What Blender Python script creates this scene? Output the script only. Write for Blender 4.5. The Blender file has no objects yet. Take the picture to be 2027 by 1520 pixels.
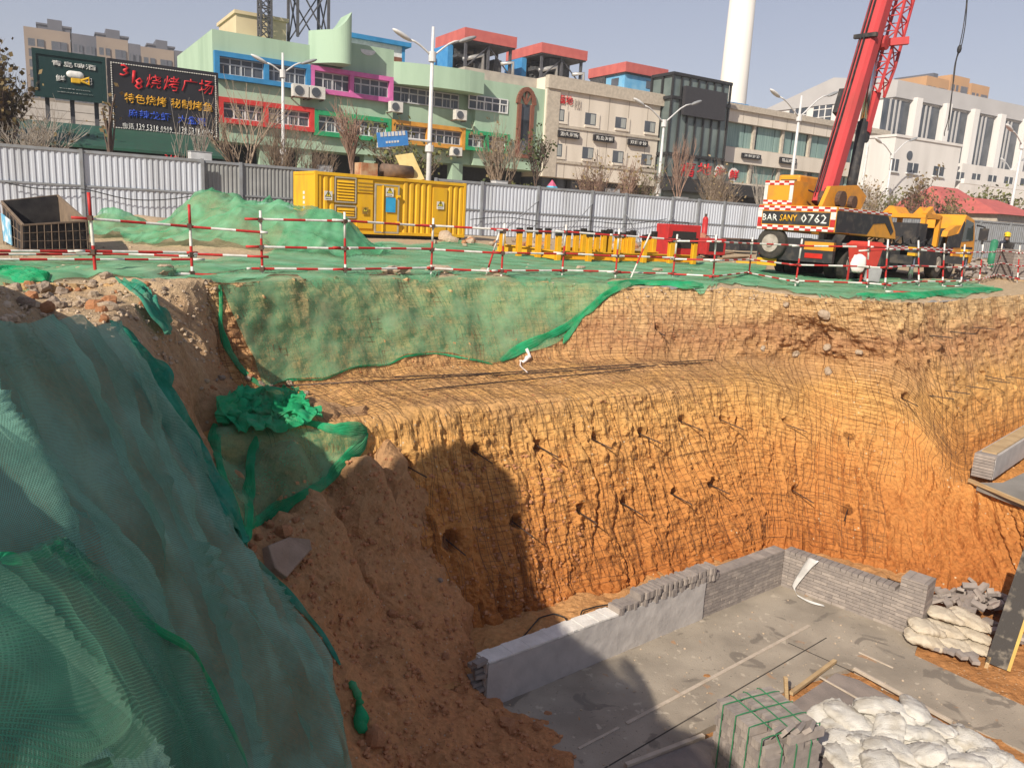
import bpy, math, random
import numpy as np
from mathutils import Vector, Matrix
from mathutils.bvhtree import BVHTree
random.seed(7); rng=np.random.default_rng(7)
S=bpy.context.scene; COL=S.collection
R=math.radians
# ---------------------------------------------------------------- camera, sky, sun, exposure
W,H,F=2027,1520,1560.
TH,RO,HC=R(11.8),R(3.2),1.3
FW=np.array([0,math.cos(TH),-math.sin(TH)]); U0=np.array([0,math.sin(TH),math.cos(TH)]); R0=np.array([1.,0,0])
RI=math.cos(RO)*R0+math.sin(RO)*U0; UP=-math.sin(RO)*R0+math.cos(RO)*U0; C0=np.array([0,0,HC])
cd=bpy.data.cameras.new('camera'); cam=bpy.data.objects.new('camera',cd); COL.objects.link(cam)
cd.sensor_width=36; cd.lens=36*F/W; cd.clip_start=.05; cd.clip_end=4000
M4=Matrix.Identity(4)
for i in range(3):
    M4[i][0]=RI[i]; M4[i][1]=UP[i]; M4[i][2]=-FW[i]; M4[i][3]=C0[i]
cam.matrix_world=M4; S.camera=cam
SUN=np.array([-.40,-.73,.56]); SUN/=np.linalg.norm(SUN)
EL=math.asin(SUN[2]); AZ=math.atan2(SUN[0],SUN[1])
w=bpy.data.worlds.new('World'); S.world=w; w.use_nodes=True
nt=w.node_tree; bg=nt.nodes['Background']; sk=nt.nodes.new('ShaderNodeTexSky'); sk.sky_type='NISHITA'
sk.sun_disc=False; sk.sun_elevation=EL; sk.sun_rotation=AZ; sk.air_density=1.0; sk.dust_density=.6; sk.ozone_density=3; sk.altitude=50
hs_=nt.nodes.new('ShaderNodeHueSaturation'); hs_.inputs['Saturation'].default_value=.82; gm_=nt.nodes.new('ShaderNodeGamma'); gm_.inputs[1].default_value=.62
hm=nt.nodes.new('ShaderNodeMix'); hm.data_type='RGBA'; hm.blend_type='MULTIPLY'; hm.inputs[0].default_value=1; hm.inputs[7].default_value=(1.12,1.02,1.05,1)
nt.links.new(sk.outputs[0],hs_.inputs['Color']); nt.links.new(hs_.outputs[0],gm_.inputs[0]); nt.links.new(gm_.outputs[0],hm.inputs[6]); nt.links.new(hm.outputs[2],bg.inputs[0]); bg.inputs[1].default_value=.15
ld=bpy.data.lights.new('sun','SUN'); ld.energy=4.7; ld.angle=R(.53); ld.color=(1,.90,.75)
lo=bpy.data.objects.new('sun',ld); COL.objects.link(lo); lo.rotation_euler=Vector(SUN).to_track_quat('Z','Y').to_euler(); lo.location=(-30,-60,60)
S.view_settings.view_transform='Standard'; S.view_settings.look='None'; S.view_settings.exposure=.36; S.view_settings.gamma=1
S.cycles.max_bounces=6; S.cycles.transparent_max_bounces=16; S.cycles.diffuse_bounces=3
# ---------------------------------------------------------------- pixel helpers (photo pixel -> world point)
def ray(px,py): return FW+RI*(px-W/2)/F-UP*(py-H/2)/F
def atz(px,py,z): d=ray(px,py); return C0+d*((z-HC)/d[2])
def atY(px,py,Y): d=ray(px,py); return C0+d*(Y/d[1])
def pln(px,py,P,n): d=ray(px,py); return C0+d*(np.dot(np.asarray(P)-C0,n)/np.dot(d,n))
# ---------------------------------------------------------------- noise
def _h(i,j,k):
    n=(i*374761393+j*668265263+k*1442695041)&0xffffffff
    n=((n^(n>>13))*1274126177)&0xffffffff
    return ((n^(n>>16))&0xffff)/65535.
def vnoise(P):
    P=np.asarray(P,float); I=np.floor(P).astype(np.int64); f=P-I; f=f*f*(3-2*f); o=0
    for a in (0,1):
        for b in (0,1):
            for c in (0,1):
                wt=(f[...,0] if a else 1-f[...,0])*(f[...,1] if b else 1-f[...,1])*(f[...,2] if c else 1-f[...,2])
                o=o+wt*_h(I[...,0]+a,I[...,1]+b,I[...,2]+c)
    return o*2-1
def fbm(P,oc=4,g=.5):
    P=np.asarray(P,float); o=0; a=1
    for i in range(oc): o=o+a*vnoise(P+17.3*i); P=P*2.03; a*=g
    return o
# ---------------------------------------------------------------- mesh builder
class MB:
    def __init__(s): s.v=[]; s.f=[]; s.m=[]
    def add(s,vs,fs,m=0):
        b=len(s.v); s.v.extend([tuple(map(float,p)) for p in vs])
        for f in fs: s.f.append([b+i for i in f]); s.m.append(m)
        return s
    def box(s,c,d,m=0,rz=0,rot=None):
        x,y,z=[q/2 for q in d]
        vs=[Vector((i*x,j*y,k*z)) for k in (-1,1) for j in (-1,1) for i in (-1,1)]
        if rot is not None: vs=[rot@v for v in vs]
        elif rz: q=Matrix.Rotation(rz,3,'Z'); vs=[q@v for v in vs]
        return s.add([v+Vector(c) for v in vs],[(0,2,3,1),(4,5,7,6),(0,1,5,4),(2,6,7,3),(0,4,6,2),(1,3,7,5)],m)
    def bx(s,x0,x1,y0,y1,z0,z1,m=0): return s.box(((x0+x1)/2,(y0+y1)/2,(z0+z1)/2),(abs(x1-x0),abs(y1-y0),abs(z1-z0)),m)
    def bar(s,a,b,wd,ht=None,m=0):
        a=Vector(a);b=Vector(b);d=b-a
        if d.length<1e-6: return s
        return s.box((a+b)/2,(wd,ht or wd,d.length),m,rot=d.to_track_quat('Z','Y').to_matrix())
    def tube(s,pts,r,n=6,m=0,cap=True):
        pts=[Vector(p) for p in pts]; k=len(pts); rs=r if isinstance(r,(list,tuple)) else [r]*k
        vs=[];fs=[];u=None
        for i,p in enumerate(pts):
            t=(pts[min(i+1,k-1)]-pts[max(i-1,0)]).normalized()
            if u is None: u=t.orthogonal().normalized()
            else:
                u=(u-t*u.dot(t)); u=u.normalized() if u.length>1e-6 else t.orthogonal().normalized()
            q=t.cross(u)
            for j in range(n):
                a=2*math.pi*j/n; vs.append(p+(u*math.cos(a)+q*math.sin(a))*rs[i])
        for i in range(k-1):
            for j in range(n):
                fs.append((i*n+j,i*n+(j+1)%n,(i+1)*n+(j+1)%n,(i+1)*n+j))
        if cap: fs.append(tuple(range(n-1,-1,-1))); fs.append(tuple((k-1)*n+j for j in range(n)))
        return s.add(vs,fs,m)
    def prism(s,poly,a,b,m=0,ax='y'):
        # poly of (p,q): ax y -> (x,z) extruded along y a..b; ax z -> (x,y); ax x -> (y,z)
        n=len(poly)
        def P(p,q,t): return (p,t,q) if ax=='y' else ((p,q,t) if ax=='z' else (t,p,q))
        vs=[P(p,q,a) for p,q in poly]+[P(p,q,b) for p,q in poly]
        fs=[tuple(range(n)),tuple(range(2*n-1,n-1,-1))]+[(i,i+n,(i+1)%n+n,(i+1)%n) for i in range(n)]
        return s.add(vs,fs,m)
    def cyl(s,c,r,h,n=16,m=0,ax='z',r2=None):
        c=Vector(c); d=Vector({'x':(h,0,0),'y':(0,h,0),'z':(0,0,h)}[ax])
        return s.tube([c-d/2,c+d/2],[r,r if r2 is None else r2],n,m)
    def ell(s,c,r,nu=10,nv=7,m=0,rot=None,pw=1.,jit=0):
        vs=[];fs=[]
        sg=lambda x:math.copysign(abs(x)**pw,x)
        for j in range(nv+1):
            ph=-math.pi/2+math.pi*j/nv
            for i in range(nu):
                th=2*math.pi*i/nu
                v=Vector((r[0]*sg(math.cos(ph))*sg(math.cos(th)),r[1]*sg(math.cos(ph))*sg(math.sin(th)),r[2]*sg(math.sin(ph))))
                if jit: v*=1+random.uniform(-jit,jit)*(0 if j in(0,nv) else 1)
                if rot is not None: v=rot@v
                vs.append(v+Vector(c))
        for j in range(nv):
            for i in range(nu): fs.append((j*nu+i,j*nu+(i+1)%nu,(j+1)*nu+(i+1)%nu,(j+1)*nu+i))
        return s.add(vs,fs,m)
    def build(s,name,mats,parent=None,smooth=False,org=None,bevel=0):
        me=bpy.data.meshes.new(name)
        vs=s.v
        if org is not None: vs=[(a-org[0],b-org[1],c-org[2]) for a,b,c in vs]
        me.from_pydata(vs,[],s.f)
        if not isinstance(mats,(list,tuple)): mats=[mats]
        for q in mats: me.materials.append(q)
        if len(mats)>1: me.polygons.foreach_set('material_index',s.m)
        if smooth: me.polygons.foreach_set('use_smooth',[True]*len(s.f))
        o=bpy.data.objects.new(name,me); COL.objects.link(o)
        if parent is not None: o.parent=parent
        if org is not None and parent is None: o.location=org
        if bevel:
            b=o.modifiers.new('bevel','BEVEL'); b.width=bevel; b.segments=2; b.limit_method='ANGLE'
        me.validate(); return o
def npmesh(name,V,Q,mat,smooth=True,uv=None,parent=None):
    me=bpy.data.meshes.new(name); V=np.asarray(V,np.float32).reshape(-1,3); Q=np.asarray(Q,np.int32); k=Q.shape[1]
    me.vertices.add(len(V)); me.vertices.foreach_set('co',V.ravel())
    me.loops.add(Q.size); me.loops.foreach_set('vertex_index',Q.ravel())
    me.polygons.add(len(Q)); me.polygons.foreach_set('loop_start',np.arange(0,Q.size,k,dtype=np.int32)); me.polygons.foreach_set('loop_total',np.full(len(Q),k,np.int32))
    me.polygons.foreach_set('use_smooth',np.full(len(Q),smooth))
    if uv is not None:
        l=me.uv_layers.new(name='UVMap'); l.data.foreach_set('uv',np.asarray(uv,np.float32).reshape(-1,2)[Q.ravel()].ravel())
    me.materials.append(mat); me.update(); me.validate()
    o=bpy.data.objects.new(name,me); COL.objects.link(o)
    if parent is not None: o.parent=parent
    return o
def gridq(nu,nv):
    i=np.arange(nu-1)[:,None]*nv+np.arange(nv-1)[None,:]
    return np.stack([i,i+nv,i+nv+1,i+1],-1).reshape(-1,4)
def tag(o,label=None,cat=None,group=None,kind=None):
    if label: o['label']=label
    if cat: o['category']=cat
    if group: o['group']=group
    if kind: o['kind']=kind
    return o
def thing(name,label,cat,loc=(0,0,0),rz=0,group=None):
    o=bpy.data.objects.new(name,None); COL.objects.link(o); o.location=loc; o.rotation_euler=(0,0,rz); o.empty_display_size=.2
    return tag(o,label,cat,group)
def copy_thing(o,loc,rz=None,label=None,scale=None,group=None):
    c=o.copy(); COL.objects.link(c); c.location=loc
    if rz is not None: c.rotation_euler=(0,0,rz)
    if scale is not None: c.scale=scale if hasattr(scale,'__len__') else (scale,)*3
    if label: c['label']=label
    if group: c['group']=group
    for ch in list(o.children):
        d=ch.copy(); COL.objects.link(d); d.parent=c
        for g in list(ch.children):
            e=g.copy(); COL.objects.link(e); e.parent=d
    return c
# ---------------------------------------------------------------- materials
MATS={}
def mat(name,c,c2=None,scale=4.,rough=.8,bump=0.,bscale=40.,metal=0.,lo=.35,hi=.65,detail=5.,spec=.3,stretch=None,gen=False):
    if name in MATS: return MATS[name]
    m=bpy.data.materials.new(name); m.use_nodes=True; n=m.node_tree; p=n.nodes['Principled BSDF']; L=n.links.new
    p.inputs['Roughness'].default_value=rough; p.inputs['Metallic'].default_value=metal; p.inputs['Specular IOR Level'].default_value=spec
    if c2 is None: c2=tuple(x*.8 for x in c)
    tc=n.nodes.new('ShaderNodeTexCoord'); src=tc.outputs['Object']
    if stretch:
        mp=n.nodes.new('ShaderNodeMapping'); mp.inputs['Scale'].default_value=stretch; L(src,mp.inputs[0]); src=mp.outputs[0]
    nz=n.nodes.new('ShaderNodeTexNoise'); nz.inputs['Scale'].default_value=scale; nz.inputs['Detail'].default_value=detail; L(src,nz.inputs['Vector'])
    rp=n.nodes.new('ShaderNodeValToRGB'); rp.color_ramp.elements[0].position=lo; rp.color_ramp.elements[1].position=hi
    rp.color_ramp.elements[0].color=(*c,1); rp.color_ramp.elements[1].color=(*c2,1)
    L(nz.outputs[0],rp.inputs[0]); L(rp.outputs[0],p.inputs['Base Color'])
    if bump:
        b2=n.nodes.new('ShaderNodeTexNoise'); b2.inputs['Scale'].default_value=bscale; b2.inputs['Detail'].default_value=6; L(src,b2.inputs['Vector'])
        bm=n.nodes.new('ShaderNodeBump'); bm.inputs['Strength'].default_value=bump; bm.inputs['Distance'].default_value=.03; L(b2.outputs[0],bm.inputs['Height']); L(bm.outputs[0],p.inputs['Normal'])
    MATS[name]=m; return m
def soil(name,layers,nscale=1.2,bump=.8,grit=14.,zw=.35,stones=None,dark=None):
    """layers: list of (height, colour), blended by world height plus noise"""
    m=bpy.data.materials.new(name); m.use_nodes=True; n=m.node_tree; p=n.nodes['Principled BSDF']; L=n.links.new; N=n.nodes.new
    p.inputs['Roughness'].default_value=.95; p.inputs['Specular IOR Level'].default_value=.1
    g=N('ShaderNodeNewGeometry'); sx=N('ShaderNodeSeparateXYZ'); L(g.outputs['Position'],sx.inputs[0])
    nz=N('ShaderNodeTexNoise'); nz.inputs['Scale'].default_value=nscale; nz.inputs['Detail'].default_value=8; nz.inputs['Roughness'].default_value=.62; L(g.outputs['Position'],nz.inputs['Vector'])
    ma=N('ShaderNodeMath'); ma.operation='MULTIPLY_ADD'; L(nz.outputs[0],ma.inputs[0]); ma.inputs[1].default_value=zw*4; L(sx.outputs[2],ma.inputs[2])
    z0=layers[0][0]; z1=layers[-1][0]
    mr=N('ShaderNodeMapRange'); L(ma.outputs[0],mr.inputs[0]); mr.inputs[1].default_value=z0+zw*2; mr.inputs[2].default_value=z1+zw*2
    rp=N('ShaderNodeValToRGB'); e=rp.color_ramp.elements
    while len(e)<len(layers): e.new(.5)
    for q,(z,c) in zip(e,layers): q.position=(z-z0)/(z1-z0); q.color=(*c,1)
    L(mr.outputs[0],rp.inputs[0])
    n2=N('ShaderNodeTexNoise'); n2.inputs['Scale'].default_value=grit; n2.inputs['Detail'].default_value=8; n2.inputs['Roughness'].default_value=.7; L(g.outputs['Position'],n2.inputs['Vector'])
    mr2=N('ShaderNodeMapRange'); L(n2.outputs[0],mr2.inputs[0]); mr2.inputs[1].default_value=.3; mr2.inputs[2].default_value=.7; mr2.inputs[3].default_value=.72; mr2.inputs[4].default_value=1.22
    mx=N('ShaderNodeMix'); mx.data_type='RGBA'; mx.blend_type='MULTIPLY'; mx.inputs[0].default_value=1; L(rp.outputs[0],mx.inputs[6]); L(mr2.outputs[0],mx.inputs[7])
    col=mx.outputs[2]
    if stones:
        vo=N('ShaderNodeTexVoronoi'); vo.inputs['Scale'].default_value=stones[0]; L(g.outputs['Position'],vo.inputs['Vector'])
        lt=N('ShaderNodeMath'); lt.operation='LESS_THAN'; L(vo.outputs['Distance'],lt.inputs[0]); lt.inputs[1].default_value=stones[1]
        wn=N('ShaderNodeTexNoise'); wn.inputs['Scale'].default_value=.9; L(g.outputs['Position'],wn.inputs['Vector'])
        gt=N('ShaderNodeMath'); gt.operation='GREATER_THAN'; L(wn.outputs[0],gt.inputs[0]); gt.inputs[1].default_value=.52
        mu=N('ShaderNodeMath'); mu.operation='MULTIPLY'; L(lt.outputs[0],mu.inputs[0]); L(gt.outputs[0],mu.inputs[1])
        mx2=N('ShaderNodeMix'); mx2.data_type='RGBA'; L(mu.outputs[0],mx2.inputs[0]); L(col,mx2.inputs[6]); mx2.inputs[7].default_value=(*stones[2],1); col=mx2.outputs[2]
    L(col,p.inputs['Base Color'])
    bm=N('ShaderNodeBump'); bm.inputs['Strength'].default_value=bump; bm.inputs['Distance'].default_value=.05; L(n2.outputs[0],bm.inputs['Height']); L(bm.outputs[0],p.inputs['Normal'])
    MATS[name]=m; return m
def netmat(name,c,cover=.6,var=.25,weave=0.,trans=.35,c2=None,nscale=1.5,dust=.45,fine=.18):
    m=bpy.data.materials.new(name); m.use_nodes=True; n=m.node_tree; L=n.links.new; N=n.nodes.new
    out=n.nodes['Material Output']; n.nodes.remove(n.nodes['Principled BSDF'])
    g=N('ShaderNodeNewGeometry'); nz=N('ShaderNodeTexNoise'); nz.inputs['Scale'].default_value=nscale; nz.inputs['Detail'].default_value=6; L(g.outputs['Position'],nz.inputs['Vector'])
    rp=N('ShaderNodeValToRGB'); rp.color_ramp.elements[0].position=.35; rp.color_ramp.elements[1].position=.68
    rp.color_ramp.elements[0].color=(*c,1); rp.color_ramp.elements[1].color=(*(c2 or c),1); L(nz.outputs[0],rp.inputs[0])
    dn=N('ShaderNodeTexNoise'); dn.inputs['Scale'].default_value=nscale*.7+.3; dn.inputs['Detail'].default_value=9; dn.inputs['Roughness'].default_value=.7; L(g.outputs['Position'],dn.inputs['Vector'])
    dr=N('ShaderNodeMapRange'); L(dn.outputs[0],dr.inputs[0]); dr.inputs[1].default_value=.48; dr.inputs[2].default_value=.72; dr.inputs[4].default_value=dust
    dx=N('ShaderNodeMix'); dx.data_type='RGBA'; L(dr.outputs[0],dx.inputs[0]); L(rp.outputs[0],dx.inputs[6]); dx.inputs[7].default_value=(.40,.34,.25,1)
    class _o: outputs=[dx.outputs[2]]
    rp=_o
    d=N('ShaderNodeBsdfDiffuse'); t=N('ShaderNodeBsdfTranslucent'); tr=N('ShaderNodeBsdfTransparent'); L(rp.outputs[0],d.inputs[0]); L(rp.outputs[0],t.inputs[0])
    m1=N('ShaderNodeMixShader'); m1.inputs[0].default_value=trans; L(d.outputs[0],m1.inputs[1]); L(t.outputs[0],m1.inputs[2])
    mr=N('ShaderNodeMapRange'); L(nz.outputs[0],mr.inputs[0]); mr.inputs[1].default_value=.3; mr.inputs[2].default_value=.7; mr.inputs[3].default_value=max(0,cover-var); mr.inputs[4].default_value=min(1,cover+var)
    fn=N('ShaderNodeTexNoise'); fn.inputs['Scale'].default_value=38; fn.inputs['Detail'].default_value=3; L(g.outputs['Position'],fn.inputs['Vector'])
    fr_=N('ShaderNodeMath'); fr_.operation='MULTIPLY_ADD'; L(fn.outputs[0],fr_.inputs[0]); fr_.inputs[1].default_value=fine*2; L(mr.outputs[0],fr_.inputs[2])
    fs_=N('ShaderNodeMath'); fs_.operation='SUBTRACT'; fs_.use_clamp=True; L(fr_.outputs[0],fs_.inputs[0]); fs_.inputs[1].default_value=fine
    fac=fs_.outputs[0]
    if weave:
        uvn=N('ShaderNodeUVMap'); sp=N('ShaderNodeSeparateXYZ'); L(uvn.outputs[0],sp.inputs[0])
        prod=None
        for k,sc in ((0,2*math.pi/weave),(1,2*math.pi/(weave*.62))):
            a=N('ShaderNodeMath'); a.operation='MULTIPLY'; L(sp.outputs[k],a.inputs[0]); a.inputs[1].default_value=sc
            b=N('ShaderNodeMath'); b.operation='SINE'; L(a.outputs[0],b.inputs[0])
            if prod is None: prod=b
            else:
                c_=N('ShaderNodeMath'); c_.operation='MULTIPLY'; L(prod.outputs[0],c_.inputs[0]); L(b.outputs[0],c_.inputs[1]); prod=c_
        ab=N('ShaderNodeMath'); ab.operation='ABSOLUTE'; L(prod.outputs[0],ab.inputs[0])
        ad=N('ShaderNodeMath'); ad.operation='MULTIPLY_ADD'; L(ab.outputs[0],ad.inputs[0]); ad.inputs[1].default_value=-.85; L(fac,ad.inputs[2])
        a2=N('ShaderNodeMath'); a2.operation='ADD'; L(ad.outputs[0],a2.inputs[0]); a2.inputs[1].default_value=.30; a2.use_clamp=True; fac=a2.outputs[0]
    m2=N('ShaderNodeMixShader'); L(fac,m2.inputs[0]); L(tr.outputs[0],m2.inputs[1]); L(m1.outputs[0],m2.inputs[2])
    L(m2.outputs[0],out.inputs[0]); MATS[name]=m; return m
# ================================================================ THE PIT: wall, bank, platform ground
def soilmats():
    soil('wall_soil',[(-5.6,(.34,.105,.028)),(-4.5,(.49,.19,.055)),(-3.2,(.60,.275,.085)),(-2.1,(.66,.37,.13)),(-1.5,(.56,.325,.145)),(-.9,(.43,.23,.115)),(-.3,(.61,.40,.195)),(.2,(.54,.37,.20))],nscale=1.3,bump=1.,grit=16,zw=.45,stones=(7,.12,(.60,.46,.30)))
    soil('bank_soil',[(-5.3,(.52,.235,.105)),(-4.2,(.53,.265,.12)),(-2.6,(.47,.265,.13)),(-1.2,(.41,.25,.135)),(0,(.48,.35,.22))],nscale=1.6,bump=1.,grit=14,zw=.4,stones=(11,.13,(.48,.36,.25)))
    soil('ground_soil',[(-1,(.40,.29,.18)),(0,(.45,.34,.22)),(2,(.42,.33,.24))],nscale=.8,bump=.6,grit=9,zw=.3)
    soil('apron_soil',[(-5.4,(.44,.20,.075)),(-4.7,(.55,.29,.12)),(-4.2,(.54,.29,.13))],nscale=1.5,bump=1.,grit=12,zw=.1,stones=(12,.17,(.55,.36,.22)))
soilmats()
A=lambda p:np.array(atz(*p)) if (len(p)==3 and p[0]>100) else np.array(p,float)
ST=[((-7.6,11.3,0),(-6.6,11.1,-1.7),(-4.6,9.0,-1.75),(-3.9,8.2,-4.8)),
 ((430,562,0),(-4.2,12.75,-1.7),(-2.85,10.45,-1.75),(-2.26,9.57,-4.8)),
 ((640,553,0),(-2.85,14.0,-1.7),(-1.27,12.07,-1.75),(930,1250,-4.8)),
 ((-2.3,16.25,0),(-1.5,15.2,-1.7),(.03,12.95,-1.75),(1100,1205,-4.8)),
 ((-.75,17.2,0),(-.16,16.12,-1.7),(1.39,13.9,-1.75),(1250,1160,-4.8)),
 ((1.2,17.55,0),(1.3,16.6,-1.6),(2.95,15.0,-1.75),(1400,1120,-4.8)),
 ((2.41,17.58,0),(1240,716,-1.5),(1320,765,-1.75),(1480,1100,-4.8)),
 ((1450,572,0),(1425,712,-1.45),(1485,752,-1.75),(1525,1084,-4.8)),
 ((1530,578,0),(1520,708,-1.45),(1530,775,-1.95),(1548,1083,-4.8)),
 ((1600,585,0),(1610,705,-1.4),(1612,810,-2.5),(1605,1092,-4.8)),
 ((1690,592,0),(1710,715,-1.3),(1712,840,-2.6),(1712,1118,-4.8)),
 ((1755,598,0),(1792,715,-1.2),(1800,850,-2.75),(1795,1140,-4.8)),
 ((1800,598,0),(1850,830,-2.6),(1845,920,-3.2),(8.1,13.9,-4.8)),
 ((1850,595,0),(1885,905,-3.35),(1885,958,-3.4),(8.7,13.75,-4.8)),
 ((1900,590,0),(1955,878,-3.35),(1940,962,-3.4),(9.2,13.5,-4.8)),
 ((2027,580,0),(2035,848,-3.35),(2027,1003,-3.4),(9.5,12.7,-4.8)),
 ((24,33,0),(22,24,-3.4),(10.2,9.,-3.4),(9.9,8.6,-4.8))]
K=np.array([[A(p) for p in r] for r in ST])          # (n,4,3)
def smooth1(a,sig,ax=0):
    k=np.exp(-.5*(np.arange(-3*sig,3*sig+1)/sig)**2); k/=k.sum(); n=3*sig
    pad=[(0,0)]*a.ndim; pad[ax]=(n,n); b=np.pad(a,pad,mode='edge')
    return np.apply_along_axis(lambda q:np.convolve(q,k,'valid'),ax,b)
def wall_surface(ds=.04):
    m=(K[:,0]+K[:,3]*2+K[:,2])/4; d=np.r_[0,np.cumsum(np.linalg.norm(np.diff(m[:,:2],axis=0),axis=1))]
    n=int(d[-1]/ds); s=np.linspace(0,d[-1],n)
    P=np.stack([np.stack([np.interp(s,d,K[:,j,c]) for c in range(3)],-1) for j in range(4)],1)
    P=smooth1(P,8)
    rows=[];nt=[56,64,92]; tt=[]
    for j,k in enumerate(nt):
        f=np.linspace(0,1,k,endpoint=(j==2))
        for q in f: rows.append(P[:,j]*(1-q)+P[:,j+1]*q); tt.append(j+q)
    G=np.stack(rows,1); G=smooth1(G,2,1)                      # (ns,nt,3)
    for k in range(1,13): G=np.concatenate([G,G[:,-1:]-np.array([0,0,.055])],1); tt.append(3+.01*k)   # toe of the cut runs on below the floor
    return s,np.array(tt),G
def gnorm(G):
    du=np.gradient(G,axis=0); dv=np.gradient(G,axis=1); n=np.cross(du,dv); n/=np.linalg.norm(n,axis=-1,keepdims=True)+1e-9; return n
WS,WT,WG=wall_surface(); WN=gnorm(WG)
if (WN[len(WS)//3,len(WT)-20]@np.array([.57,-.82,0]))<0: WN=-WN
# rough cut face: lumps, chipped rock, vertical bucket grooves on the lower tier
sm=WS[:,None]*np.ones(len(WT))[None]; tm=np.ones(len(WS))[:,None]*WT[None]
low=np.clip((tm-1.95)*4,0,1); upp=np.clip((.95-tm)*6,0,1)
warp=fbm(WG*.9,2)*.25
gv=(sm+warp)/.43; gr=np.abs((gv%1)-.5)*2; groove=np.clip((.26-gr)/.26,0,1)**1.5*(.6+.4*vnoise(np.stack([np.floor(gv),tm*2,0*tm],-1)))
amp=.05+.07*low
A1=np.abs(vnoise(WG*3.2))+.5*np.abs(vnoise(WG*7.1+5))
sv=np.stack([sm*3.1+warp*3,tm*1.3,0*tm],-1); sv2=np.stack([sm*8.5+warp*5,tm*3.2,0*tm+7],-1)
stri=np.abs(vnoise(sv))*.6+np.abs(vnoise(sv2))*.4
disp=fbm(WG*.75,2)*.08+fbm(WG*2.6,3)*(.035+.012*low+.035*upp)+A1*(.035+.04*upp+.0*low)-groove*.15*low-(.35-stri)*.17*low+fbm(WG*11,3)*(.016+.012*low+.016*upp)
chip=np.minimum(np.abs(vnoise(WG*np.array([11.,11.,7.])+3)),np.abs(vnoise(WG*np.array([9.,9.,13.])+11))); disp-=(.20-chip)*.10*(.45+.55*low)
disp+=np.clip(vnoise(WG*10.5)-.35,0,1)*.09*(.25+.75*upp)
band=np.exp(-((WG[...,2]+1.0)/.45)**2)*(tm<1.5)*np.clip((WG[...,0]-4)/1.5,0,1)
disp+=band*(fbm(WG*4.2,3)*.10-np.abs(vnoise(WG*7.5+2))*.10+np.clip(vnoise(WG*9+4)-.3,0,1)*.16)
HOLES=[(945,890,1),(1072,880,1),(1180,866,1),(1275,856,1),(1357,832,1),(1438,830,1),(1560,836,1),(1680,863,1),(1024,1032,1),(1148,1008,1),(1240,994,1),(1337,975,1),(1410,955,1),(1578,970,1),(1677,1008,1),(805,915,1),(893,1068,1.5),(1790,785,.8),(1300,650,.7),(1945,738,.8)]
T0=BVHTree.FromPolygons(WG.reshape(-1,3).tolist(),gridq(len(WS),len(WT)).tolist()); HP=[]
for hx,hy,hs in HOLES:
    r=T0.ray_cast(Vector(C0),Vector(ray(hx,hy)).normalized())
    if r[0] is None: continue
    p=np.array(r[0]); d2=((WG-p)**2).sum(-1); ix=np.unravel_index(d2.argmin(),d2.shape)
    disp-=hs*.48*np.exp(-(np.sqrt(d2)/(.088*hs))**4); HP.append((p,WN[ix],hs))
WD=WG+WN*disp[...,None]
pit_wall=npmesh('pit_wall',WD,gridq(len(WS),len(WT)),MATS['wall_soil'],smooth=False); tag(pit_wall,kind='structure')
# ---- near bank: one height field through measured points
BP=[(0,577,0),(0,600,.0),(100,600,.03),(200,592,.03),(240,562,0),(300,566,0),(430,562,0),(0,628,.42),(80,628,.34),(150,642,.18),(240,655,-.06),(0,700,.38),(100,700,.2),(200,700,-.05),(0,850,.16),(120,850,-.1),(200,880,-.55),(0,1000,.02),(60,1050,-.05),(110,1090,-.1),(0,1120,-.05),(0,1300,-.2),(0,1520,-.35),(130,1300,-.5),(150,1520,-.85),(220,1200,-.75),(300,1400,-1.7),(400,1520,-2.4),
 (300,720,-.42),(345,800,-.92),(410,950,-1.9),(485,1090,-2.55),(585,1200,-3.2),(665,1320,-3.8),(690,1450,-4.1),(705,1520,-4.2),(300,900,-1.0),(250,1000,-.85),(400,1150,-2.0),(500,1350,-2.95),(560,1480,-3.5),
 (400,640,-.55),(330,640,-.2),(440,700,-1.15),(380,720,-.95),(360,680,-.6),(430,770,-1.55),(500,790,-1.68),(440,850,-1.75),(425,930,-2.15),(560,800,-1.68),(640,820,-1.66),(725,856,-1.72),(600,880,-1.72),(500,930,-2.0),(640,960,-2.15),(480,1040,-2.5),(560,1010,-2.35),
 (545,1060,-2.75),(560,1100,-3.0),(650,1010,-2.75),(650,1120,-3.35),(720,940,-2.35),(770,900,-2.2),(800,930,-2.85),(740,1020,-3.05),(850,1060,-3.45),(750,1180,-3.85),(830,1165,-3.9),(900,1215,-4.35),(935,1260,-4.75),(680,1250,-3.8),(700,1350,-4.05),(800,1300,-4.2),(850,1400,-4.6),(760,1480,-4.5),(960,1312,-5.15),(1040,1397,-5.25),(1095,1455,-5.25),(1150,1520,-5.25),(1000,1450,-5.02),(950,1380,-4.95),(900,1480,-4.85),
 (-2.95,4.36,.50),(-2.37,3.43,.14),(-1.82,2.61,.08),(-1.2,1.65,.05),(-.8,.9,-.1),(-.4,0,-.2),(-6,3,.3),(-3.5,1,.5),(-5,-2,.3),(-9,6,.1),(-10,10,0),(-10,13,0),(-7,13,0),(0,.6,-1.2),(1,1,-2.6),(.6,0,-1.2),(2,3,-4.6),(2.6,5.5,-5.3),(4,3,-5.3),(4,0,-4.7),(1,-2,-.4),(-8,-2,.3),(3.4,7,-5.5),(1.2,5,-4.7),(1.9,11,-5.8),(.6,11.6,-5.6)]
BW=np.array([atz(*p) if p[1]>100 else p for p in BP],float)
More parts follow.
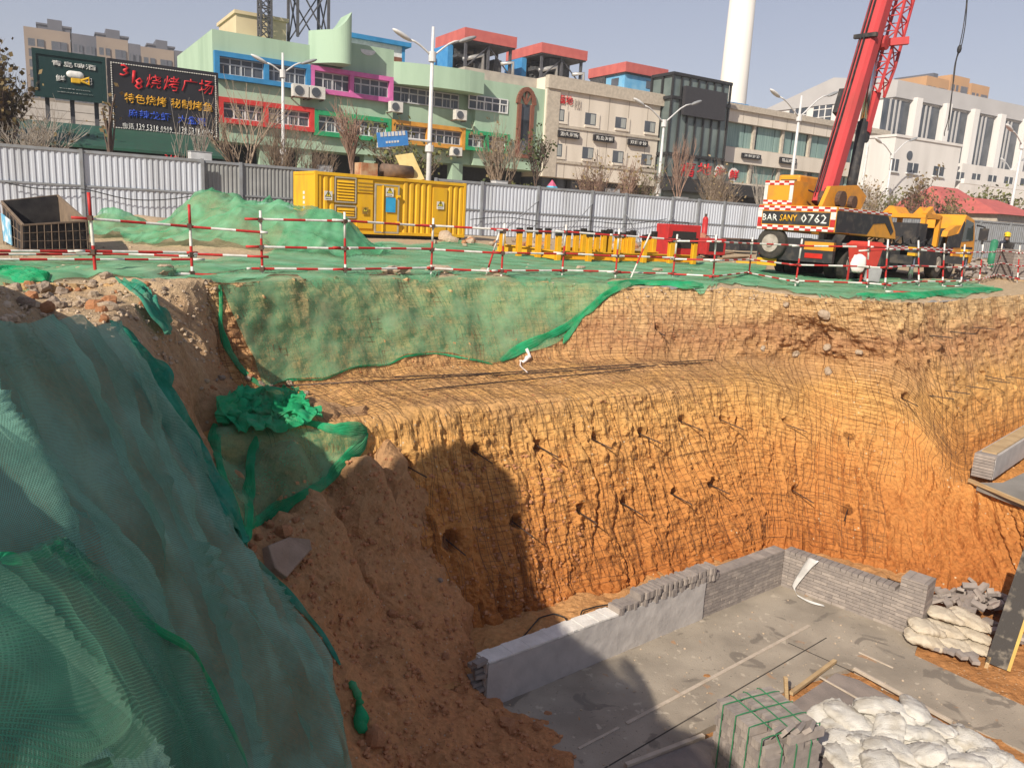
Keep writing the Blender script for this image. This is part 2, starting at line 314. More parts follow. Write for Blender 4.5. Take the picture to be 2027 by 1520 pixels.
def tps(P,z,lam=.02):
    n=len(P); r=np.linalg.norm(P[:,None]-P[None],axis=-1); U=np.where(r>0,r*r*np.log(r+1e-12),0)+lam*np.eye(n)
    Q=np.c_[np.ones(n),P]; M=np.block([[U,Q],[Q.T,np.zeros((3,3))]]); c=np.linalg.solve(M,np.r_[z,0,0,0])
    def f(X):
        o=np.empty(len(X))
        for i in range(0,len(X),20000):
            x=X[i:i+20000]; r=np.linalg.norm(x[:,None]-P[None],axis=-1); o[i:i+20000]=np.where(r>0,r*r*np.log(r+1e-12),0)@c[:n]+c[n]+x@c[n+1:]
        return o
    return f
bank_f=tps(BW[:,:2],BW[:,2])
def bank_grid():
    xs=np.arange(-10,3.4,.045); ys=np.arange(-2.,14.,.045)
    X,Y=np.meshgrid(xs,ys,indexing='ij'); P=np.stack([X.ravel(),Y.ravel()],-1); Z=bank_f(P).reshape(X.shape)
    Z=np.minimum(Z,1.0); Z=np.maximum(Z,-5.6)
    Z=np.minimum(Z,.06+np.clip(7-Y,0,5)*.5)
    for (hx,hy,ha,hs) in ((-6.4,1.72,5.6,.85),(-5.5,2.0,2.7,.52),(-4.95,1.74,1.7,.45),(-4.5,1.5,1.2,.42)): Z=Z+ha*np.exp(-((X-hx)**2+(Y-hy)**2)/hs**2)   # unseen heaps added left of the camera to shade the pit wall
    G=np.stack([X,Y,Z],-1); N=gnorm(G); N*=np.sign(N[...,2:3])
    d=fbm(G*.9+3,3)*.10*np.clip(-Z,0,1)+np.clip(vnoise(G*2.2)-.2,0,1)*.16*np.clip(-Z-.6,0,1)+fbm(G*1.3,3)*.07+np.abs(vnoise(G*3.3))*.06+fbm(G*6,3)*.045+np.clip(vnoise(G*8.5),.25,1)*.07
    d*=np.clip(.45-Z*.6,.4,1)
    return xs,ys,G,G+N*d[...,None]
bxs,bys,BG0,BG=bank_grid()
# the bank stops at the cut edge of the far platform
ex,ey=K[:,0,0],K[:,0,1]
def edgeY(x): return np.interp(x,np.r_[-40,-12,ex[:-1],26,60],np.r_[6.,10.9,ey[:-1],34,60])
over=BG[...,1]-edgeY(BG[...,0])
BG[...,2]=np.where((over>.25)&(BG[...,0]>-6.0),np.minimum(BG[...,2],-.5),BG[...,2])
bank=npmesh('soil_slope',BG,gridq(len(bxs),len(bys)),MATS['bank_soil'],smooth=False); tag(bank,kind='structure')
# ---- the platform beyond the pit: one sheet to the horizon
def gz(x,y):
    x=np.asarray(x,float);y=np.asarray(y,float)
    q=(x*-.5+y*.866)            # distance towards the hoarding
    z=np.clip((q-17)/18,0,1)*.38
    return z
def mpos(px,Y,zt): p=atY(px,400,Y); return p[0],Y,zt
MOUNDS=[(*mpos(425,23.5,1.28),1.15,1.5),(*mpos(555,22.6,.98),1.3,1.4),(*mpos(655,22.0,.72),.9,1.3),(*mpos(205,22.5,.55),1.0,1.0),(*mpos(300,26,.5),1.6,1.2),(*mpos(480,21.3,.5),2.0,1.2)]
def ground_grid():
    xs=np.r_[np.arange(-400,-30,15.),np.arange(-30,-8,.3),np.arange(-8,27,.09),np.arange(27,60,1.),np.arange(60,420,15)]
    t=np.r_[np.arange(0,6,.09),np.arange(6,30,.35),np.geomspace(30,900,30)]
    X=xs[:,None]*np.ones(len(t)); Y=edgeY(np.clip(xs,-12,26))[:,None]+t[None]
    Z=gz(X,Y); G=np.stack([X,Y,Z],-1)
    near=np.exp(-t/14)[None]; Z=Z+(fbm(G*.5,2)*.07+fbm(G*2.1,3)*.035+fbm(G*7,2)*.014)*near
    for (mx,my,mh,rx,ry) in MOUNDS: Z=Z+mh*np.exp(-((X-mx)/rx)**2-((Y-my)/ry)**2)*(1+.25*fbm(G*1.1+9,3))
    lip=np.clip(1-t/.3,0,1)[None]; Z=Z-lip**2*.05
    G[...,2]=Z; return G
GG=ground_grid(); ground=npmesh('ground',GG,gridq(*GG.shape[:2]),MATS['ground_soil'],smooth=True); tag(ground,kind='structure')
# lip under the edge so the sheet meets the wall
# ---- BVH used to lay nets, stones and rebar on the real surfaces
def bvh(*gs):
    V=[];Q=[];b=0
    for g in gs:
        V.append(g.reshape(-1,3)); Q.append(gridq(*g.shape[:2])+b); b+=g.shape[0]*g.shape[1]
    return BVHTree.FromPolygons(np.concatenate(V).tolist(),np.concatenate(Q).tolist())
SC=2
TREE=bvh(WD[::SC,::SC],BG[::SC,::SC],GG)
def hit(px,py,tree=None):
    d=Vector(ray(px,py)).normalized(); r=(tree or TREE).ray_cast(Vector(C0),d)
    return (np.array(r[0]),np.array(r[1]) if np.dot(r[1],ray(px,py))<0 else -np.array(r[1])) if r[0] is not None else (None,None)
def drop(x,y,z=30): r=TREE.ray_cast(Vector((x,y,z)),Vector((0,0,-1))); return r[0].z if r[0] is not None else float(gz(x,y))
# ---- reinforcing wire mesh over the cut face
steel=mat('rusty_wire',(.16,.075,.04),(.10,.05,.03),rough=.8)
def wires():
    V=[];Q=[];n0=0
    off=WN*.035; Ws=smooth1(smooth1(WD,3,0),3,1)+off
    def add(P,r):
        nonlocal n0
        if len(P)<2: return
        t=np.gradient(P,axis=0); t/=np.linalg.norm(t,axis=1,keepdims=True)+1e-9
        a=np.cross(t,[.3,.2,.93]); a/=np.linalg.norm(a,axis=1,keepdims=True)+1e-9; b=np.cross(t,a)
        ring=np.stack([P+r*(math.cos(q)*a+math.sin(q)*b) for q in (0,2.094,4.189)],1); V.append(ring.reshape(-1,3))
        k=len(P); i=np.arange(k-1)[:,None]*3; j=np.arange(3)[None]
        Q.append(np.stack([i+j,i+(j+1)%3,i+3+(j+1)%3,i+3+j],-1).reshape(-1,4)+n0); n0+=3*k
    def path(si,ti):
        f=lambda a,n:np.clip(a,0,n-1.001)
        si=f(si,len(WS));ti=f(ti,len(WT));a=si.astype(int);b=ti.astype(int);u=(si-a)[:,None];v=(ti-b)[:,None]
        return Ws[a,b]*(1-u)*(1-v)+Ws[a+1,b]*u*(1-v)+Ws[a,b+1]*(1-u)*v+Ws[a+1,b+1]*u*v
    px0=np.linalg.norm(WG[:,120,:2]-K[2,2,:2],axis=1).argmin(); pxR=np.linalg.norm(WG[:,140,:2]-K[11,2,:2],axis=1).argmin()
    sEnd=np.linalg.norm(WG[:,56,:2]-K[15,1,:2],axis=1).argmin()+30
    s=px0-70
    while s<sEnd:                                       # down the slope
        tE=205 if s<pxR-8 else (66+max(0,90-(s-pxR)) if s<pxR+90 else 62)
        ti=np.arange(0,min(tE,211),3.); si=s+2.2*vnoise(np.stack([ti*.05,ti*0+s*.37,ti*0],-1))+1.0*np.sin(ti*.07)
        P=path(si,ti)+WN[int(s),100]*.0; P=P+(vnoise(np.stack([ti*.11,ti*0+s*.2,ti*0+3],-1))*.012)[:,None]*WN[int(min(s,len(WS)-1)),150]
        add(P,.0033); s+=2.7+random.uniform(-.4,.4)
    t=3.
    while t<209:                                         # along the face
        s1=sEnd if t<62 else (pxR+40 if t<100 else pxR-6+random.uniform(-6,4)); s0=px0-(72 if t<56 else 40 if t<118 else -10)
        si=np.arange(s0,s1,3.); ti=t+1.8*vnoise(np.stack([si*.035,si*0+t*.61,si*0],-1))
        P=path(si,ti); add(P,.0033); t+=2.9+random.uniform(-.35,.35)
    o=npmesh('wire_mesh',np.concatenate(V),np.concatenate(Q),steel,smooth=True)
    return tag(o,'rust-brown square wire mesh pinned over the whole orange cut face of the pit','wire mesh')
wires()
# ---- concrete slabs at the bottom
def slabmat():
    m=mat('slab_concrete',(.38,.325,.26),(.26,.222,.178),scale=1.3,rough=.8,bump=.3,bscale=45,lo=.36,hi=.66,detail=9); n=m.node_tree; L=n.links.new; N=n.nodes.new; p=n.nodes['Principled BSDF']; src=p.inputs['Base Color'].links[0].from_socket
    tc=N('ShaderNodeTexCoord')
    for sc,th,c,dt,ds in ((1.9,.60,(.17,.145,.12),5,.8),(3.1,.66,(.40,.22,.11),7,.6),(5.5,.64,(.50,.43,.34),8,0),(24,.66,(.15,.13,.11),3,0)):
        z=N('ShaderNodeTexNoise'); z.inputs['Scale'].default_value=sc; z.inputs['Detail'].default_value=dt; z.inputs['Distortion'].default_value=ds; L(tc.outputs['Object'],z.inputs['Vector'])
        r=N('ShaderNodeMapRange'); L(z.outputs[0],r.inputs[0]); r.inputs[1].default_value=th; r.inputs[2].default_value=th+.045; r.inputs[4].default_value=.75
        x=N('ShaderNodeMix'); x.data_type='RGBA'; L(r.outputs[0],x.inputs[0]); L(src,x.inputs[6]); x.inputs[7].default_value=(*c,1); src=x.outputs[2]
    L(src,p.inputs['Base Color'])
slabmat()
mat('plaster',(.46,.43,.41),(.38,.355,.34),scale=3,rough=.85,bump=.35,bscale=9)
mat('white_plaster',(.74,.71,.67),(.62,.59,.55),scale=5,rough=.85,bump=.3,bscale=25)
mat('grey_brick',(.30,.26,.235),(.23,.20,.185),scale=9,rough=.9,bump=.3,bscale=90)
mat('brick_light',(.37,.32,.285),(.29,.25,.225),scale=9,rough=.9,bump=.3,bscale=90)
mat('mortar',(.33,.29,.25),(.26,.22,.19),scale=12,rough=.95)
FZ=-5.2
def fl(px,py,z=FZ): return np.array(atz(px,py,z))
c_corner=fl(1545,1158); c_left=fl(1000,1385); dB=(c_left-c_corner); dB[2]=0; dB/=np.linalg.norm(dB)      # along the back wall, to the left
c_right=fl(1820,1262); dR=c_right-c_corner; dR[2]=0; dR/=np.linalg.norm(dR)
# ================================================================ IN THE PIT
def lerp_curve(pts,n):
    P=np.array(pts,float); d=np.r_[0,np.cumsum(np.linalg.norm(np.diff(P,axis=0),axis=1))]; s=np.linspace(0,d[-1],n)
    return np.stack([np.interp(s,d,P[:,i]) for i in range(P.shape[1])],-1)
# ---- loose soil behind the brick walls and on the floor
def floor_patch(name,poly_px,z,mt,res=.07,amp=.05,kind='structure'):
    P=np.array([fl(x,y,z)[:2] for x,y in poly_px]); x0,y0=P.min(0);x1,y1=P.max(0)
    xs=np.arange(x0,x1+res,res);ys=np.arange(y0,y1+res,res); X,Y=np.meshgrid(xs,ys,indexing='ij')
    ins=np.zeros(X.shape,bool); n=len(P)
    for i in range(n):
        (ax,ay),(bx,by)=P[i],P[(i+1)%n]
        c=((ay>Y)!=(by>Y)); ins^=c&(X<(bx-ax)*(Y-ay)/((by-ay) if by!=ay else 1e-9)+ax)
    G=np.stack([X,Y,X*0+z],-1); G[...,2]+=fbm(G*1.6,3)*amp+np.abs(vnoise(G*6))*amp*.7
    Q=gridq(*X.shape); iv=ins.ravel(); Q=Q[iv[Q].any(1)]
    return tag(npmesh(name,G,Q,mt,smooth=False),kind=kind),G
def wz(p,px,py):                      # height seen at pixel on the vertical through p, facing the camera
    n=np.array([-p[0],-p[1],0.]); n/=np.linalg.norm(n); return pln(px,py,p,n)[2]
apron,_=floor_patch('soil_ground',[(700,1300),(930,1235),(1100,1190),(1250,1145),(1400,1105),(1548,1068),(1700,1100),(1800,1130),(1830,1150),(1745,1150),(1548,1092),(1220,1215),(960,1325),(860,1380)],-4.78,MATS['apron_soil'],res=.05,amp=.07)
sfloor,_=floor_patch('pit_floor',[(1000,1390),(1545,1150),(1830,1150),(2030,1150),(2250,1250),(2400,1700),(900,1700),(800,1500)],-5.27,MATS['apron_soil'],res=.06,amp=.055)
def slab(name,px,z,th,mt):
    b=MB(); P=[fl(x,y,z) for x,y in px]; b.prism([(p[0],p[1]) for p in P],z-th,z,ax='z'); o=b.build(name,mt); return tag(o,kind='structure')
SLAB=slab('concrete_slab',[(1545,1155),(1822,1258),(1810,1296),(2027,1396),(2300,1520),(2300,1640),(2027,1486),(1887,1424),(1687,1322),(1600,1345),(1400,1440),(1180,1560),(1000,1580),(900,1400),(1000,1382)],-5.2,.12,MATS['slab_concrete'])
mat('screed',(.30,.25,.22),(.20,.17,.155),scale=2.5,rough=.9,bump=.5,bscale=50)
mat('dark_screed',(.27,.25,.225),(.20,.185,.165),scale=1.5,rough=.85,bump=.3)
slab('concrete_slab',[(1240,1520),(1393,1463),(1480,1430),(1560,1396),(1655,1331),(1700,1345),(1800,1400),(1890,1450),(2080,1560),(1900,1700),(1150,1700)],-5.155,.16,MATS['screed'])
slab('upper_slab',[(1935,955),(1985,955),(2060,920),(2120,880),(2300,1000),(2100,1040),(2027,990)],-3.27,.16,MATS['dark_screed'])
mat('timber',(.50,.36,.20),(.38,.26,.14),scale=3,rough=.8,stretch=(1,1,12),bump=.2)
mat('pale_strip',(.52,.44,.36),(.42,.35,.28),scale=6,rough=.9,bump=.3)
mat('wet_patch',(.15,.13,.11),(.19,.165,.14),scale=5,rough=.55)
mat('clay_patch',(.42,.20,.09),(.33,.17,.09),scale=9,rough=.95,bump=.6)
def plank(name,a,b,wd,ht,mt,label,cat,group=None,lift=0):
    a=np.array(a);b=np.array(b); c=(a+b)/2; m=MB(); d=Vector(b-a)
    m.box((0,0,0),(wd,ht,d.length),rot=d.to_track_quat('Z','Y').to_matrix()); o=m.build(name,mt,bevel=.004); o.location=(c[0],c[1],c[2]+lift); return tag(o,label,cat,group)
# screed battens lying flush on the slab
for (a,b,wd,lb) in [((1602,1238),(1240,1432),.055,'long pale screed batten down the middle of the concrete slab'),((1225,1440),(1145,1482),.04,'short pale screed batten in the shadow at the end of the long one'),((1700,1291),(1768,1322),.03,'short pale batten on the dark slab strip right of the long batten')]:
    plank('screed_batten',fl(*a),fl(*b),wd,.016,MATS['pale_strip'],lb,'batten',lift=.006)
jm=MB()
for a,b in [((1636,1262),(1190,1524)),((1560,1272),(1690,1330))]:
    A_,B_=fl(*a),fl(*b); jm.bar(A_+[0,0,.001],B_+[0,0,.001],.018,.006)
mat('joint_dark',(.07,.06,.05),rough=.9); jm.build('joint',MATS['joint_dark'],SLAB)
# ---- brick walls
HWL=wz(c_corner,1545,1086)-FZ
def courses(b,x0,x1,y0,y1,h0,h1,ch=.062,bl=.245,jit=.006,m=0,hd=None):
    z=h0;k=0
    while z<h1-.02:
        x=x0-(bl/2 if k%2 else 0)
        while x<x1-.01:
            a=max(x,x0);c=min(x+bl-.009,x1)
            if c-a>.03:
                j=random.uniform(-jit,jit); b.bx(a,c,y0+j-.004,y1,z,min(z+ch-.009,h1),m if random.random()<.7 else m+1)
            x+=bl
        z+=ch;k+=1
def frame(o,d):                        # local x along d, y to the left of it
    return math.atan2(d[1],d[0])
wallB=thing('brick_wall','low brick wall along the back of the pit, half plastered with loose bricks stepped on top','wall',tuple(c_corner),frame(c_corner,-dB))
LB=float(np.linalg.norm(c_left-c_corner))+.35
# local x runs to the RIGHT along the wall (towards the corner at 0), y away from the camera
bk=[MATS['grey_brick'],MATS['brick_light']]
b=MB(); courses(b,-2.45,.0,0,.24,0,HWL); b.build('brickwork',bk,wallB)
b=MB(); b.bx(-2.45,.0,.012,.232,0,HWL-.012); b.build('mortar_core',MATS['mortar'],wallB)
xA=-float(np.linalg.norm(fl(1210,1290)-c_corner)); xC=-float(np.linalg.norm(fl(1380,1220)-c_corner))
b=MB(); n=70
def plast(x0,x1,h,y0=-.026,wav=.006):
    vs=[];fs=[];nx=int((x1-x0)/.06)+1;nz=12
    for i in range(nx+1):
        for j in range(nz+1):
            x=x0+(x1-x0)*i/nx; z=h*j/nz; vs.append((x,y0+wav*float(vnoise(np.array([[x*5,z*5,3.]]))[0])+.004*float(vnoise(np.array([[x*16,z*9,1.]]))[0]),z+(random.uniform(-.012,.0) if j==nz else 0)))
    for i in range(nx):
        for j in range(nz): a=i*(nz+1)+j; fs.append((a,a+nz+1,a+nz+2,a+1))
    b.add(vs,fs)
plast(-LB,xA-.0,HWL-.05); plast(xA,xC,HWL-.03); b.build('plaster',MATS['plaster'],wallB,smooth=True)
b=MB(); b.bx(-LB,xA-.02,.0,.26,0,HWL-.055); b.bx(xA-.02,xC,.0,.25,0,HWL-.05); b.build('wall_core',MATS['white_plaster'],wallB)
b=MB(); nseg=24
for i in range(nseg):
    x0=-LB+.02+(xA-.04+LB)*i/nseg; x1=x0+(xA-.04+LB)/nseg; b.bx(x0,x1,-.02+random.uniform(-.004,.004),.27+random.uniform(-.012,.012),HWL-.057,HWL-.03+random.uniform(-.003,.003))
b.build('white_capping',MATS['white_plaster'],wallB)
b=MB(); prof=[(xA,.02),(xA+.3,.06),(xA+.62,.11),(xA+.85,.19),(xA+1.35,.17),(xA+1.6,.12),(xC+.1,.12),(xC+.35,.06)]
x=xA-.02
while x<xC+.3:
    top=float(np.interp(x,[p[0] for p in prof],[p[1] for p in prof])); z=HWL-.06
    while z<HWL+top-.02:
        dx=random.uniform(-.006,.006)
        if z>HWL+top-.1 or True: b.box((x+.03+dx,.10+random.uniform(-.03,.03),z+.06),(.052,.245,.113),1 if random.random()<.4 else 0,rz=random.uniform(-.05,.05))
        z+=.118
    x+=.058
b.build('stepped_brick_course',bk,wallB)
b=MB()
for i in range(10): b.box((-LB-.03+random.uniform(-.05,.03),.06+.05*(i%3),.09+.066*i),(.2,.1,.055),rz=random.uniform(-.3,.3))
b.build('rough_brick_end',bk,wallB)
LR=float(np.linalg.norm(c_right-c_corner))
wallR=thing('brick_wall','low bare brick wall on the right of the pit with a square pillar at its end','wall',tuple(c_corner),frame(c_corner,dR))
b=MB(); courses(b,.0,LR-.42,0,.24,0,HWL-.06); x=.0
while x<LR-.5: b.box((x+.05,.115,HWL-.025),(.095,.25,.06),0,rz=random.uniform(-.03,.03)); x+=.105
b.build('brickwork',bk,wallR); b=MB(); b.bx(.0,LR-.4,.012,.23,0,HWL-.07); b.build('mortar_core',MATS['mortar'],wallR)
hp=wz(c_right,1815,1152)-FZ; hp=max(hp,HWL+.02); b=MB(); courses(b,LR-.42,LR,-.02,.40,0,hp)
b.build('pillar',bk,wallR); b=MB(); b.bx(LR-.41,LR-.01,-.008,.39,0,hp-.01); b.build('pillar_core',MATS['mortar'],wallR)
# wall on the upper ledge
ua=fl(1962,950,-3.27); ub=fl(2027,905,-3.27); du=ub-ua; du/=np.linalg.norm(du)
wallU=thing('brick_wall','grey rendered brick wall end on the upper ledge at the right edge','wall',tuple(ua),frame(ua,du))
b=MB(); courses(b,0,.24,0,.37,0,.48,ch=.06); b.build('brick_end',bk,wallU)
b=MB(); b.bx(.05,8,-.012,.36,0,.47); b.build('render',MATS['plaster'],wallU)
b=MB(); b.bx(.25,8,.04,.31,.472,.50); b.build('capping_board',MATS['timber'],wallU)
# ---- strapped pallet of grey bricks
zt=-4.27; PA,PB,PD=fl(1423,1382,zt),fl(1522,1357,zt),fl(1537,1462,zt)
e1=PB-PA; e2=PD-PA; l1=np.linalg.norm(e1); e1/=l1; l2=abs(np.dot(e2,[e1[1],-e1[0],0])); base=-5.155
pal=thing('brick_pallet','big cube of grey concrete bricks bound with green straps','brick pallet',(PA[0],PA[1],base),math.atan2(e1[1],e1[0]))
# local: x along back edge (away), y negative towards viewer-right
hgt=zt-base; b=MB(); nl=8; ch=hgt/nl; l2=max(l2,.9)
for k in range(nl):
    along=k%2==0
    y=-.0; 
    rows=int(l2/.058); cols=max(2,int(round(l1/.24)))
    for r in range(rows):
        for c in range(cols):
            if 1<c<cols-1 and 2<r<rows-3 and k<nl-1: continue
            if k==nl-1 and r>rows-6 and c<1: continue
            if k>=nl-2 and r>rows-4 and random.random()<.7: continue
            o=random.uniform(-.006,.006)+(.05 if (k%2 and c==0 and False) else 0)
            cl=l1/cols; b.box(((c+.5)*cl+o+(.03 if k%2 else 0)*(-1 if c==0 else 1),-(r+.5)*l2/rows,(k+.5)*ch),(cl-.006,l2/rows-.005,ch-.006),1 if random.random()<.35 else 0,rz=random.uniform(-.008,.008))
b.build('bricks',bk,pal)
mat('green_strap',(.03,.15,.07),(.04,.2,.09),rough=.5)
for yy in (-.14,-.38,-.62,-.85):
    b=MB(); yy=yy*l2/.95
    b.tube([(-.042,yy,.02),(-.042,yy,hgt*.5),(-.040,yy,hgt+.004),(.05,yy,hgt+.012),(l1*.5,yy+.01,hgt+.010),(l1-.04,yy,hgt+.012),(l1+.042,yy,hgt),(l1+.042,yy,.02)],.008,5); b.build('strap',MATS['green_strap'],pal)
for xx in (.22,.5,.78):
    b=MB(); xx*=l1; b.tube([(xx,.014,.02),(xx,.014,hgt),(xx,-.05,hgt+.02),(xx+.01,-l2*.5,hgt+.016),(xx,-l2*.86,hgt+.014),(xx,-l2-.012,hgt-.12),(xx,-l2-.014,.02)],.008,5); b.build('strap',MATS['green_strap'],pal)
for i in range(4):
    o=MB().box((0,0,0),(.24,.053,.115)).build('loose_brick',bk[i%2],bevel=.003); p=PA+e1*(l1*(.3+.16*i))+np.array([e1[1],-e1[0],0])*(l2*(.82+.04*i)); o.location=(p[0],p[1],zt-.01+.012*i); o.rotation_euler=(.45+.1*i,.1,math.atan2(e1[1],e1[0])+.3+.1*i)
    tag(o,'grey brick tilted loose on the broken front corner of the strapped pallet','brick','tilted bricks on the pallet')
# ---- sacks
mat('sack_white',(.60,.575,.53),(.42,.38,.32),scale=4.5,rough=.8,bump=.6,bscale=70,lo=.42,hi=.72)
mat('sack_cream',(.56,.49,.39),(.43,.36,.27),scale=4,rough=.85,bump=.6,bscale=70,lo=.4,hi=.72)
def sackmesh(seed,lx,ly,lz,mt):
    n=36;m=30; u=np.linspace(0,2*np.pi,n,endpoint=False); v=np.linspace(-1,1,m); V=[]
    for q in v:
        wd=(1-abs(q)**5)**.5*(1-.10*q*q)+.02; th=(1-abs(q)**2.8)**.62
        for a in u:
            ca,sa=math.cos(a),math.sin(a); V.append((lx*q*(1+.05*abs(ca)*(abs(q)>.8)),ly*wd*math.copysign(abs(ca)**.7,ca)*(1+.10*(abs(q)>.93)),lz*(.05+.95*th)*math.copysign(abs(sa)**.85,sa)))
    V=np.array(V); ax=np.abs(V[:,0]/lx); sd=seed*7.7
    lump=fbm(V*np.array([4.5,5.,5.])+sd,2); wr=1-np.abs(vnoise(np.stack([V[:,0]*7,V[:,1]*26,V[:,2]*10],-1)+sd)); wr2=1-np.abs(vnoise(np.stack([V[:,0]*15+V[:,1]*9,V[:,1]*13-V[:,0]*8,V[:,2]*8],-1)+sd))
    nr=V/np.array([lx,ly,lz]); nr/=np.linalg.norm(nr,axis=1,keepdims=True)+1e-9
    V=V+nr*(0.012*lump+.034*(wr**3-.3)*(.3+ax**2)+.022*(wr2**3-.3))[:,None]
    V[:,2]+=.05*np.sin(V[:,0]*4+seed)-.03*ax**3; V[:,1]+=.03*np.sin(V[:,0]*5+seed*2)
    V[:,2]=np.maximum(V[:,2],-lz*.8); Q=[]
    for j in range(m-1):
        for i in range(n): Q.append((j*n+i,j*n+(i+1)%n,(j+1)*n+(i+1)%n,(j+1)*n+i))
    return npmesh('sandbag',V,np.array(Q),mt)
SK=[sackmesh(i,.33+.02*(i%3),.20,.072,MATS['sack_white']) for i in range(6)]+[sackmesh(9+i,.32,.19,.085,MATS['sack_cream']) for i in range(3)]
used=set()
def sack(i,p,rz,tx=0,ty=0,label='',group=''):
    o=SK[i]
    if i in used: o=SK[i].copy(); COL.objects.link(o)
    used.add(i); o.location=p; o.rotation_euler=(tx,ty,rz); o.scale=(random.uniform(.82,1.1),random.uniform(.85,1.15),random.uniform(.8,1.15)); tag(o,label,'sandbag',group)
Z4=lambda x,y:(1427+x/3.04,1020+y/3.04)
bags=[(640,1215,0),(740,1290,0),(690,1390,0),(770,1220,1),(850,1200,1),(900,1330,1),(810,1400,1),(745,1490,0),(1000,1185,2),(1165,1160,2),(1255,1245,1),(1000,1290,2),(1110,1310,1),(1190,1330,1),(1040,1430,2),(1200,1430,2),(1320,1400,1),(1330,1310,0),(1430,1340,0),(1540,1390,0),(1600,1470,0),(1450,1480,1),(1270,1510,1),(900,1450,1),(1120,1520,1),(980,1540,2),(1680,1520,0),(1560,1530,0)]
for i,(x,y,l) in enumerate(bags):
    z=-5.155+.07+.11*l; p=fl(*Z4(x,y),z); sack(i%6,tuple(p),random.uniform(0,3.1),random.uniform(-.35,.35),random.uniform(-.3,.3),'stuffed white woven sack in the tumbled heap right of the strapped brick pallet','white sacks in the heap')
stk=[(1235,745,0),(1400,765,0),(1520,760,0),(1240,672,1),(1350,680,1),(1500,690,1),(1360,600,2),(1490,620,2)]
for i,(x,y,l) in enumerate(stk):
    z=-5.1+.14*l; p=fl(*Z4(x,y),z+.0); sack(6+i%3,tuple(p),[.1,-.35,-.55,.5,.1,-.5,.15,-.45][i]+R(-20),0.05,.05,'plump cream sandbag in the neat stack beside the brick pillar','cream sandbags in the stack')
# ---- heap of loose bricks behind the stack
k=0
for i in range(110):
    x=1848+random.random()*175; y=1152+random.random()*52+max(0,(x-1935))*.1
    if x<1905 and y>1192: continue
    top=max(0,1-((x-1950)/95)**2)*.22; z=-5.08+random.random()*(top+.06)
    if k<2: o=MB().box((0,0,0),(.24,.115,.055)).build('loose_brick',bk[k]); LB_=[o] if k==0 else LB_+[o]
    else: o=LB_[k%2].copy(); COL.objects.link(o)
    k+=1
    p=fl(x,y,z); o.location=tuple(p); o.rotation_euler=(random.uniform(-.6,.6),random.uniform(-.6,.6),random.uniform(0,3.1)); tag(o,'grey brick in the tumbled heap behind the cream sandbags','brick','tumbled bricks in the heap')
for i in range(14):
    x=1985+random.random()*40;y=1225+random.random()*65; o=LB_[i%2].copy(); COL.objects.link(o); p=fl(x,y,-5.12+random.random()*.12); o.location=tuple(p); o.rotation_euler=(random.uniform(-.5,.5),random.uniform(-.5,.5),random.uniform(0,3.1)); tag(o,'grey brick lying right of the leaning form panel','brick','bricks right of the panel')
for i,(x,y) in enumerate([(1290,785),(1330,795),(1400,815),(1440,835),(1500,840),(1520,865),(1580,790),(1610,760),(1625,640),(1640,690)]):
    o=LB_[i%2].copy(); COL.objects.link(o); p=fl(*Z4(x,y),-5.13); o.location=tuple(p); o.rotation_euler=(0,0,random.uniform(0,3)); tag(o,'grey brick laid flat under the stack of cream sandbags','brick','bricks under the sandbags')
# ---- leaning form panel, stakes, boards
mat('form_ply',(.05,.045,.042),(.34,.29,.23),scale=4.5,rough=.8,bump=.3,lo=.5,hi=.72)
mat('yellow_edge',(.55,.38,.10),(.45,.30,.08),rough=.7)
q0=fl(1972,1318,-5.2); q1=np.array(pln(2050,1085,q0+np.array([.75,.55,0]),np.array([-.8,-.6,0])))
pt=thing('form_panel','long stained plywood form panel with yellow edge leaning at the right edge','form panel',tuple(q0))
d=Vector(q1-q0); mx_=d.to_track_quat('Z','Y').to_matrix(); rt=Matrix.Rotation(R(10),3,d.normalized())@mx_
b=MB(); b.box(d*.5,(.30,.03,d.length),rot=rt); b.build('board',MATS['form_ply'],pt)
b=MB(); b.box(d*.5+rt@Vector((-.172,0,0)),(.045,.06,d.length),rot=rt); b.build('edge_batten',MATS['yellow_edge'],pt)
b=MB(); b.box(d*.02+rt@Vector((.12,0,-.12)),(.05,.03,.35),rot=rt); b.build('foot_batten',MATS['timber'],pt)
plank('timber_stake',fl(1557,1385),fl(1557,1385)+np.array([-.06,.0,.36]),.055,.05,MATS['timber'],'short timber stake standing upright behind the strapped brick pallet','timber')
plank('timber_batten',fl(1565,1378),fl(1652,1313),.06,.05,MATS['timber'],'timber batten lying across the slab beside the upright stake','timber',lift=.05)
plank('timber_batten',fl(1918,948,-3.27),fl(2060,1008,-3.27),.05,.07,MATS['timber'],'reddish timber edge board along the lip of the upper right ledge','timber',lift=-.02)
plank('edge_board',fl(1238,1522),fl(1392,1463),.06,.1,MATS['pale_strip'],'pale kerb board along the near edge of the lower pad left of the pallet','board',lift=.03)
plank('edge_board',fl(1690,1325,-5.15),fl(1885,1432,-5.15),.045,.05,MATS['pale_strip'],'pale kerb board between the dark slab strip and the sack heap','board',lift=.02)
plank('edge_board',fl(1622,1341,-5.15),fl(1730,1402,-5.15),.03,.02,MATS['pale_strip'],'thin pale batten in the dark screed behind the sack heap','board',lift=.015)
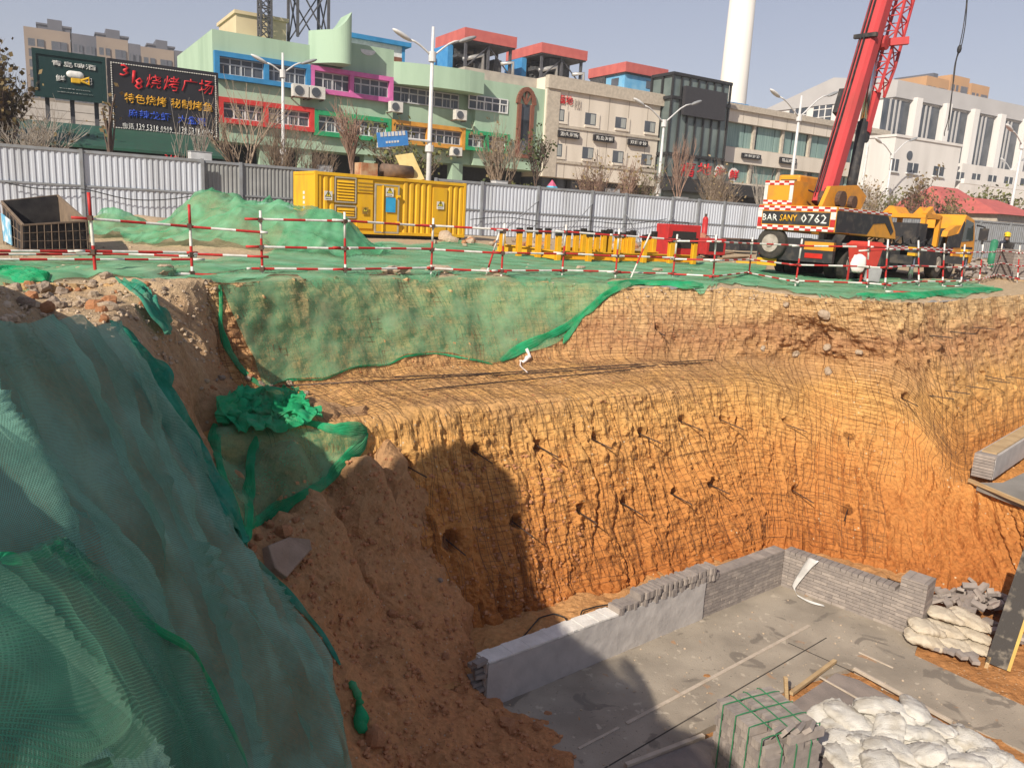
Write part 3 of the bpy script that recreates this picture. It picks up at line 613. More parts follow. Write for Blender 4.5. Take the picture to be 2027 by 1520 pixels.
# plastic sheet thrown over the right wall
mat('plastic_sheet',(.62,.61,.60),(.45,.44,.43),scale=6,rough=.35,spec=.5)
pc=[(1612,1107),(1598,1122),(1584,1142),(1572,1160),(1578,1178),(1600,1190),(1632,1199)]
b=MB(); vs=[];fs=[]
nrm=np.array([dR[1],-dR[0],0]); nrm*= -1 if np.dot(nrm,c_corner)>0 else 1
for i,(x,y) in enumerate(lerp_curve(pc,16)):
    p=pln(x,y,c_corner+nrm*.03,nrm) if y<1166 else fl(x,y,-5.185)
    wd=np.interp(i,[0,5,9,12,15],[.10,.06,.035,.06,.03]); t_=dR if y<1166 else np.array([.1,.9,0])
    for j,s in enumerate((-1,-.4,.4,1)): vs.append(np.array(p)+t_*wd*s+nrm*(.02*(j%2)+.01*random.random())+np.array([0,0,.015*(j%2)]))
for i in range(15):
    for j in range(3): a=i*4+j; fs.append((a,a+1,a+5,a+4))
b.add(vs,fs); o=b.build('plastic_sheet',MATS['plastic_sheet'],smooth=True,org=vs[0]); tag(o,'crumpled strip of clear white plastic hanging over the right brick wall','plastic sheet'); so=o.modifiers.new('s','SOLIDIFY'); so.thickness=.004
# hoses on the soil strip
mat('black_rubber',(.02,.02,.02),(.035,.035,.035),rough=.6)
for lb,pts in [('thin black hose curling on the shaded soil left of the low wall',[(1010,1282),(1040,1255),(1068,1222),(1098,1214),(1120,1222),(1122,1236),(1108,1250)]),('thin black hose bent over the sunlit soil strip behind the low wall',[(1148,1222),(1152,1208),(1180,1200),(1228,1193)])]:
    P=[]
    for x,y in lerp_curve(pts,24):
        h,_=hit(x,y,None); p=fl(x,y,-4.70); P.append(p)
    b=MB(); b.tube(P,.012,6); tag(b.build('hose',MATS['black_rubber'],smooth=True,org=P[0]),lb,'hose')
# ---- soil nails in the wall
mat('nail_steel',(.09,.06,.05),(.05,.04,.035),rough=.6,metal=.3)
for i,(p,n,hs) in enumerate(HP):
    b=MB(); n=np.array([n[0],n[1],0.]); n/=np.linalg.norm(n); a=p-n*.15+np.array([0,0,-.05]); L_=.42+.1*random.random(); e=p+n*L_+np.array([0,0,-.09]); b.tube([a,e],.011,5)
    tag(b.build('soil_nail',MATS['nail_steel'],org=tuple(p)),'steel soil nail sticking out of a drilled hole in the meshed orange wall','soil nail','soil nails in the pit wall')
for (x,y) in [(1840,783),(1872,773),(1912,764),(1955,752),(1838,664),(1885,657),(1925,648),(1990,745)]:
    p,n=hit(x,y)
    if p is None: continue
    b=MB(); nn=np.array([.75,-.6,0]); b.tube([p-nn*.1,p+nn*.5+np.array([0,0,.01])],.011,5); tag(b.build('soil_nail',MATS['nail_steel'],org=tuple(p)),'steel soil nail in the row on the curved upper right wall','soil nail','soil nails on the upper right wall')
# long rebars lying on the berm
for i,(a,m_,e) in enumerate([((520,770),(800,757),(1005,742)),((760,752),(1000,742),(1430,714)),((960,748),(1150,737),(1400,720)),((820,778),(1050,755),(1260,735))]):
    P=[]
    for x,y in lerp_curve([a,m_,e],26):
        h,n=hit(x,y)
        if h is not None: P.append(h+n*.05)
    P=smooth1(np.array(P),2); b=MB(); b.tube(list(P),.012,5); tag(b.build('rebar',MATS['nail_steel'],org=tuple(P[0])),['long rebar from the net corner along the left half of the berm','longest rebar running the whole berm to its right end','rebar lying close beside the longest one on the right half of the berm','rebar on the front lip of the berm over the wire mesh'][i],'rebar')
# ================================================================ GREEN DUST NETS
netmat('net_shade',(.15,.38,.29),cover=.66,var=.22,c2=(.28,.52,.42),trans=.3,weave=.02,dust=.3)
netmat('net_near',(.07,.30,.19),cover=.60,var=.2,c2=(.16,.38,.27),trans=.35,weave=.02,dust=.35)
netmat('net_wall',(.13,.44,.23),cover=.50,var=.2,c2=(.24,.50,.29),trans=.3,nscale=2.2)
netmat('net_ground',(.13,.48,.26),cover=.66,var=.32,c2=(.26,.54,.34),trans=.25,nscale=1.1)
netmat('net_green',(.03,.40,.17),cover=.93,var=.12,c2=(.05,.48,.23),trans=.35,nscale=3)
netmat('net_teal',(.03,.27,.17),cover=.9,var=.1,c2=(.07,.36,.26),trans=.3,nscale=3)
def sheet_px(name,A_,B_,nu,nv,mt,off=.05,fold=None,sm=2,tree=None,uvs=1.,parent=None):
    a=lerp_curve(A_,nu); b=lerp_curve(B_,nu); V=np.zeros((nu,nv,3)); last=None
    for i in range(nu):
        for j in range(nv):
            q=a[i]+(b[i]-a[i])*j/(nv-1); h,n=hit(q[0],q[1],tree)
            if h is None: h=last if last is not None else C0+ray(*q)*8
            V[i,j]=h; last=h
    if sm: V=smooth1(smooth1(V,sm,0),sm,1)
    N=gnorm(V); s=np.sign((N*(C0-V)).sum(-1,keepdims=True)); N*=s
    u=np.r_[0,np.cumsum(np.linalg.norm(np.diff(V.mean(1),axis=0),axis=1))][:,None]*np.ones(nv)
    w_=np.concatenate([np.zeros((nu,1)),np.cumsum(np.linalg.norm(np.diff(V,axis=1),axis=-1),axis=1)],1)
    d=off
    if fold is not None: d=off+fold(V,u,w_,a,b)
    V=V+N*(d[...,None] if hasattr(d,'shape') else d)
    return npmesh(name,V,gridq(nu,nv),mt,uv=np.stack([u,w_],-1),parent=parent),V
def rope(b,px,r,lift=.06,seg=26,strands=3,spread=.05,wob=.35,tree=None):
    """gathered net edge: a band of soft pleats following the surface"""
    P=[];Nn=[]
    for i,(x,y) in enumerate(lerp_curve(px,seg*2)):
        h,n=hit(x,y,tree)
        if h is None: continue
        P.append(h);Nn.append(n)
    if len(P)<5: return
    P=smooth1(np.array(P),2);Nn=smooth1(np.array(Nn),3); Nn/=np.linalg.norm(Nn,axis=1,keepdims=True)
    T=np.gradient(P,axis=0); T/=np.linalg.norm(T,axis=1,keepdims=True)+1e-9; Sd=np.cross(T,Nn)
    wd=spread+r*1.5; m=12*strands+7; sd=random.random()*50; k=len(P); vs=[];fs=[]
    for i in range(k):
        ww=wd*(1+.5*float(vnoise(np.array([[i*.16,sd,1.]]))[0])); ph=float(vnoise(np.array([[i*.10,sd,5.]]))[0])*2.5
        endf=min(1,.35+min(i,k-1-i)*.12)
        for j in range(m):
            u=j/(m-1)*2-1
            hgt=(1-u*u)**.6*r*1.1+r*.55*abs(math.sin((u+.12*ph)*(strands*4.2+1)+ph))*(1-u**6)+r*.3*float(vnoise(np.array([[i*.25,j*.35,sd]]))[0])
            q=P[i]+Sd[i]*u*ww*endf+Nn[i]*(lift*.45+hgt*endf)
            vs.append(q)
    for i in range(k-1):
        for j in range(m-1): a=i*m+j; fs.append((a,a+1,a+m+1,a+m))
    b.add(vs,fs)
# --- big shaded net over the near bank
def fold_big(V,u,w_,a,b):
    D=np.array([.62,-.35,-.70]); D/=np.linalg.norm(D); E_=np.cross(D,[.6,.5,.6]); E_/=np.linalg.norm(E_)
    p=V@E_; q=V@D
    X=np.stack([p*1.5+.25*vnoise(V*.8),q*.3,0*p],-1); r=1-np.abs(vnoise(X)); X2=np.stack([p*3.6+.4*vnoise(V*1.3),q*.6,0*p+4],-1); r2=1-np.abs(vnoise(X2))
    tp=np.clip((w_.max(1,keepdims=True)-w_)/.5,0,1)
    return tp*(.22*np.clip(r-.4,0,1)**1.5*2)+tp*.06*np.clip(r2-.62,0,1)*2+fbm(V*2.0,2)*.03+.01*fbm(V*9,2)
ed=[(222,662),(268,715),(330,800),(385,890),(432,985),(480,1090),(560,1180),(640,1275),(668,1320),(655,1365),(690,1450),(705,1545),(712,1640)]
lf=[(-420,600),(-420,760),(-420,880),(-420,1000),(-420,1090),(-420,1180),(-420,1260),(-420,1350),(-420,1420),(-420,1480),(-420,1600),(-420,1720)]
top=[(-420,612),(0,628),(80,630),(150,645),(222,662)]
bigP=thing('dust_net','large grey-green shade net draped in long folds over the near shaded bank','dust net',tuple(hit(300,1000)[0]))
def reparent(o,p): o.parent=p; o.matrix_parent_inverse=Matrix.Translation(-Vector(p.location))
o,BV=sheet_px('net_sheet',lf,ed,150,110,MATS['net_shade'],off=.06,fold=fold_big,sm=3); reparent(o,bigP)
b=MB()
rope(b,[(205,640),(245,660),(270,705),(300,760),(335,800),(375,865),(410,935),(440,1000),(470,1060),(483,1092)],.035,lift=.07,strands=4,spread=.05)
rope(b,[(225,645),(262,690),(300,728),(328,735),(318,770),(345,800)],.03,lift=.08,strands=2,spread=.04)
rope(b,[(483,1092),(520,1130),(575,1185),(640,1265),(672,1322)],.018,lift=.06,strands=2,spread=.02)
o=b.build('gathered_hem',MATS['net_teal'],smooth=True); reparent(o,bigP)
b=MB(); rope(b,[(260,735),(300,800),(350,880),(400,970),(450,1060)],.05,lift=.04,strands=2,spread=.06); o=b.build('gathered_fold',MATS['net_teal'],smooth=True); reparent(o,bigP)
# narrow flat flap inside the hem
o,_=sheet_px('net_flap',[(268,700),(300,740),(345,805),(400,905),(440,985),(478,1085)],[(232,672),(262,735),(300,800),(362,905),(410,985),(470,1092)],40,8,MATS['net_teal'],off=.10,fold=lambda V,u,w_,a,b:.03*np.sin(w_*40)+.02*vnoise(V*4),sm=1); reparent(o,bigP)
BT=bvh(BV)
# --- bright near net tied up at a knot
def fold_near(V,u,w_,a,b):
    k=hit(100,1092,BT)[0]; r=np.linalg.norm(V-k,axis=-1); ang=np.arctan2(V[...,2]-k[2],V[...,0]-k[0])
    return .07*np.exp(-r*3.)+.008*np.sin(ang*40)*np.exp(-r*1.1)+.02*fbm(V*3,2)
nn=thing('dust_net','brighter green net pinched up to a knot over the bottom left corner of the bank','dust net',tuple(hit(100,1092)[0]))
o,NV=sheet_px('net_sheet',[(100,1091),(160,1135),(230,1200),(300,1262),(362,1295),(395,1350),(430,1430),(485,1545),(520,1680)],[(-150,1170),(-150,1215),(-150,1270),(-150,1330),(-150,1390),(-150,1450),(-150,1500),(-150,1600),(-150,1700)],110,90,MATS['net_near'],off=.08,fold=fold_near,sm=8,tree=BT); reparent(o,nn)
b=MB(); rope(b,[(102,1090),(165,1135),(235,1202),(302,1262),(362,1296),(400,1352),(435,1432),(482,1538)],.010,lift=.12,strands=1,spread=.006,tree=BT); rope(b,[(102,1090),(70,1102),(30,1116),(-30,1140)],.008,lift=.08,strands=1,spread=.006,tree=BT)
kp,kn=hit(100,1090,BT); b.ell(kp+kn*.10,(.022,.02,.018),9,6,jit=.3); o=b.build('knotted_hem',MATS['net_green'],smooth=True); reparent(o,nn)
# --- hanging strip at the head of the gully
o,_=sheet_px('dust_net',[(232,560),(262,600),(285,640),(312,668)],[(282,562),(305,605),(324,640),(322,668)],30,16,MATS['net_teal'],off=.10,fold=lambda V,u,w_,a,b:.035*np.sin(w_*45)+.02*vnoise(V*5),sm=1)
tag(o,'narrow pleated green net strip hanging down the head of the gully','dust net')
# --- net over the upper tier of the far wall
def fold_wall(V,u,w_,a,b): return .02*fbm(V*2.5,2)+.03*np.clip(1-np.abs(vnoise(np.stack([u*.9+w_*.5,w_*.5,u*0],-1)))*3,0,1)
wl=thing('dust_net','pale green net hung over the upper tier of the far wall, ragged below','dust net',tuple(hit(700,600)[0]))
o,_=sheet_px('net_sheet',[(428,556),(560,553),(700,550),(850,549),(1000,550),(1100,554),(1180,558),(1245,560)],[(522,772),(572,752),(640,754),(700,728),(770,724),(800,706),(850,700),(900,703),(945,715),(975,724),(1020,706),(1070,694),(1110,680),(1122,648),(1160,612),(1248,566)],120,36,MATS['net_wall'],off=.05,fold=fold_wall,sm=1); reparent(o,wl)
b=MB(); rope(b,[(1245,563),(1205,580),(1165,612),(1128,645),(1080,668),(1030,690),(985,718)],.030,lift=.09,strands=4,spread=.06,seg=30)
rope(b,[(1205,578),(1150,630),(1112,682)],.022,lift=.09,strands=3,spread=.03)
rope(b,[(432,560),(437,600),(434,640),(450,690),(480,735),(522,770)],.018,lift=.06,strands=2,spread=.02)
rope(b,[(520,770),(560,752),(640,753),(700,726),(770,723),(800,705),(860,700),(945,714),(978,723)],.009,lift=.05,strands=1,spread=.01,seg=50)
o=b.build('gathered_edge',MATS['net_green'],smooth=True); reparent(o,wl)
b=MB(); rope(b,[(1200,566),(1260,562),(1330,566),(1395,570)],.045,lift=.05,strands=5,spread=.09); rope(b,[(1210,566),(1300,563),(1395,567)],.03,lift=.08,strands=4,spread=.07)
tag(b.build('dust_net',MATS['net_green'],smooth=True,org=tuple(hit(1300,564)[0])),'bunched green net rolled along the pit edge right of the wall net','dust net')
# --- crumpled net and its skirt on the soil mound
mn=thing('dust_net','bright green net crumpled over the soil mound at the left end of the berm','dust net',tuple(hit(560,830)[0]))
o,_=sheet_px('net_skirt',[(428,835),(500,842),(580,850),(660,852),(726,852)],[(430,930),(475,1050),(545,1015),(640,962),(726,862)],60,40,MATS['net_wall'],off=.05,fold=lambda V,u,w_,a,b:.03*fbm(V*3,3),sm=1); reparent(o,mn)
def crum(V,u,w_,a,b):
    q=V+.12*np.stack([vnoise(V*3),vnoise(V*3+7),vnoise(V*3+13)],-1); return .11*(1-np.abs(vnoise(q*3.6)))**3+.09*(1-np.abs(vnoise(q*8+3)))**3+.04*(1-np.abs(vnoise(q*15)))**2
o,_=sheet_px('crumpled_net',[(418,795),(470,783),(540,785),(600,792),(618,805)],[(425,838),(470,868),(540,868),(610,850),(640,838)],150,90,MATS['net_green'],off=.03,fold=crum,sm=1); reparent(o,mn)
b=MB(); rope(b,[(726,853),(715,880),(680,915),(630,965),(560,1005),(500,1035),(478,1052)],.035,lift=.05,strands=3,spread=.03)
rope(b,[(425,835),(424,880),(432,935),(455,1000),(476,1075)],.03,lift=.05,strands=3,spread=.035)
rope(b,[(508,865),(500,900),(490,980),(478,1085)],.032,lift=.08,strands=3,spread=.025)
rope(b,[(600,838),(650,850),(700,850),(727,852)],.035,lift=.04,strands=3,spread=.03)
o=b.build('rolled_hem',MATS['net_green'],smooth=True); reparent(o,mn)
# --- nets spread on the platform: laid from above
def sheet_xy(name,near,far,nu,nv,mt,off=.03,amp=.02,label='',rag=.0):
    a=lerp_curve([atz(x,y,.05)[:2] for x,y in near],nu); b=lerp_curve([atz(x,y,.15)[:2] for x,y in far],nu); V=np.zeros((nu,nv,3))
    for i in range(nu):
        r0=float(vnoise(np.array([[i*.23,1.,5.]]))[0])*rag; r1=float(vnoise(np.array([[i*.2,9.,2.]]))[0])*rag
        for j in range(nv):
            t=j/(nv-1); t=t*(1-r0*.1-r1*.1)+r0*.1; p=a[i]+(b[i]-a[i])*t; V[i,j]=(p[0],p[1],drop(p[0],p[1]))
    V[...,2]+=off+amp*np.abs(fbm(V*1.7,3))+amp*1.5*np.clip(1-np.abs(vnoise(V*np.array([.6,1.6,1])))*4,0,1)
    Q=gridq(nu,nv); zz=V.reshape(-1,3)[:,2][Q].min(1); o=npmesh(name,V,Q[zz>-.15],mt); return tag(o,label,'dust net')
sheet_xy('dust_net',[(-60,565),(120,556),(240,548),(430,553),(640,547),(800,545),(1000,547),(1240,558),(1400,566),(1500,562)],[(-60,505),(180,499),(440,506),(620,494),(760,487),(900,485),(1060,501),(1250,513),(1400,518),(1520,521)],170,60,MATS['net_ground'],label='long pale green net spread flat on the platform along the pit edge',rag=1.2)
sheet_xy('dust_net',[(1440,560),(1560,575),(1680,594),(1760,592),(1860,585),(1960,578)],[(1480,525),(1580,535),(1700,540),(1800,545),(1880,548),(1970,560)],80,30,MATS['net_ground'],label='green net trampled flat under the crane truck',rag=1.)
b=MB(); rope(b,[(1690,585),(1750,592),(1820,588),(1890,580),(1985,574)],.05,lift=.05,strands=6,spread=.14); tag(b.build('dust_net',MATS['net_green'],smooth=True,org=tuple(hit(1800,590)[0])),'bunched green net on the pit edge below the crane','dust net')
b=MB(); rope(b,[(-20,545),(20,540),(60,552),(90,560)],.06,lift=.05,strands=6,spread=.12); tag(b.build('dust_net',MATS['net_green'],smooth=True,org=tuple(hit(40,550)[0])),'small bunched green net on the ground at the left edge','dust net')
# heap net: dropped over the mounds
xs=np.linspace(mpos(175,22,0)[0],mpos(770,22,0)[0],200); ys=np.linspace(19.6,26.2,100); V=np.zeros((200,100,3))
for i,x in enumerate(xs):
    for j,y in enumerate(ys):
        yy=19.6+(y-19.6)*(1+.0*x); xx=x; V[i,j]=(xx,yy,drop(xx,yy))
V=smooth1(smooth1(V,1,0),1,1); V[...,2]+=.05+.13*np.clip(1-np.abs(vnoise(V*np.array([1.5,.8,.6])+2))*3.2,0,1)**1.5+.07*np.clip(1-np.abs(vnoise(V*np.array([3.1,2.2,1.5])))*3,0,1)+.05*np.abs(fbm(V*2.4,3))
Q=gridq(200,100); cx=V.reshape(-1,3)[Q].mean(1); rel=np.zeros(len(Q))
for (mx,my,mh,rx,ry) in MOUNDS: rel=np.maximum(rel,mh*np.exp(-((cx[:,0]-mx)/rx/1.25)**2-((cx[:,1]-my)/ry/1.3)**2))
keep=(rel>.10+.05*vnoise(cx*1.5))&~((np.abs(cx[:,0]-mpos(305,26,0)[0])<1.5)&(cx[:,1]>24.3))
netmat('net_heap',(.09,.44,.21),cover=.62,var=.3,c2=(.24,.55,.34),trans=.3,nscale=1.3)
o=npmesh('dust_net',V,Q[keep],MATS['net_heap']); tag(o,'green net draped over the humped soil heap in front of the yellow container','dust net')
# green rag at the foot of the bank
b=MB(); P=[hit(x,y)[0]+hit(x,y)[1]*.05 for x,y in lerp_curve([(688,1352),(700,1370),(706,1395),(712,1420),(708,1440),(722,1452)],14)]
b.tube(P,[.02,.05,.035,.05,.03,.05,.035,.05,.07,.09,.08,.06,.07,.03],8); tag(b.build('net_scrap',MATS['net_green'],smooth=True,org=tuple(P[0])),'twisted scrap of green net lying on the red soil below the big net','net scrap')
mat('white_rag',(.78,.72,.70),(.7,.6,.58),rough=.9)
b=MB(); P=[hit(x,y)[0]+hit(x,y)[1]*.06 for x,y in lerp_curve([(1038,690),(1046,705),(1040,722),(1028,715),(1030,730),(1043,742)],14)]; b.tube(P,[.01,.05,.03,.05,.06,.03,.04,.02,.02,.015,.015,.01,.01,.008],5); tag(b.build('rag',MATS['white_rag'],smooth=True,org=tuple(P[0])),'torn white rag caught on the mesh at the lower edge of the wall net','rag')
# ---- stones
mat('rock',(.36,.29,.23),(.26,.20,.16),scale=5,rough=.95,bump=.6,bscale=20)
mat('rock_tan',(.50,.40,.30),(.40,.30,.21),scale=5,rough=.95,bump=.6,bscale=20)
mat('rock_clay',(.50,.235,.115),(.40,.19,.095),scale=6,rough=.95,bump=.7,bscale=20)
mat('red_brick_bit',(.42,.17,.10),(.36,.13,.08),rough=.95)
def rockmesh(seed,mt,flat=.7,nu=9,nv=6,amp=.35):
    b=MB(); b.ell((0,0,0),(1,.8,flat),nu,nv,pw=.75); V=np.array(b.v); V*=(1+amp*fbm(V*1.3+seed*9,3))[:,None]; b.v=[tuple(v) for v in V]; o=b.build('rock',mt); return o
RK={k:[rockmesh(i+s,MATS[k]) for i in range(4)] for s,k in ((0,'rock'),(10,'rock_tan'),(20,'rock_clay'))}; RU=set()
def rock(k,i,p,s,label,group=None,cat='rock',rot=None,name=None):
    o=RK[k][i]
    if (k,i) in RU: o=o.copy(); COL.objects.link(o)
    RU.add((k,i)); o.location=tuple(p); o.scale=s if hasattr(s,'__len__') else (s,)*3; o.rotation_euler=rot or (random.uniform(-.4,.4),random.uniform(-.4,.4),random.uniform(0,6)); 
    return tag(o,label,cat,group)
b=MB()
sp,sn=hit(560,1100); q=[hit(x,y)[0] for x,y in [(518,1085),(560,1068),(602,1072),(606,1092),(580,1120),(556,1148),(532,1130)]]
q=[p+sn*.1 for p in q]; vs=q+[p-sn*.14 for p in q]; n=len(q); b.add(vs,[tuple(range(n)),tuple(range(2*n-1,n-1,-1))]+[(i,i+n,(i+1)%n+n,(i+1)%n) for i in range(n)])
mat('slab_stone',(.33,.24,.18),(.25,.18,.13),scale=4,rough=.9,bump=.4); tag(b.build('stone_slab',MATS['slab_stone'],org=tuple(sp),bevel=.015),'flat broken concrete slab stuck in the bank beside the green net','stone slab')
for i,(x,y,s,k) in enumerate([(560,1055,.11,'rock_clay'),(535,1040,.06,'rock_clay'),(497,1085,.07,'rock_clay'),(510,1065,.05,'rock_clay'),(585,1030,.05,'rock_clay'),(737,1465,.14,'rock_clay'),(620,1180,.05,'rock_clay'),(870,1150,.05,'rock'),(775,1215,.06,'rock_clay'),(830,1235,.05,'rock_clay'),(1000,1440,.13,'rock_clay'),(1085,1425,.10,'rock_clay'),(960,1395,.06,'rock_clay'),(1065,1440,.08,'rock_clay'),(880,1300,.06,'rock_clay'),(825,1330,.05,'rock_clay')]):
    p,n_=hit(x,y); rock(k,i%4,p+n_*s*.3,s,'reddish clod of earth resting on the shaded bank','clods on the shaded bank','clod')
for i,(x,y,s,k) in enumerate([(780,542,.30,'rock_tan'),(870,538,.30,'rock_tan'),(735,543,.09,'rock_tan')]):
    p,n_=hit(x,y); rock(k,i%4,p+np.array([0,0,s*.2]),(s,s*.6,s*.45),['long flat tan stone on the net below the third rail post','blocky tan stone lying against the rail post','little tan stone left of the long flat one'][i],rot=(0,0,.6*i))
for i in range(46):
    x=random.uniform(0,240);y=random.uniform(560,618)
    if random.random()<.45: x=random.uniform(180,330);y=random.uniform(548,640)
    p,n_=hit(x,y)
    if p is None or p[1]<6: continue
    s=random.uniform(.03,.10); rock(['rock_tan','rock','rock_clay'][i%3],i%4,p+n_*s*.3,s,'stone in the loose rubble on the platform left of the pit','stones on the left platform')
for i in range(40):
    x=random.uniform(395,620);y=random.uniform(755,850) if random.random()<.5 else random.uniform(740,790)
    p,n_=hit(x,y)
    if p is None: continue
    s=random.uniform(.02,.07); rock(['rock_tan','rock','rock_clay'][i%3],i%4,p+n_*s*.2,s,'stone scattered at the left end of the berm','stones at the left end of the berm')
for i,(x,y,s) in enumerate([(1637,690,.10),(1630,620,.13),(1575,700,.09),(1510,690,.07),(1555,585+20,.08),(1700,697,.08),(1640,735,.10)]):
    p,n_=hit(x,y); rock('rock_tan',i%4,p+n_*s*.2,s,'pale stone bedded in the upper right cut face','pale stones in the cut face')
# crumbs of earth: too many to count
def crumbs(name,N,boxpx,smin,smax,mt):
    b=MB(); k=0
    while k<N:
        x=random.uniform(boxpx[0],boxpx[2]);y=random.uniform(boxpx[1],boxpx[3]); h,n_=hit(x,y)
        k+=1
        if h is None or len(boxpx)>4 and not boxpx[4](x,y): continue
        s=smin*(smax/smin)**(random.random()**2); b.ell(h+n_*s*.3,(s,s*.85,s*.7),5,3,jit=.25,rot=Matrix.Rotation(random.random()*6,3,'Z'))
    o=b.build(name,mt); return tag(o,kind='stuff')
right=lambda x,y: x>(440+(y-900)*.47 if y>900 else 330+(y-700)*.55)
crumbs('earth_crumbs',3600,(480,900,1150,1520,lambda x,y:right(x,y) and x>500),.008,.05,MATS['rock_clay'])
crumbs('berm_crumbs',1500,(400,640,1450,800),.006,.028,MATS['rock_clay'])
crumbs('rubble_crumbs',900,(0,556,430,720),.01,.045,MATS['rock_tan'])
crumbs('edge_gravel',700,(900,540,2027,600),.01,.04,MATS['rock_tan'])

b=MB()
for i in range(420):
    x=random.uniform(1000,2020);y=random.uniform(1180,1515); p=fl(x,y,-5.19)
    if y<1385-(x-1000)*.42 or (x>1545 and y<1175+(x-1545)*.42): continue
    s=.006+.02*random.random()**3; b.ell((p[0],p[1],-5.195),(s,s*.8,s*.6),5,3,jit=.3)
tag(b.build('slab_grit',MATS['rock_tan']),kind='stuff')
# ================================================================ ON THE PLATFORM
def G(px,py,z=0.05):
    p=np.array(atz(px,py,z))
    for _ in range(6): g=float(gz(p[0],p[1])); p=np.array(atz(px,py,g+(min(z,.05) if p[1]>24 else z)))
    return p
mat('paint_red',(.52,.035,.03),(.40,.03,.028),scale=8,rough=.5,bump=.1)
mat('paint_white',(.74,.72,.69),(.58,.55,.51),scale=9,rough=.55,bump=.1)
mat('clamp_iron',(.07,.05,.04),(.12,.07,.05),scale=20,rough=.8)
RWm=[MATS['paint_red'],MATS['paint_white']]
def rwbar(b,a,e,r=.024,band=.5,ph=0):
    a=Vector(a);e=Vector(e);L_=(e-a).length;d=(e-a)/L_; t=-(ph%(2*band)); k=0
    while t<L_:
        s=max(0,t);f=min(L_,t+band)
        if f-s>.01: b.tube([a+d*s,a+d*f],r,7,m=k%2,cap=(s==0 or f==L_))
        t+=band;k+=1
# guard rail posts: (bottom px, top px)
def post_at(bx_,by_,tx,ty,z=.0):
    p=G(bx_,by_,z); q=pln(tx,ty,p,np.array([-p[0],-p[1],0])/np.linalg.norm(p[:2])); return p,np.array(q)
posts=[((190,548),(175,381)),((381,545),(374,405)),((520,548),(515,417)),((684,549),(682,420)),((853,545),(858,432)),((992,549),(999,442)),((1112,548),(1121,445)),((1218,551),(1226,453)),((1331,552),(1341,464)),((1411,558),(1418,465)),((1482,549),(1490,470)),((1574,566),(1588,473)),((1717,572),(1720,476)),((1752,574),(1758,474)),((1820,568),(1818,476)),((1866,568),(1870,482)),((1902,567),(1910,484)),((1938,563),(1946,484)),((1976,552),(1984,482)),((2014,560),(2019,486)),((2060,560),(2062,488))]
PP=[post_at(*p[0],*p[1]) for p in posts]
def up(i,f): return PP[i][0]+(PP[i][1]-PP[i][0])*f
runs=[(0,2,(.70,.30,.03),'red and white tube guard rail at the left end with bright red posts'),(2,8,(.86,.45,.12),'red and white tube guard rail along the middle of the pit edge'),(8,12,(.86,.45,.12),'red and white tube guard rail in front of the rear of the crane truck'),(12,20,(.80,.45,.12),'red and white tube guard rail at the right end beside the crane cab')]
for (i0,i1,hs,lb) in runs:
    t=thing('guard_rail',lb,'guard rail',tuple(PP[i0][0]),0,'guard rails along the pit edge'); o0=tuple(PP[i0][0])
    for i in range(i0,i1+(1 if i1==20 else 0)):
        b=MB(); a,e=PP[i]; a=a+np.array([0,0,-.1])
        if i<2: rwbar(b,e,a,.026,.42 if i==0 else .36,0)
        else: rwbar(b,e,a,.024,.5,.5 if i not in (5,) else .5)
        o=b.build('post',RWm,org=o0,parent=t,smooth=True); o.location=(0,0,0)
    for k,h in enumerate(hs):
        b=MB(); idx=list(range(i0,i1+1)); ov=np.array([0,0,random.uniform(-.02,.02)])
        for q in range(len(idx)-1):
            a=up(idx[q],h)+ov; e=up(idx[q+1],h+random.uniform(-.02,.02))+ov; dd=(e-a)/np.linalg.norm(e-a)
            rwbar(b,a-dd*.25-np.array([.02,.04,0]),e+dd*.15-np.array([.02,.04,0]),.024,.42,random.random()*.8)
        b.build('rail',RWm,org=o0,parent=t,smooth=True)
    for i in range(i0,i1+(1 if i1==20 else 0)):
        for h in hs: p=up(i,h); b=MB(); b.box(tuple(p-np.array([0,.02,0])),(.075,.09,.08),rz=random.random()); b.build('clamp',MATS['clamp_iron'],org=o0,parent=t)
for (b0,t0) in [((962,546),(988,462)),((1248,552),(1287,462))]:
    a,e=post_at(*b0,*t0); b=MB(); rwbar(b,e,a,.022,.4,.4); tag(b.build('brace_tube',RWm,org=tuple(a),smooth=True),'red and white tube leaning as a brace on the middle guard rail','brace','leaning braces on the guard rail')
for i,((x0,y0),(x1,y1),z) in enumerate([((-40,504),(412,503),.16),((-40,514),(405,514),.10),((60,497),(390,508),.22),((-40,497),(160,498),.3)]):
    b=MB(); a,e=G(x0,y0,z),G(x1,y1,z); rwbar(b,a,e,.024,.45,i*.3); tag(b.build('loose_tube',RWm,org=tuple(a),smooth=True),'loose red and white tube lying with others in front of the black skip','tube','loose tubes on the ground')
b=MB(); a,e=G(1753,577),G(1802,579); rwbar(b,e,a,.024,.5,0); tag(b.build('loose_tube',RWm,org=tuple(a),smooth=True),'short loose red and white tube lying below the crane at the pit edge','tube')
b=MB(); a,e=G(1868,567),G(1905,566); rwbar(b,e,a,.02,.6,.6); tag(b.build('loose_tube',RWm,org=tuple(a),smooth=True),'short white tube lying at the foot of the right end guard rail','tube')
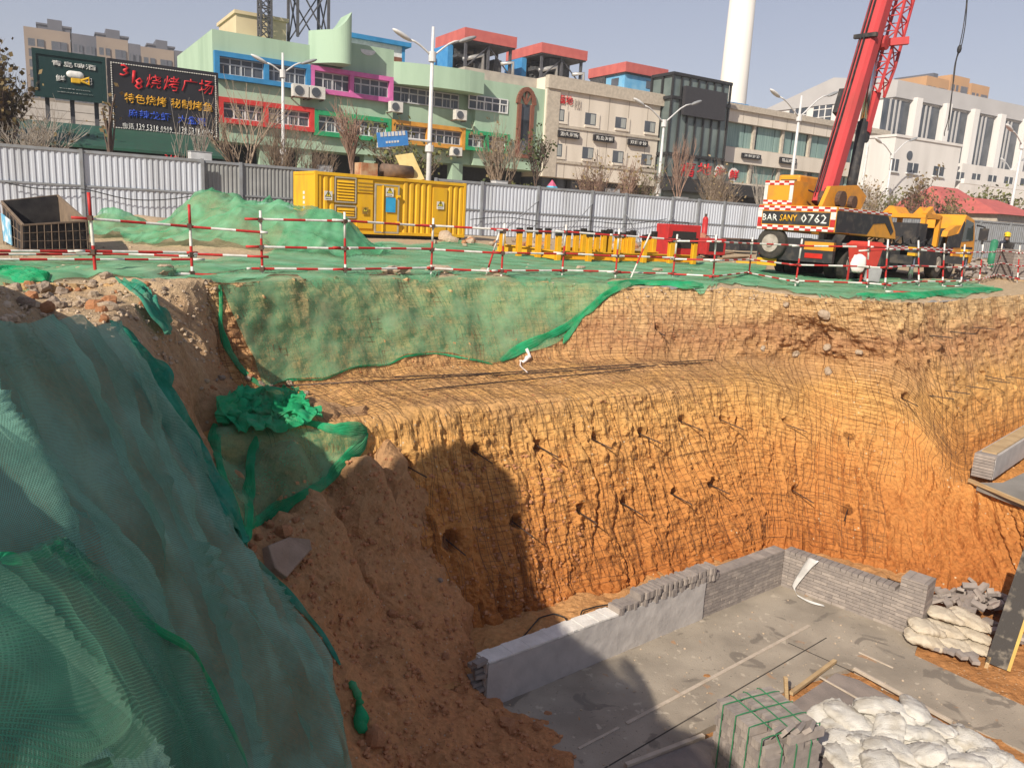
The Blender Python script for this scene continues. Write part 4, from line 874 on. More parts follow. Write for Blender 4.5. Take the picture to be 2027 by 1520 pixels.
# ---- black skip on the left
mat('black_ply',(.016,.015,.017),(.04,.037,.037),scale=3,rough=.8,bump=.2)
mat('ply_edge',(.23,.17,.12),(.16,.12,.09),rough=.8)
mat('cage_wire',(.20,.15,.11),(.12,.09,.07),rough=.7)
f0=G(47,495,.02); f1=G(176,495,.02); fn_=lambda q:np.array([-q[0],-q[1],0])/np.linalg.norm(q[:2])
t0=np.array(pln(46,446,f0,fn_(f0))); t1=np.array(pln(172,438,f1,fn_(f1))); r0=np.array(atY(3,399,f0[1]+1.7)); r1=np.array(atY(114,387,f1[1]+1.5)); g0=np.array([r0[0]+.1,r0[1]-.1,.02]); g1=np.array([r1[0]+.1,r1[1]-.1,.02])
sk_=thing('rubble_skip','open black plywood skip caged in wire mesh at the left edge','skip',tuple(f0)); o0=tuple(f0)
def qpanel(nm,A,B,C,D,th,mt):
    A,B,C,D=[np.array(x) for x in (A,B,C,D)]; n=np.cross(B-A,D-A); n=n/np.linalg.norm(n)*th; b=MB(); b.add([A,B,C,D,A+n,B+n,C+n,D+n],[(0,1,2,3),(7,6,5,4),(0,4,5,1),(1,5,6,2),(2,6,7,3),(3,7,4,0)]); return b.build(nm,mt,org=o0,parent=sk_)
qpanel('front_panel',f0,f1,t1,t0,-.03,MATS['black_ply']); qpanel('left_panel',g0,f0,t0,r0,-.03,MATS['black_ply']); qpanel('back_panel',g0,g1,r1,r0,.03,MATS['black_ply']); qpanel('right_panel',f1,g1,r1,t1,.03,MATS['ply_edge']); qpanel('floor_panel',f0+[0,0,.03],f1+[0,0,.03],g1+[0,0,.03],g0+[0,0,.03],.02,MATS['black_ply'])
b=MB()
for p,q in ((t0,t1),(t1,r1),(r1,r0),(r0,t0)): b.bar(p,q,.04)
b.build('rim',MATS['ply_edge'],org=o0,parent=sk_)
b=MB(); eo=np.array([0,-.04,0]); so_=np.array([-.04,-.02,0])
for i in range(10): f=i/9; b.tube([f0+(f1-f0)*f+eo,t0+(t1-t0)*f+eo],.009,4)
for f in (.03,.35,.68,.98): b.tube([f0+(t0-f0)*f+eo,f1+(t1-f1)*f+eo],.009,4); b.tube([f0+(t0-f0)*f+so_,g0+(r0-g0)*f+so_],.009,4)
for i in range(7): f=i/6; b.tube([f0+(g0-f0)*f+so_,t0+(r0-t0)*f+so_],.009,4)
b.build('wire_cage',MATS['cage_wire'],org=o0,parent=sk_)
mat('notice_blue',(.12,.40,.62),(.6,.7,.75),scale=4,rough=.5,lo=.45,hi=.6)
L_=lambda u,v:(f0+(g0-f0)*u)*(1-v)+(t0+(r0-t0)*u)*v+so_*1.6
qpanel('notice_board',L_(.85,.15),L_(.40,.1),L_(.40,.85),L_(.85,.8),.02,MATS['notice_blue'])
# ---- yellow generator container
mat('cont_yellow',(.72,.41,.018),(.50,.27,.03),scale=2.2,rough=.5,lo=.48,hi=.82,stretch=(1,1,.35),detail=9)
mat('cont_dark',(.42,.24,.03),(.33,.2,.04),rough=.6)
mat('louver_grey',(.42,.38,.30),(.34,.31,.25),rough=.6)
mat('skid_black',(.03,.028,.028),rough=.7)
mat('sticker_white',(.75,.74,.70),rough=.6); mat('sign_yellow',(.75,.62,.05),rough=.6); mat('sign_black',(.02,.02,.02),rough=.6); mat('sticker_blue',(.03,.32,.62),(.05,.4,.7),rough=.4); mat('pale_yellow',(.72,.56,.25),(.62,.47,.2),rough=.6)
cR=G(917,478,.0); cang=R(90-53.2); ct=np.array([math.cos(cang),math.sin(cang),0])
cn=np.array([ct[1],-ct[0],0])
cL=pln(623,460,cR,cn); Lc=float(np.linalg.norm((cL-cR)[:2])); cL=cR-ct*Lc
Hc=float(pln(921,364,cR,cn)[2]-cR[2]); pl_=pln(582,339,cR-ct*Lc+np.array([0,0,Hc]),ct); Wc=float(abs(np.dot((pl_-cL)[:2],cn[:2])))
Wc=min(max(Wc,1.8),3.2)
con=thing('generator_container','yellow steel generator container with louvres, doors and warning stickers','container',tuple(cL),cang)
def cx(px,py):                         # pixel on the long face -> local (x,z)
    p=pln(px,py,cR,cn); return float(np.dot((p-cL)[:2],ct[:2])),float(p[2]-cL[2])
sk0=.10*Hc/2.5+.05
b=MB(); z0=cx(800,463)[1]*.0+.17; 
xs=[0.0]; b.bx(.02,Lc-.02,.03,Wc-.03,z0,Hc-.02)
b.build('body',MATS['cont_yellow'],con)
def corr(x0,x1,z0_,z1_,y,n,dpth=.05,ax=0):
    w_=(x1-x0)/n
    for i in range(n):
        a=x0+i*w_; poly=[(a+.12*w_,y),(a+.30*w_,y-dpth),(a+.70*w_,y-dpth),(a+.88*w_,y)]
        b.prism([(p,q) for p,q in poly],z0_,z1_,ax='z')
zb,zt_=z0+.10,Hc-.14
for (pa,pb,n) in [(626,664,3),(797,856,5),(886,918,3)]: b=MB(); corr(cx(pa,400)[0],cx(pb,400)[0],zb,zt_,.03,n); b.build('corrugated_panel',MATS['cont_yellow'],con)
b=MB(); f=.03
b.bx(-.02,Lc+.02,-.05,.06,Hc-.12,Hc); b.bx(-.02,Lc+.02,-.05,.06,z0-.02,z0+.10); b.bx(-.02,.10,-.052,.062,z0-.02,Hc+.012); b.bx(Lc-.10,Lc+.02,-.052,.062,z0-.02,Hc+.012)
b.bx(-.021,.06,.0,Wc,Hc-.11,Hc+.005); b.bx(-.022,.06,Wc-.08,Wc+.02,z0-.02,Hc+.01); b.bx(-.018,.04,.06,Wc-.08,z0+.02,Hc-.12)
b.build('corner_frame',MATS['cont_yellow'],con,bevel=.01)
b=MB(); b.bx(.15,Lc-.05,.12,Wc-.1,-.0,z0); b.build('skid',MATS['skid_black'],con)
for (pa,pb,ya,yb) in [(664,702,352,402),(664,702,408,432)]:
    x0_,zt0=cx(pa,ya);x1_,zb0=cx(pb,yb); zt0=cx(pa,ya)[1]; zb0=cx(pa,yb-4)[1]; b=MB(); b.bx(x0_,x1_,-.03,.03,zb0,zt0,0)
    k=int((zt0-zb0)/.11)
    for i in range(k): zz=zb0+.06+i*(zt0-zb0-.08)/max(1,k); b.prism([(-.03,zz),(-.075,zz-.03),(-.075,zz-.022),(-.03,zz+.05)],x0_+.05,x1_-.05,m=1,ax='x')
    b.bx(x0_-.03,x1_+.03,-.06,-.03,zt0,zt0+.05,2); b.bx(x0_-.03,x1_+.03,-.06,-.03,zb0-.05,zb0,2); b.bx(x0_-.04,x0_,-.062,-.03,zb0-.04,zt0+.04,2); b.bx(x1_,x1_+.04,-.062,-.03,zb0-.04,zt0+.04,2)
    b.build('louvre',[MATS['cont_dark'],MATS['cont_yellow'],MATS['louver_grey']],con)
def panel(nm,pa,pb,ya,yb,mt,y=-.012,ed=None):
    x0_,z1_=cx(pa,ya); x1_=cx(pb,ya)[0]; z0_=cx(pa,yb)[1]; b=MB(); b.bx(x0_,x1_,y-.02,.03,z0_,z1_); o=b.build(nm,mt,con,bevel=.008); return x0_,x1_,z0_,z1_,o
panel('access_panel',706,738,384,452,MATS['cont_yellow']); panel('vent_panel',706,738,355,381,MATS['cont_yellow'])
b=MB()
for i in range(3): q=cx(708,360+i*7); q2=cx(737,360+i*7); b.bx(q[0],q2[0],-.05,-.0,q[1]-.05,q[1]-.01)
b.build('vent_slats',MATS['cont_dark'],con)
x0_,x1_,z0_,z1_,dr=panel('door',744,787,367,458,MATS['cont_yellow'],y=-.03)
b=MB()
for q in ((x0_-.06,x0_,z0_,z1_),(x1_,x1_+.06,z0_,z1_),(x0_-.06,x1_+.06,z1_,z1_+.06),(x0_-.06,x1_+.06,z0_-.06,z0_)): b.bx(q[0],q[1],-.062,-.02,q[2],q[3])
b.build('door_gasket',MATS['louver_grey'],dr)
b=MB(); b.tube([(x0_+.28,-.085,z0_-.02),(x0_+.28,-.085,z1_+.02)],.035,6); b.build('lock_bar',MATS['cont_yellow'],dr)
for zz in (.2,.78): b=MB(); b.cyl((x1_+.02,-.08,z0_+(z1_-z0_)*zz),.06,.14,8,ax='x'); b.build('hinge',MATS['cont_yellow'],dr)
panel('side_door',857,885,372,462,MATS['cont_yellow'],y=-.02)
def sticker(pa,pb,ya,yb,tri=True,y=-.09,base='sticker_white',nm='warning_sticker'):
    x0_,z1_=cx(pa,ya); x1_=cx(pb,ya)[0]; z0_=cx(pa,yb)[1]; b=MB(); b.bx(x0_,x1_,y,y+.012,z0_,z1_,0); w_=x1_-x0_; h_=z1_-z0_; xc=(x0_+x1_)/2
    if tri:
        zc=z0_+h_*.36; r=w_*.42; b.prism([(xc-r,zc),(xc+r,zc),(xc,zc+r*1.7)],y-.004,y-.0005,2); r2=r*.74; b.prism([(xc-r2,zc+r*.14),(xc+r2,zc+r*.14),(xc,zc+r*.14+r2*1.7)],y-.008,y-.0045,1)
        b.prism([(xc-.02,zc+r*1.15),(xc+r*.22,zc+r*1.2),(xc+.01,zc+r*.75),(xc+r*.2,zc+r*.75),(xc-r*.08,zc+r*.22),(xc,zc+r*.6),(xc-r*.2,zc+r*.6)],y-.012,y-.0085,2)
        for i in range(4): b.bx(x0_+w_*(.18+.17*i),x0_+w_*(.29+.17*i),y-.004,y-.0005,z0_+h_*.10,z0_+h_*.20,2)
    b.build(nm,[MATS[base],MATS['sign_yellow'],MATS['sign_black']],con)
sticker(640,656,378,396); sticker(762,777,372,389,y=-.1); sticker(863,877,399,414); sticker(715,727,410,424,base='cont_dark')
sticker(762,781,391,420,tri=False,base='sticker_blue',y=-.1,nm='notice_sticker')
b=MB()
for i in range(6): z=cx(640,380)[1]-.18*i; b.bx(-.034,-.024,Wc*.44,Wc*.52,z-.11,z)
b.build('end_lettering',MATS['sticker_white'],con)
mat('rust',(.30,.11,.05),(.42,.30,.2),scale=4,rough=.9)
xr=cx(745,360)[0]; b=MB(); b.bx(xr-.35,xr+.35,.6,1.2,Hc,Hc+.5); b.build('exhaust_box',MATS['rust'],con)
mat('pipe_dark',(.12,.08,.06),(.2,.13,.09),rough=.7); b=MB(); b.cyl((xr+1.35,.9,Hc+.28),.28,1.3,12,ax='x'); b.build('silencer',MATS['pipe_dark'],con,smooth=True)
xh0=cx(812,355)[0];xh1=cx(866,355)[0]; hh=Matrix.Rotation(R(58),3,'X'); b=MB(); b.box(((xh0+xh1)/2-.1,1.0,Hc+.50),(xh1-xh0-.45,1.25,.04),rot=Matrix.Rotation(R(-12),3,'Y')@hh); b.build('roof_hatch',MATS['pale_yellow'],con)
# ---- yellow steel frames with black-tipped posts
mat('steel_yellow',(.75,.40,.02),(.66,.34,.02),scale=4,rough=.5); mat('tip_black',(.025,.022,.02),rough=.6)
fr=[((993,500),(993,452)),((1026,505),(1029,451)),((1046,503),(1049,450)),((1064,508),(1068,452)),((1082,505),(1084,452)),((1103,514),(1106,455)),((1122,505),(1125,456)),((1138,507),(1140,455)),((1152,509),(1154,452)),((1164,516),(1167,457)),((1179,507),(1181,459)),((1192,510),(1194,455)),((1203,510),(1206,454)),((1219,516),(1223,459)),((1233,510),(1236,461)),((1241,511),(1244,458)),((1249,512),(1252,456)),((1273,518),(1277,465)),((1281,510),(1284,464)),((1291,511),(1294,458)),((1325,520),(1329,470)),((1332,511),(1336,467)),((1371,521),(1375,472))]
b0=MB()
for i,((xb,yb),(xt,yt)) in enumerate(fr):
    a=G(xb,yb+2,.03); e=np.array(pln(xt,yt,a,np.array([-a[0],-a[1],0])/np.linalg.norm(a[:2]))); h=float(e[2]-a[2]); t=thing('steel_post','upright yellow steel post with black tip among the frames before the hoarding','steel post',tuple(a),R(30),'black-tipped yellow posts')
    w_=.15; b=MB(); b.bx(-w_/2,w_/2,-w_/2,-w_/2+.02,0,h*.8); b.bx(-w_/2,w_/2,w_/2-.02,w_/2,0,h*.8); b.bx(-.012,.012,-w_/2+.02,w_/2-.02,0,h*.8); b.build('shaft',MATS['steel_yellow'],t)
    b=MB(); b.bx(-w_/2-.01,w_/2+.01,-w_/2-.01,w_/2+.01,h*.8,h); b.build('tip',MATS['tip_black'],t,bevel=.01)
for i,(p,q,lb) in enumerate([((985,497),(1066,507),'yellow steel beam lying at the left end of the post frames'),((1064,507),(1105,514),'short yellow beam joining the two long ones at an angle'),((1104,513),(1376,520),'longest yellow steel beam lying along the front of the post frames'),((1100,503),(1300,513),'yellow steel beam behind the longest one')]):
    a,e=G(*p,.05),G(*q,.05); b=MB(); d=Vector(e-a); rt=d.to_track_quat('Z','Y').to_matrix()
    for c,s_ in (((0,.115),(.22,.025)),((0,-.115),(.22,.025)),((0,0),(.025,.205))): b.box(tuple(Vector((a+e)/2+np.array([0,0,.13]))+rt@Vector((c[0],c[1],0))),(s_[0],s_[1],d.length),rot=rt)
    tag(b.build('steel_beam',MATS['steel_yellow'],org=tuple(a)),lb,'steel beam')
# ---- welding gear
mat('machine_red',(.50,.03,.03),(.38,.03,.03),rough=.45); mat('drum_blue',(.02,.22,.55),(.03,.16,.42),rough=.45); mat('bag_red',(.5,.1,.08),(.35,.2,.12),rough=.9,scale=6)
def box_machine(name,px,w_,d_,h_,mt,label,cat,extra=None):
    p=G(*px,.1); t=thing(name,label,cat,tuple(p),R(25)); b=MB(); b.bx(-w_/2,w_/2,-d_/2,d_/2,.08,h_); b.build('casing',mt,t,bevel=.03)
    b=MB(); b.bx(-w_*.36,w_*.36,-d_/2-.015,-d_/2,h_*.3,h_*.8); b.build('panel',MATS['skid_black'] if extra is None else extra,t); b=MB()
    for x in (-w_*.38,w_*.38):
        for y in (-d_*.35,d_*.35): b.cyl((x,y,.05),.05,.06,8,ax='x')
    b.build('castors',MATS['skid_black'],t); b=MB(); b.tube([(-w_*.3,0,h_),(-w_*.3,0,h_+.09),(w_*.3,0,h_+.09),(w_*.3,0,h_)],.018,6); b.build('handle',MATS['skid_black'],t); return t
box_machine('welding_machine',(1338,510),1.5,.8,1.25,MATS['machine_red'],'large red welding machine behind the blue drum','welding machine')
box_machine('welding_machine',(1405,508),1.0,.7,.75,MATS['machine_red'],'small low red welding machine at the right of the gear','welding machine')
box_machine('tool_box',(1363,509),.42,.4,.62,MATS['steel_yellow'],'upright yellow tool box between the welding machines','tool box')
p=G(1319,505,.1); t=thing('blue_drum','blue plastic drum at the left of the welding gear','drum',tuple(p)); b=MB(); b.cyl((0,0,.5),.36,1.0,18); b.build('shell',MATS['drum_blue'],t,smooth=False); b=MB()
for z in (.25,.5,.75,.99): b.cyl((0,0,z),.375,.05,18)
b.build('hoops',MATS['drum_blue'],t)
p=G(1378,502,.1); t=thing('gas_trolley','dark hose reel trolley with tarpaulin behind the yellow tool box','trolley',tuple(p),.3); b=MB(); b.bx(-.7,.7,-.4,.4,.25,.32); b.build('deck',MATS['skid_black'],t); b=MB(); b.ell((0,0,.55),(.65,.4,.35),12,8,jit=.15); b.build('tarpaulin',MATS['bag_red'],t); b=MB()
for x in (-.5,.5): b.cyl((x,-.42,.2),.2,.08,12,ax='y')
b.build('wheels',MATS['black_rubber'],t)
for i,(px,py,h,lb) in enumerate([(1398,455,2.0,'red gas cylinder standing against the hoarding')]):
    p=G(1390,500,.15); t=thing('gas_cylinder',lb,'gas cylinder',tuple(p)); b=MB(); b.cyl((0,0,.75),.13,1.5,12); b.ell((0,0,1.5),(.13,.13,.12),12,6); b.build('tank',MATS['machine_red'],t,smooth=True); b=MB(); b.cyl((0,0,1.67),.05,.14,8); b.build('valve',MATS['clamp_iron'],t)
# rubble along the hoarding
for i in range(60):
    x=random.uniform(905,1330); y=random.uniform(476,486)+(x-905)*.02; p=G(x,y,.17); s=random.uniform(.06,.2); rock(['rock_tan','rock_clay','rock'][i%3],i%4,p+[0,0,s*.3],s,'rubble stone in the loose line along the foot of the hoarding','rubble along the hoarding')
for i,(x,y,s) in enumerate([(880,478,.32),(895,480,.22),(930,482,.18),(860,482,.12)]): rock('rock_tan',i%4,G(x,y,.15)+[0,0,s*.4],s,['largest tan boulder at the foot of the yellow container','second tan boulder right of the largest by the container','tan stone just right of the container corner','small tan stone left of the container boulders'][i])
for i,(x,y,s) in enumerate([(285,443,.6),(265,455,.45),(300,455,.5),(355,447,.5),(330,458,.35),(245,462,.3)]):
    rock(['rock_tan','rock'][i%2],i%4,np.array(atY(x,y,27.2)),(s,s*.7,s*.5),['longest pale concrete lump on top of the heap behind the net','pale lump at the lower left of the heap top','broad pale lump under the longest one','squared brown lump beside the guard post on the heap','small lump in the dip of the heap','smallest lump at the left of the heap'][i],'',rot=(0,0,.3*i))
# ================================================================ HOARDING AND STREET
class Fac:
    """a vertical facade plane: local x along the street, local y into the building, z up"""
    def __init__(s,px,Y,deg,z0=.35):
        s.P=np.array(atY(px,400,Y)); s.P[2]=z0; a=R(deg); s.t=np.array([math.sin(a),math.cos(a),0]); s.n=np.array([math.cos(a),-math.sin(a),0]); s.rz=R(90-deg)
    def uv(s,px,py,d=0.):                 # d: distance in front of (+) or behind (-) the plane
        p=pln(px,py,s.P+s.n*d,s.n); return float(np.dot((p-s.P)[:2],s.t[:2])),float(p[2]-s.P[2])
    def w(s,u,y,z): return s.P+s.t*u-s.n*y+np.array([0,0,z])
    def rect(s,xl,yt,xr,yb,d=0.):
        u0,z1=s.uv(xl,yt,d); u1,z0=s.uv(xr,yb,d); return u0,u1,z0,z1
    def thing(s,name,label,cat,u=0,y=0,group=None): return thing(name,label,cat,tuple(s.w(u,y,0)),s.rz,group)
def textmesh(body,h,mt,parent,x,y,z,name='lettering',center=True,depth=.03,wd=None,shear=0,bold=0):
    c=bpy.data.curves.new('t','FONT'); c.body=body; c.size=1; c.extrude=.0; c.resolution_u=2; c.offset=bold*.35; c.resolution_u=1
    o=bpy.data.objects.new('t',c); COL.objects.link(o); dg=bpy.context.evaluated_depsgraph_get(); me=bpy.data.meshes.new_from_object(o.evaluated_get(dg)); bpy.data.objects.remove(o)
    n=len(me.vertices); V=np.empty(n*3,np.float32); me.vertices.foreach_get('co',V); V=V.reshape(-1,3)
    lo_,hi_=V.min(0),V.max(0); sc=h/(hi_[1]-lo_[1]); sx=sc if wd is None else wd/(hi_[0]-lo_[0])
    X=(V[:,0]-(lo_[0]+hi_[0])/2*(1 if center else 0)-(0 if center else lo_[0]))*sx; Z=(V[:,1]-(lo_[1]+hi_[1])/2)*sc
    V2=np.stack([X+Z*shear+x,np.full(n,y),Z+z],-1).astype(np.float32); me.vertices.foreach_set('co',V2.ravel())
    me.materials.clear(); me.materials.append(mt); me.update(); ob=bpy.data.objects.new(name,me); COL.objects.link(ob); ob.parent=parent
    m=ob.modifiers.new('s','SOLIDIFY'); m.thickness=depth; m.offset=0; return ob
mat('hoard_white',(.51,.55,.62),(.36,.38,.41),scale=1.1,lo=.42,hi=.85,stretch=(1,1,.2),detail=8,rough=.5,bump=.0); mat('hoard_grey',(.33,.34,.34),(.26,.27,.27),scale=1.2,rough=.55); mat('hoard_frame',(.25,.27,.30),(.20,.21,.22),rough=.6,scale=3)
FH=Fac(0,30.5,60.2,.38)
def hoard(name,lab,posts_px,ytop,mt,rib=.21,hgt=2.62,dark=False,depth=0.):
    us=[FH.uv(x,400)[0] for x in posts_px]; t=FH.thing(name,lab,'hoarding',us[0],depth,'hoardings along the street'); u0=us[0]
    for a,e in zip(us[:-1],us[1:]):
        n=max(2,int((e-a)/rib)); vs=[];fs=[]
        prof=[(0,0),(.42,0),(.5,-.035),(.92,-.035)]
        for i in range(n):
            for q,yy in prof: x=a-u0+(i+q)*(e-a)/n; vs+=[(x,yy,.02),(x,yy,hgt)]
        vs+=[(e-u0,0,.02),(e-u0,0,hgt)]; k=len(vs)//2
        for i in range(k-1): fs.append((2*i,2*i+2,2*i+3,2*i+1))
        b=MB().add(vs,fs); b.build('panel',mt,t)
        b=MB(); b.bx(a-u0,e-u0,-.075,-.037,hgt-.09,hgt+.02); b.build('top_rail',MATS['hoard_frame'],t)
        b=MB(); b.bx(a-u0,e-u0,-.075,-.037,hgt*.47,hgt*.47+.07); b.build('mid_rail',MATS['hoard_frame'],t)
    for e in us:
        b=MB(); b.bx(e-u0-.06,e-u0+.06,-.14,-.036,-.1,hgt+.05); b.build('post',MATS['hoard_frame'],t)
    return t,us
h1,u1=hoard('site_hoarding','pale corrugated hoarding at the left behind the black skip',[-140,-20,165,402],0,MATS['hoard_white'])
h2,u2=hoard('site_hoarding','dull grey corrugated hoarding left of the yellow container',[403,480,640],0,MATS['hoard_grey'],rib=.16,depth=.35)
h3,u3=hoard('site_hoarding','pale corrugated hoarding in the middle behind the yellow post frames',[860,952,1063,1170,1237,1330,1382,1433,1520,1640],0,MATS['hoard_white'],rib=.2)
h4,u4=hoard('site_hoarding','grey hoarding at the right behind the crane cab',[1590,1660,1740,1800,1880,1940,2000,2080,2180],0,MATS['hoard_frame'],rib=.25,depth=-2.5)
for (xt,yt,xb,yb,hh,uu) in [(1063,398,1003,452,h3,u3[0]),(1170,403,1128,455,h3,u3[0]),(1237,425,1268,465,h3,u3[0]),(1330,428,1298,465,h3,u3[0])]:
    b=MB(); a=FH.uv(xt,yt); e=FH.uv(xb,yb,1.5); b.tube([(a[0]-uu,-.14,a[1]),(e[0]-uu,-1.5,max(-.1,e[1]))],.025,5); b.build('brace',MATS['hoard_frame'],hh)
for i,(pts,lb) in enumerate([([(0,360),(90,378),(160,370),(250,397),(330,397),(395,386)],'black cable sagging along the left hoarding'),([(920,436),(1003,427),(1080,443),(1160,435),(1240,447),(1330,432)],'black cable looped along the middle hoarding')]):
    b=MB(); P=[FH.w(FH.uv(x,y,.25)[0],-.25,FH.uv(x,y,.25)[1]) for x,y in lerp_curve(pts,30)]; P=smooth1(np.array(P),2); b.tube(list(P),.02,5); tag(b.build('cable',MATS['black_rubber'],org=tuple(P[0])),lb,'cable')
# fallen white sheet panel in front of the grey hoarding
b=MB(); a=FH.uv(425,382,1.6);e=FH.uv(640,402,1.6); t=FH.thing('fallen_panel','loose white corrugated panel leaning before the grey hoarding','panel',a[0],-1.6); L_=e[0]-a[0]
n=60
for i in range(n): b.box(((i+.5)*L_/n,.25+.1*(i%2)*.2,.5),(L_/n*.96,.03,1.15),rot=Matrix.Rotation(R(-25),3,'X'))
b.build('sheet',MATS['hoard_white'],t); b=MB(); b.tube([(0,.45,1.02),(L_*.45,.5,1.0),(L_*.5,.0,.1)],.03,5); b.tube([(0,.45,1.02),(.2,-.1,.1)],.03,5); b.build('frame_tube',MATS['hoard_frame'],t)
# ---------------------------------------------------------------- pale green building
mat('wall_green',(.37,.51,.385),(.27,.39,.29),scale=.9,rough=.85,lo=.42,hi=.80,stretch=(1,1,.13),detail=8); mat('wall_green_dark',(.10,.22,.13),(.08,.18,.11),rough=.8)
mat('glass_dark',(.045,.055,.07),(.10,.11,.13),scale=.5,rough=.15,spec=.5); mat('glass_grey',(.11,.12,.14),(.07,.08,.095),scale=.6,rough=.2); mat('alu',(.50,.52,.54),rough=.4); mat('white_frame',(.72,.73,.73),rough=.5)
for nm,c in (('trim_blue',(.04,.24,.50)),('trim_pink',(.62,.15,.40)),('trim_red',(.62,.05,.045)),('trim_green',(.03,.34,.14)),('trim_orange',(.62,.30,.05))): mat(nm,c,rough=.6,scale=2)
mat('beige_wall',(.62,.52,.34),(.55,.46,.30),scale=.6,rough=.85); mat('dark_void',(.018,.02,.022),(.03,.03,.03),rough=.6); mat('ac_white',(.66,.65,.61),rough=.6); mat('rust_brown',(.22,.09,.06),rough=.8); mat('concrete',(.48,.42,.36),(.38,.33,.29),scale=1.5,rough=.9)
FG=Fac(427,60,57.4)
gb=FG.thing('shop_building','long pale green three storey building with bright coloured window surrounds','building')
zo=FG.uv(435,279)[1]; uA=0.; uB,uC,uD,uE=[FG.uv(x,200)[0] for x in (690,778,942,1078)]
zA=FG.uv(427,59)[1]; zB=FG.uv(735,92)[1]; zC=FG.uv(800,122)[1]; zD=FG.uv(1000,165)[1]; DG=14
b=MB(); b.bx(0,uB,0,DG,zo,zA); b.bx(uB,uC,0,DG,zo,zB); b.bx(uC,uD,.6,DG,zo,zC-.05); b.bx(uD,uE,0,DG,zo,zD); b.build('walls',MATS['wall_green'],gb)
b=MB(); b.bx(.5,uE-.2,3.,DG-.5,-.3,zo); b.build('ground_floor',MATS['dark_void'],gb)
for x in (530,607,735,910): u=FG.uv(x,310)[0]; b=MB(); b.bx(u-.5,u+.5,.3,1.3,-.3,zo); b.build('pillar',MATS['wall_green'],gb)
# projecting curved band over the recessed windows
zc1=FG.uv(780,122)[1]; zc0=FG.uv(780,166)[1]; n=16; poly=[(uC,.6)]
for i in range(n+1): f=i/n; poly.append((uC+(uD-uC)*f,-1.5*math.sin(min(1,f*1.25)*math.pi/2)**.8*(1 if f<.8 else 1-(f-.8)*.6) if f>0 else .0))
poly.append((uD,.6)); b=MB(); b.prism(poly,zc0,zc1,ax='z'); b.build('curved_band',MATS['wall_green'],gb)
# curved fin
f0,f1=FG.uv(613,100)[0],FG.uv(677,100)[0]; zf0=FG.uv(640,130)[1]; zf1=FG.uv(614,61)[1]; zf2=FG.uv(676,34)[1]; n=18; vs=[];fs=[]
for i in range(n+1):
    f=i/n; u=f0+(f1-f0)*f; y=-2.2*math.sin(math.pi*min(1,f*.62+.0)); z1=zf1+(zf2-zf1)*max(0,(f-.45)/.55)**1.8
    vs+=[(u,y,zf0),(u,y,z1),(u,.3,z1),(u,.3,zf0)]
for i in range(n):
    a=4*i
    for j in range(4): fs.append((a+j,a+4+j,a+4+(j+1)%4,a+(j+1)%4))
fs+=[(0,1,2,3),(4*n+3,4*n+2,4*n+1,4*n)]; MB().add(vs,fs).build('curved_fin',MATS['wall_green'],gb)
def window(parent,fc,xl,yt,xr,yb,trim=None,tw=.34,panes=4,frame='alu',glass='glass_dark',divs=(),proj=.45,trans=.62,y0=0.,sep=None,bars=True):
    u0,u1,z0,z1=fc.rect(xl,yt,xr,yb); 
    iu0,iu1,iz0,iz1=(u0+tw,u1-tw,z0+tw,z1-tw) if trim else (u0,u1,z0,z1)
    b=MB(); b.bx(iu0,iu1,y0-.03,y0+.1,iz0,iz1); g=b.build('window',MATS[glass],parent)
    b=MB(); n=panes
    for i in range(n+1): x=iu0+(iu1-iu0)*i/n; b.bx(x-.05,x+.05,y0-.10,y0-.031,iz0,iz1)
    zt_=iz0+(iz1-iz0)*trans; b.bx(iu0,iu1,y0-.095,y0-.032,zt_-.05,zt_+.05); b.bx(iu0,iu1,y0-.098,y0-.033,iz0-.02,iz0+.08); b.bx(iu0,iu1,y0-.098,y0-.033,iz1-.08,iz1+.02)
    if bars:
        k=int((iu1-iu0)/.32)
        for i in range(k):
            if (i//3)%2: x=iu0+(i+.5)*(iu1-iu0)/k; b.bx(x-.015,x+.015,y0-.07,y0-.034,iz0,zt_)
    b.build('mullions',MATS[frame],g)
    b=MB(); b.bx(iu0+.05,iu1-.05,y0-.05,y0-.0301,zt_+.06,iz1-.08); b.build('roller_blind',MATS['glass_grey'],g)
    if trim:
        b=MB(); b.bx(u0,u1,y0-proj,y0+.05,z1-tw,z1); b.bx(u0,u1,y0-proj,y0+.05,z0,z0+tw); b.bx(u0,u0+tw,y0-proj+.003,y0+.05,z0+tw,z1-tw); b.bx(u1-tw,u1,y0-proj+.003,y0+.05,z0+tw,z1-tw)
        for d in divs: ud=fc.uv(d,(yt+yb)/2)[0]; b.bx(ud-tw/2,ud+tw/2,y0-proj+.003,y0+.05,z0+tw,z1-tw)
        b.build('surround',MATS[trim],g)
    return g
window(gb,FG,422,101,612,181,'trim_blue',panes=8,divs=(525,)); window(gb,FG,611,130,774,205,'trim_pink',panes=8,divs=(693,))
window(gb,FG,430,192,619,263,'trim_red',panes=8,divs=(524,),frame='white_frame'); window(gb,FG,619,218,770,284,'trim_green',panes=8,divs=(691,),frame='white_frame')
window(gb,FG,772,237,916,298,'trim_orange',panes=8,divs=(845,)); window(gb,FG,917,257,1003,306,'trim_green',tw=.3,panes=6,divs=(960,),frame='white_frame')
window(gb,FG,781,168,912,217,panes=8,y0=.55); window(gb,FG,928,187,1003,226,panes=5,frame='white_frame')
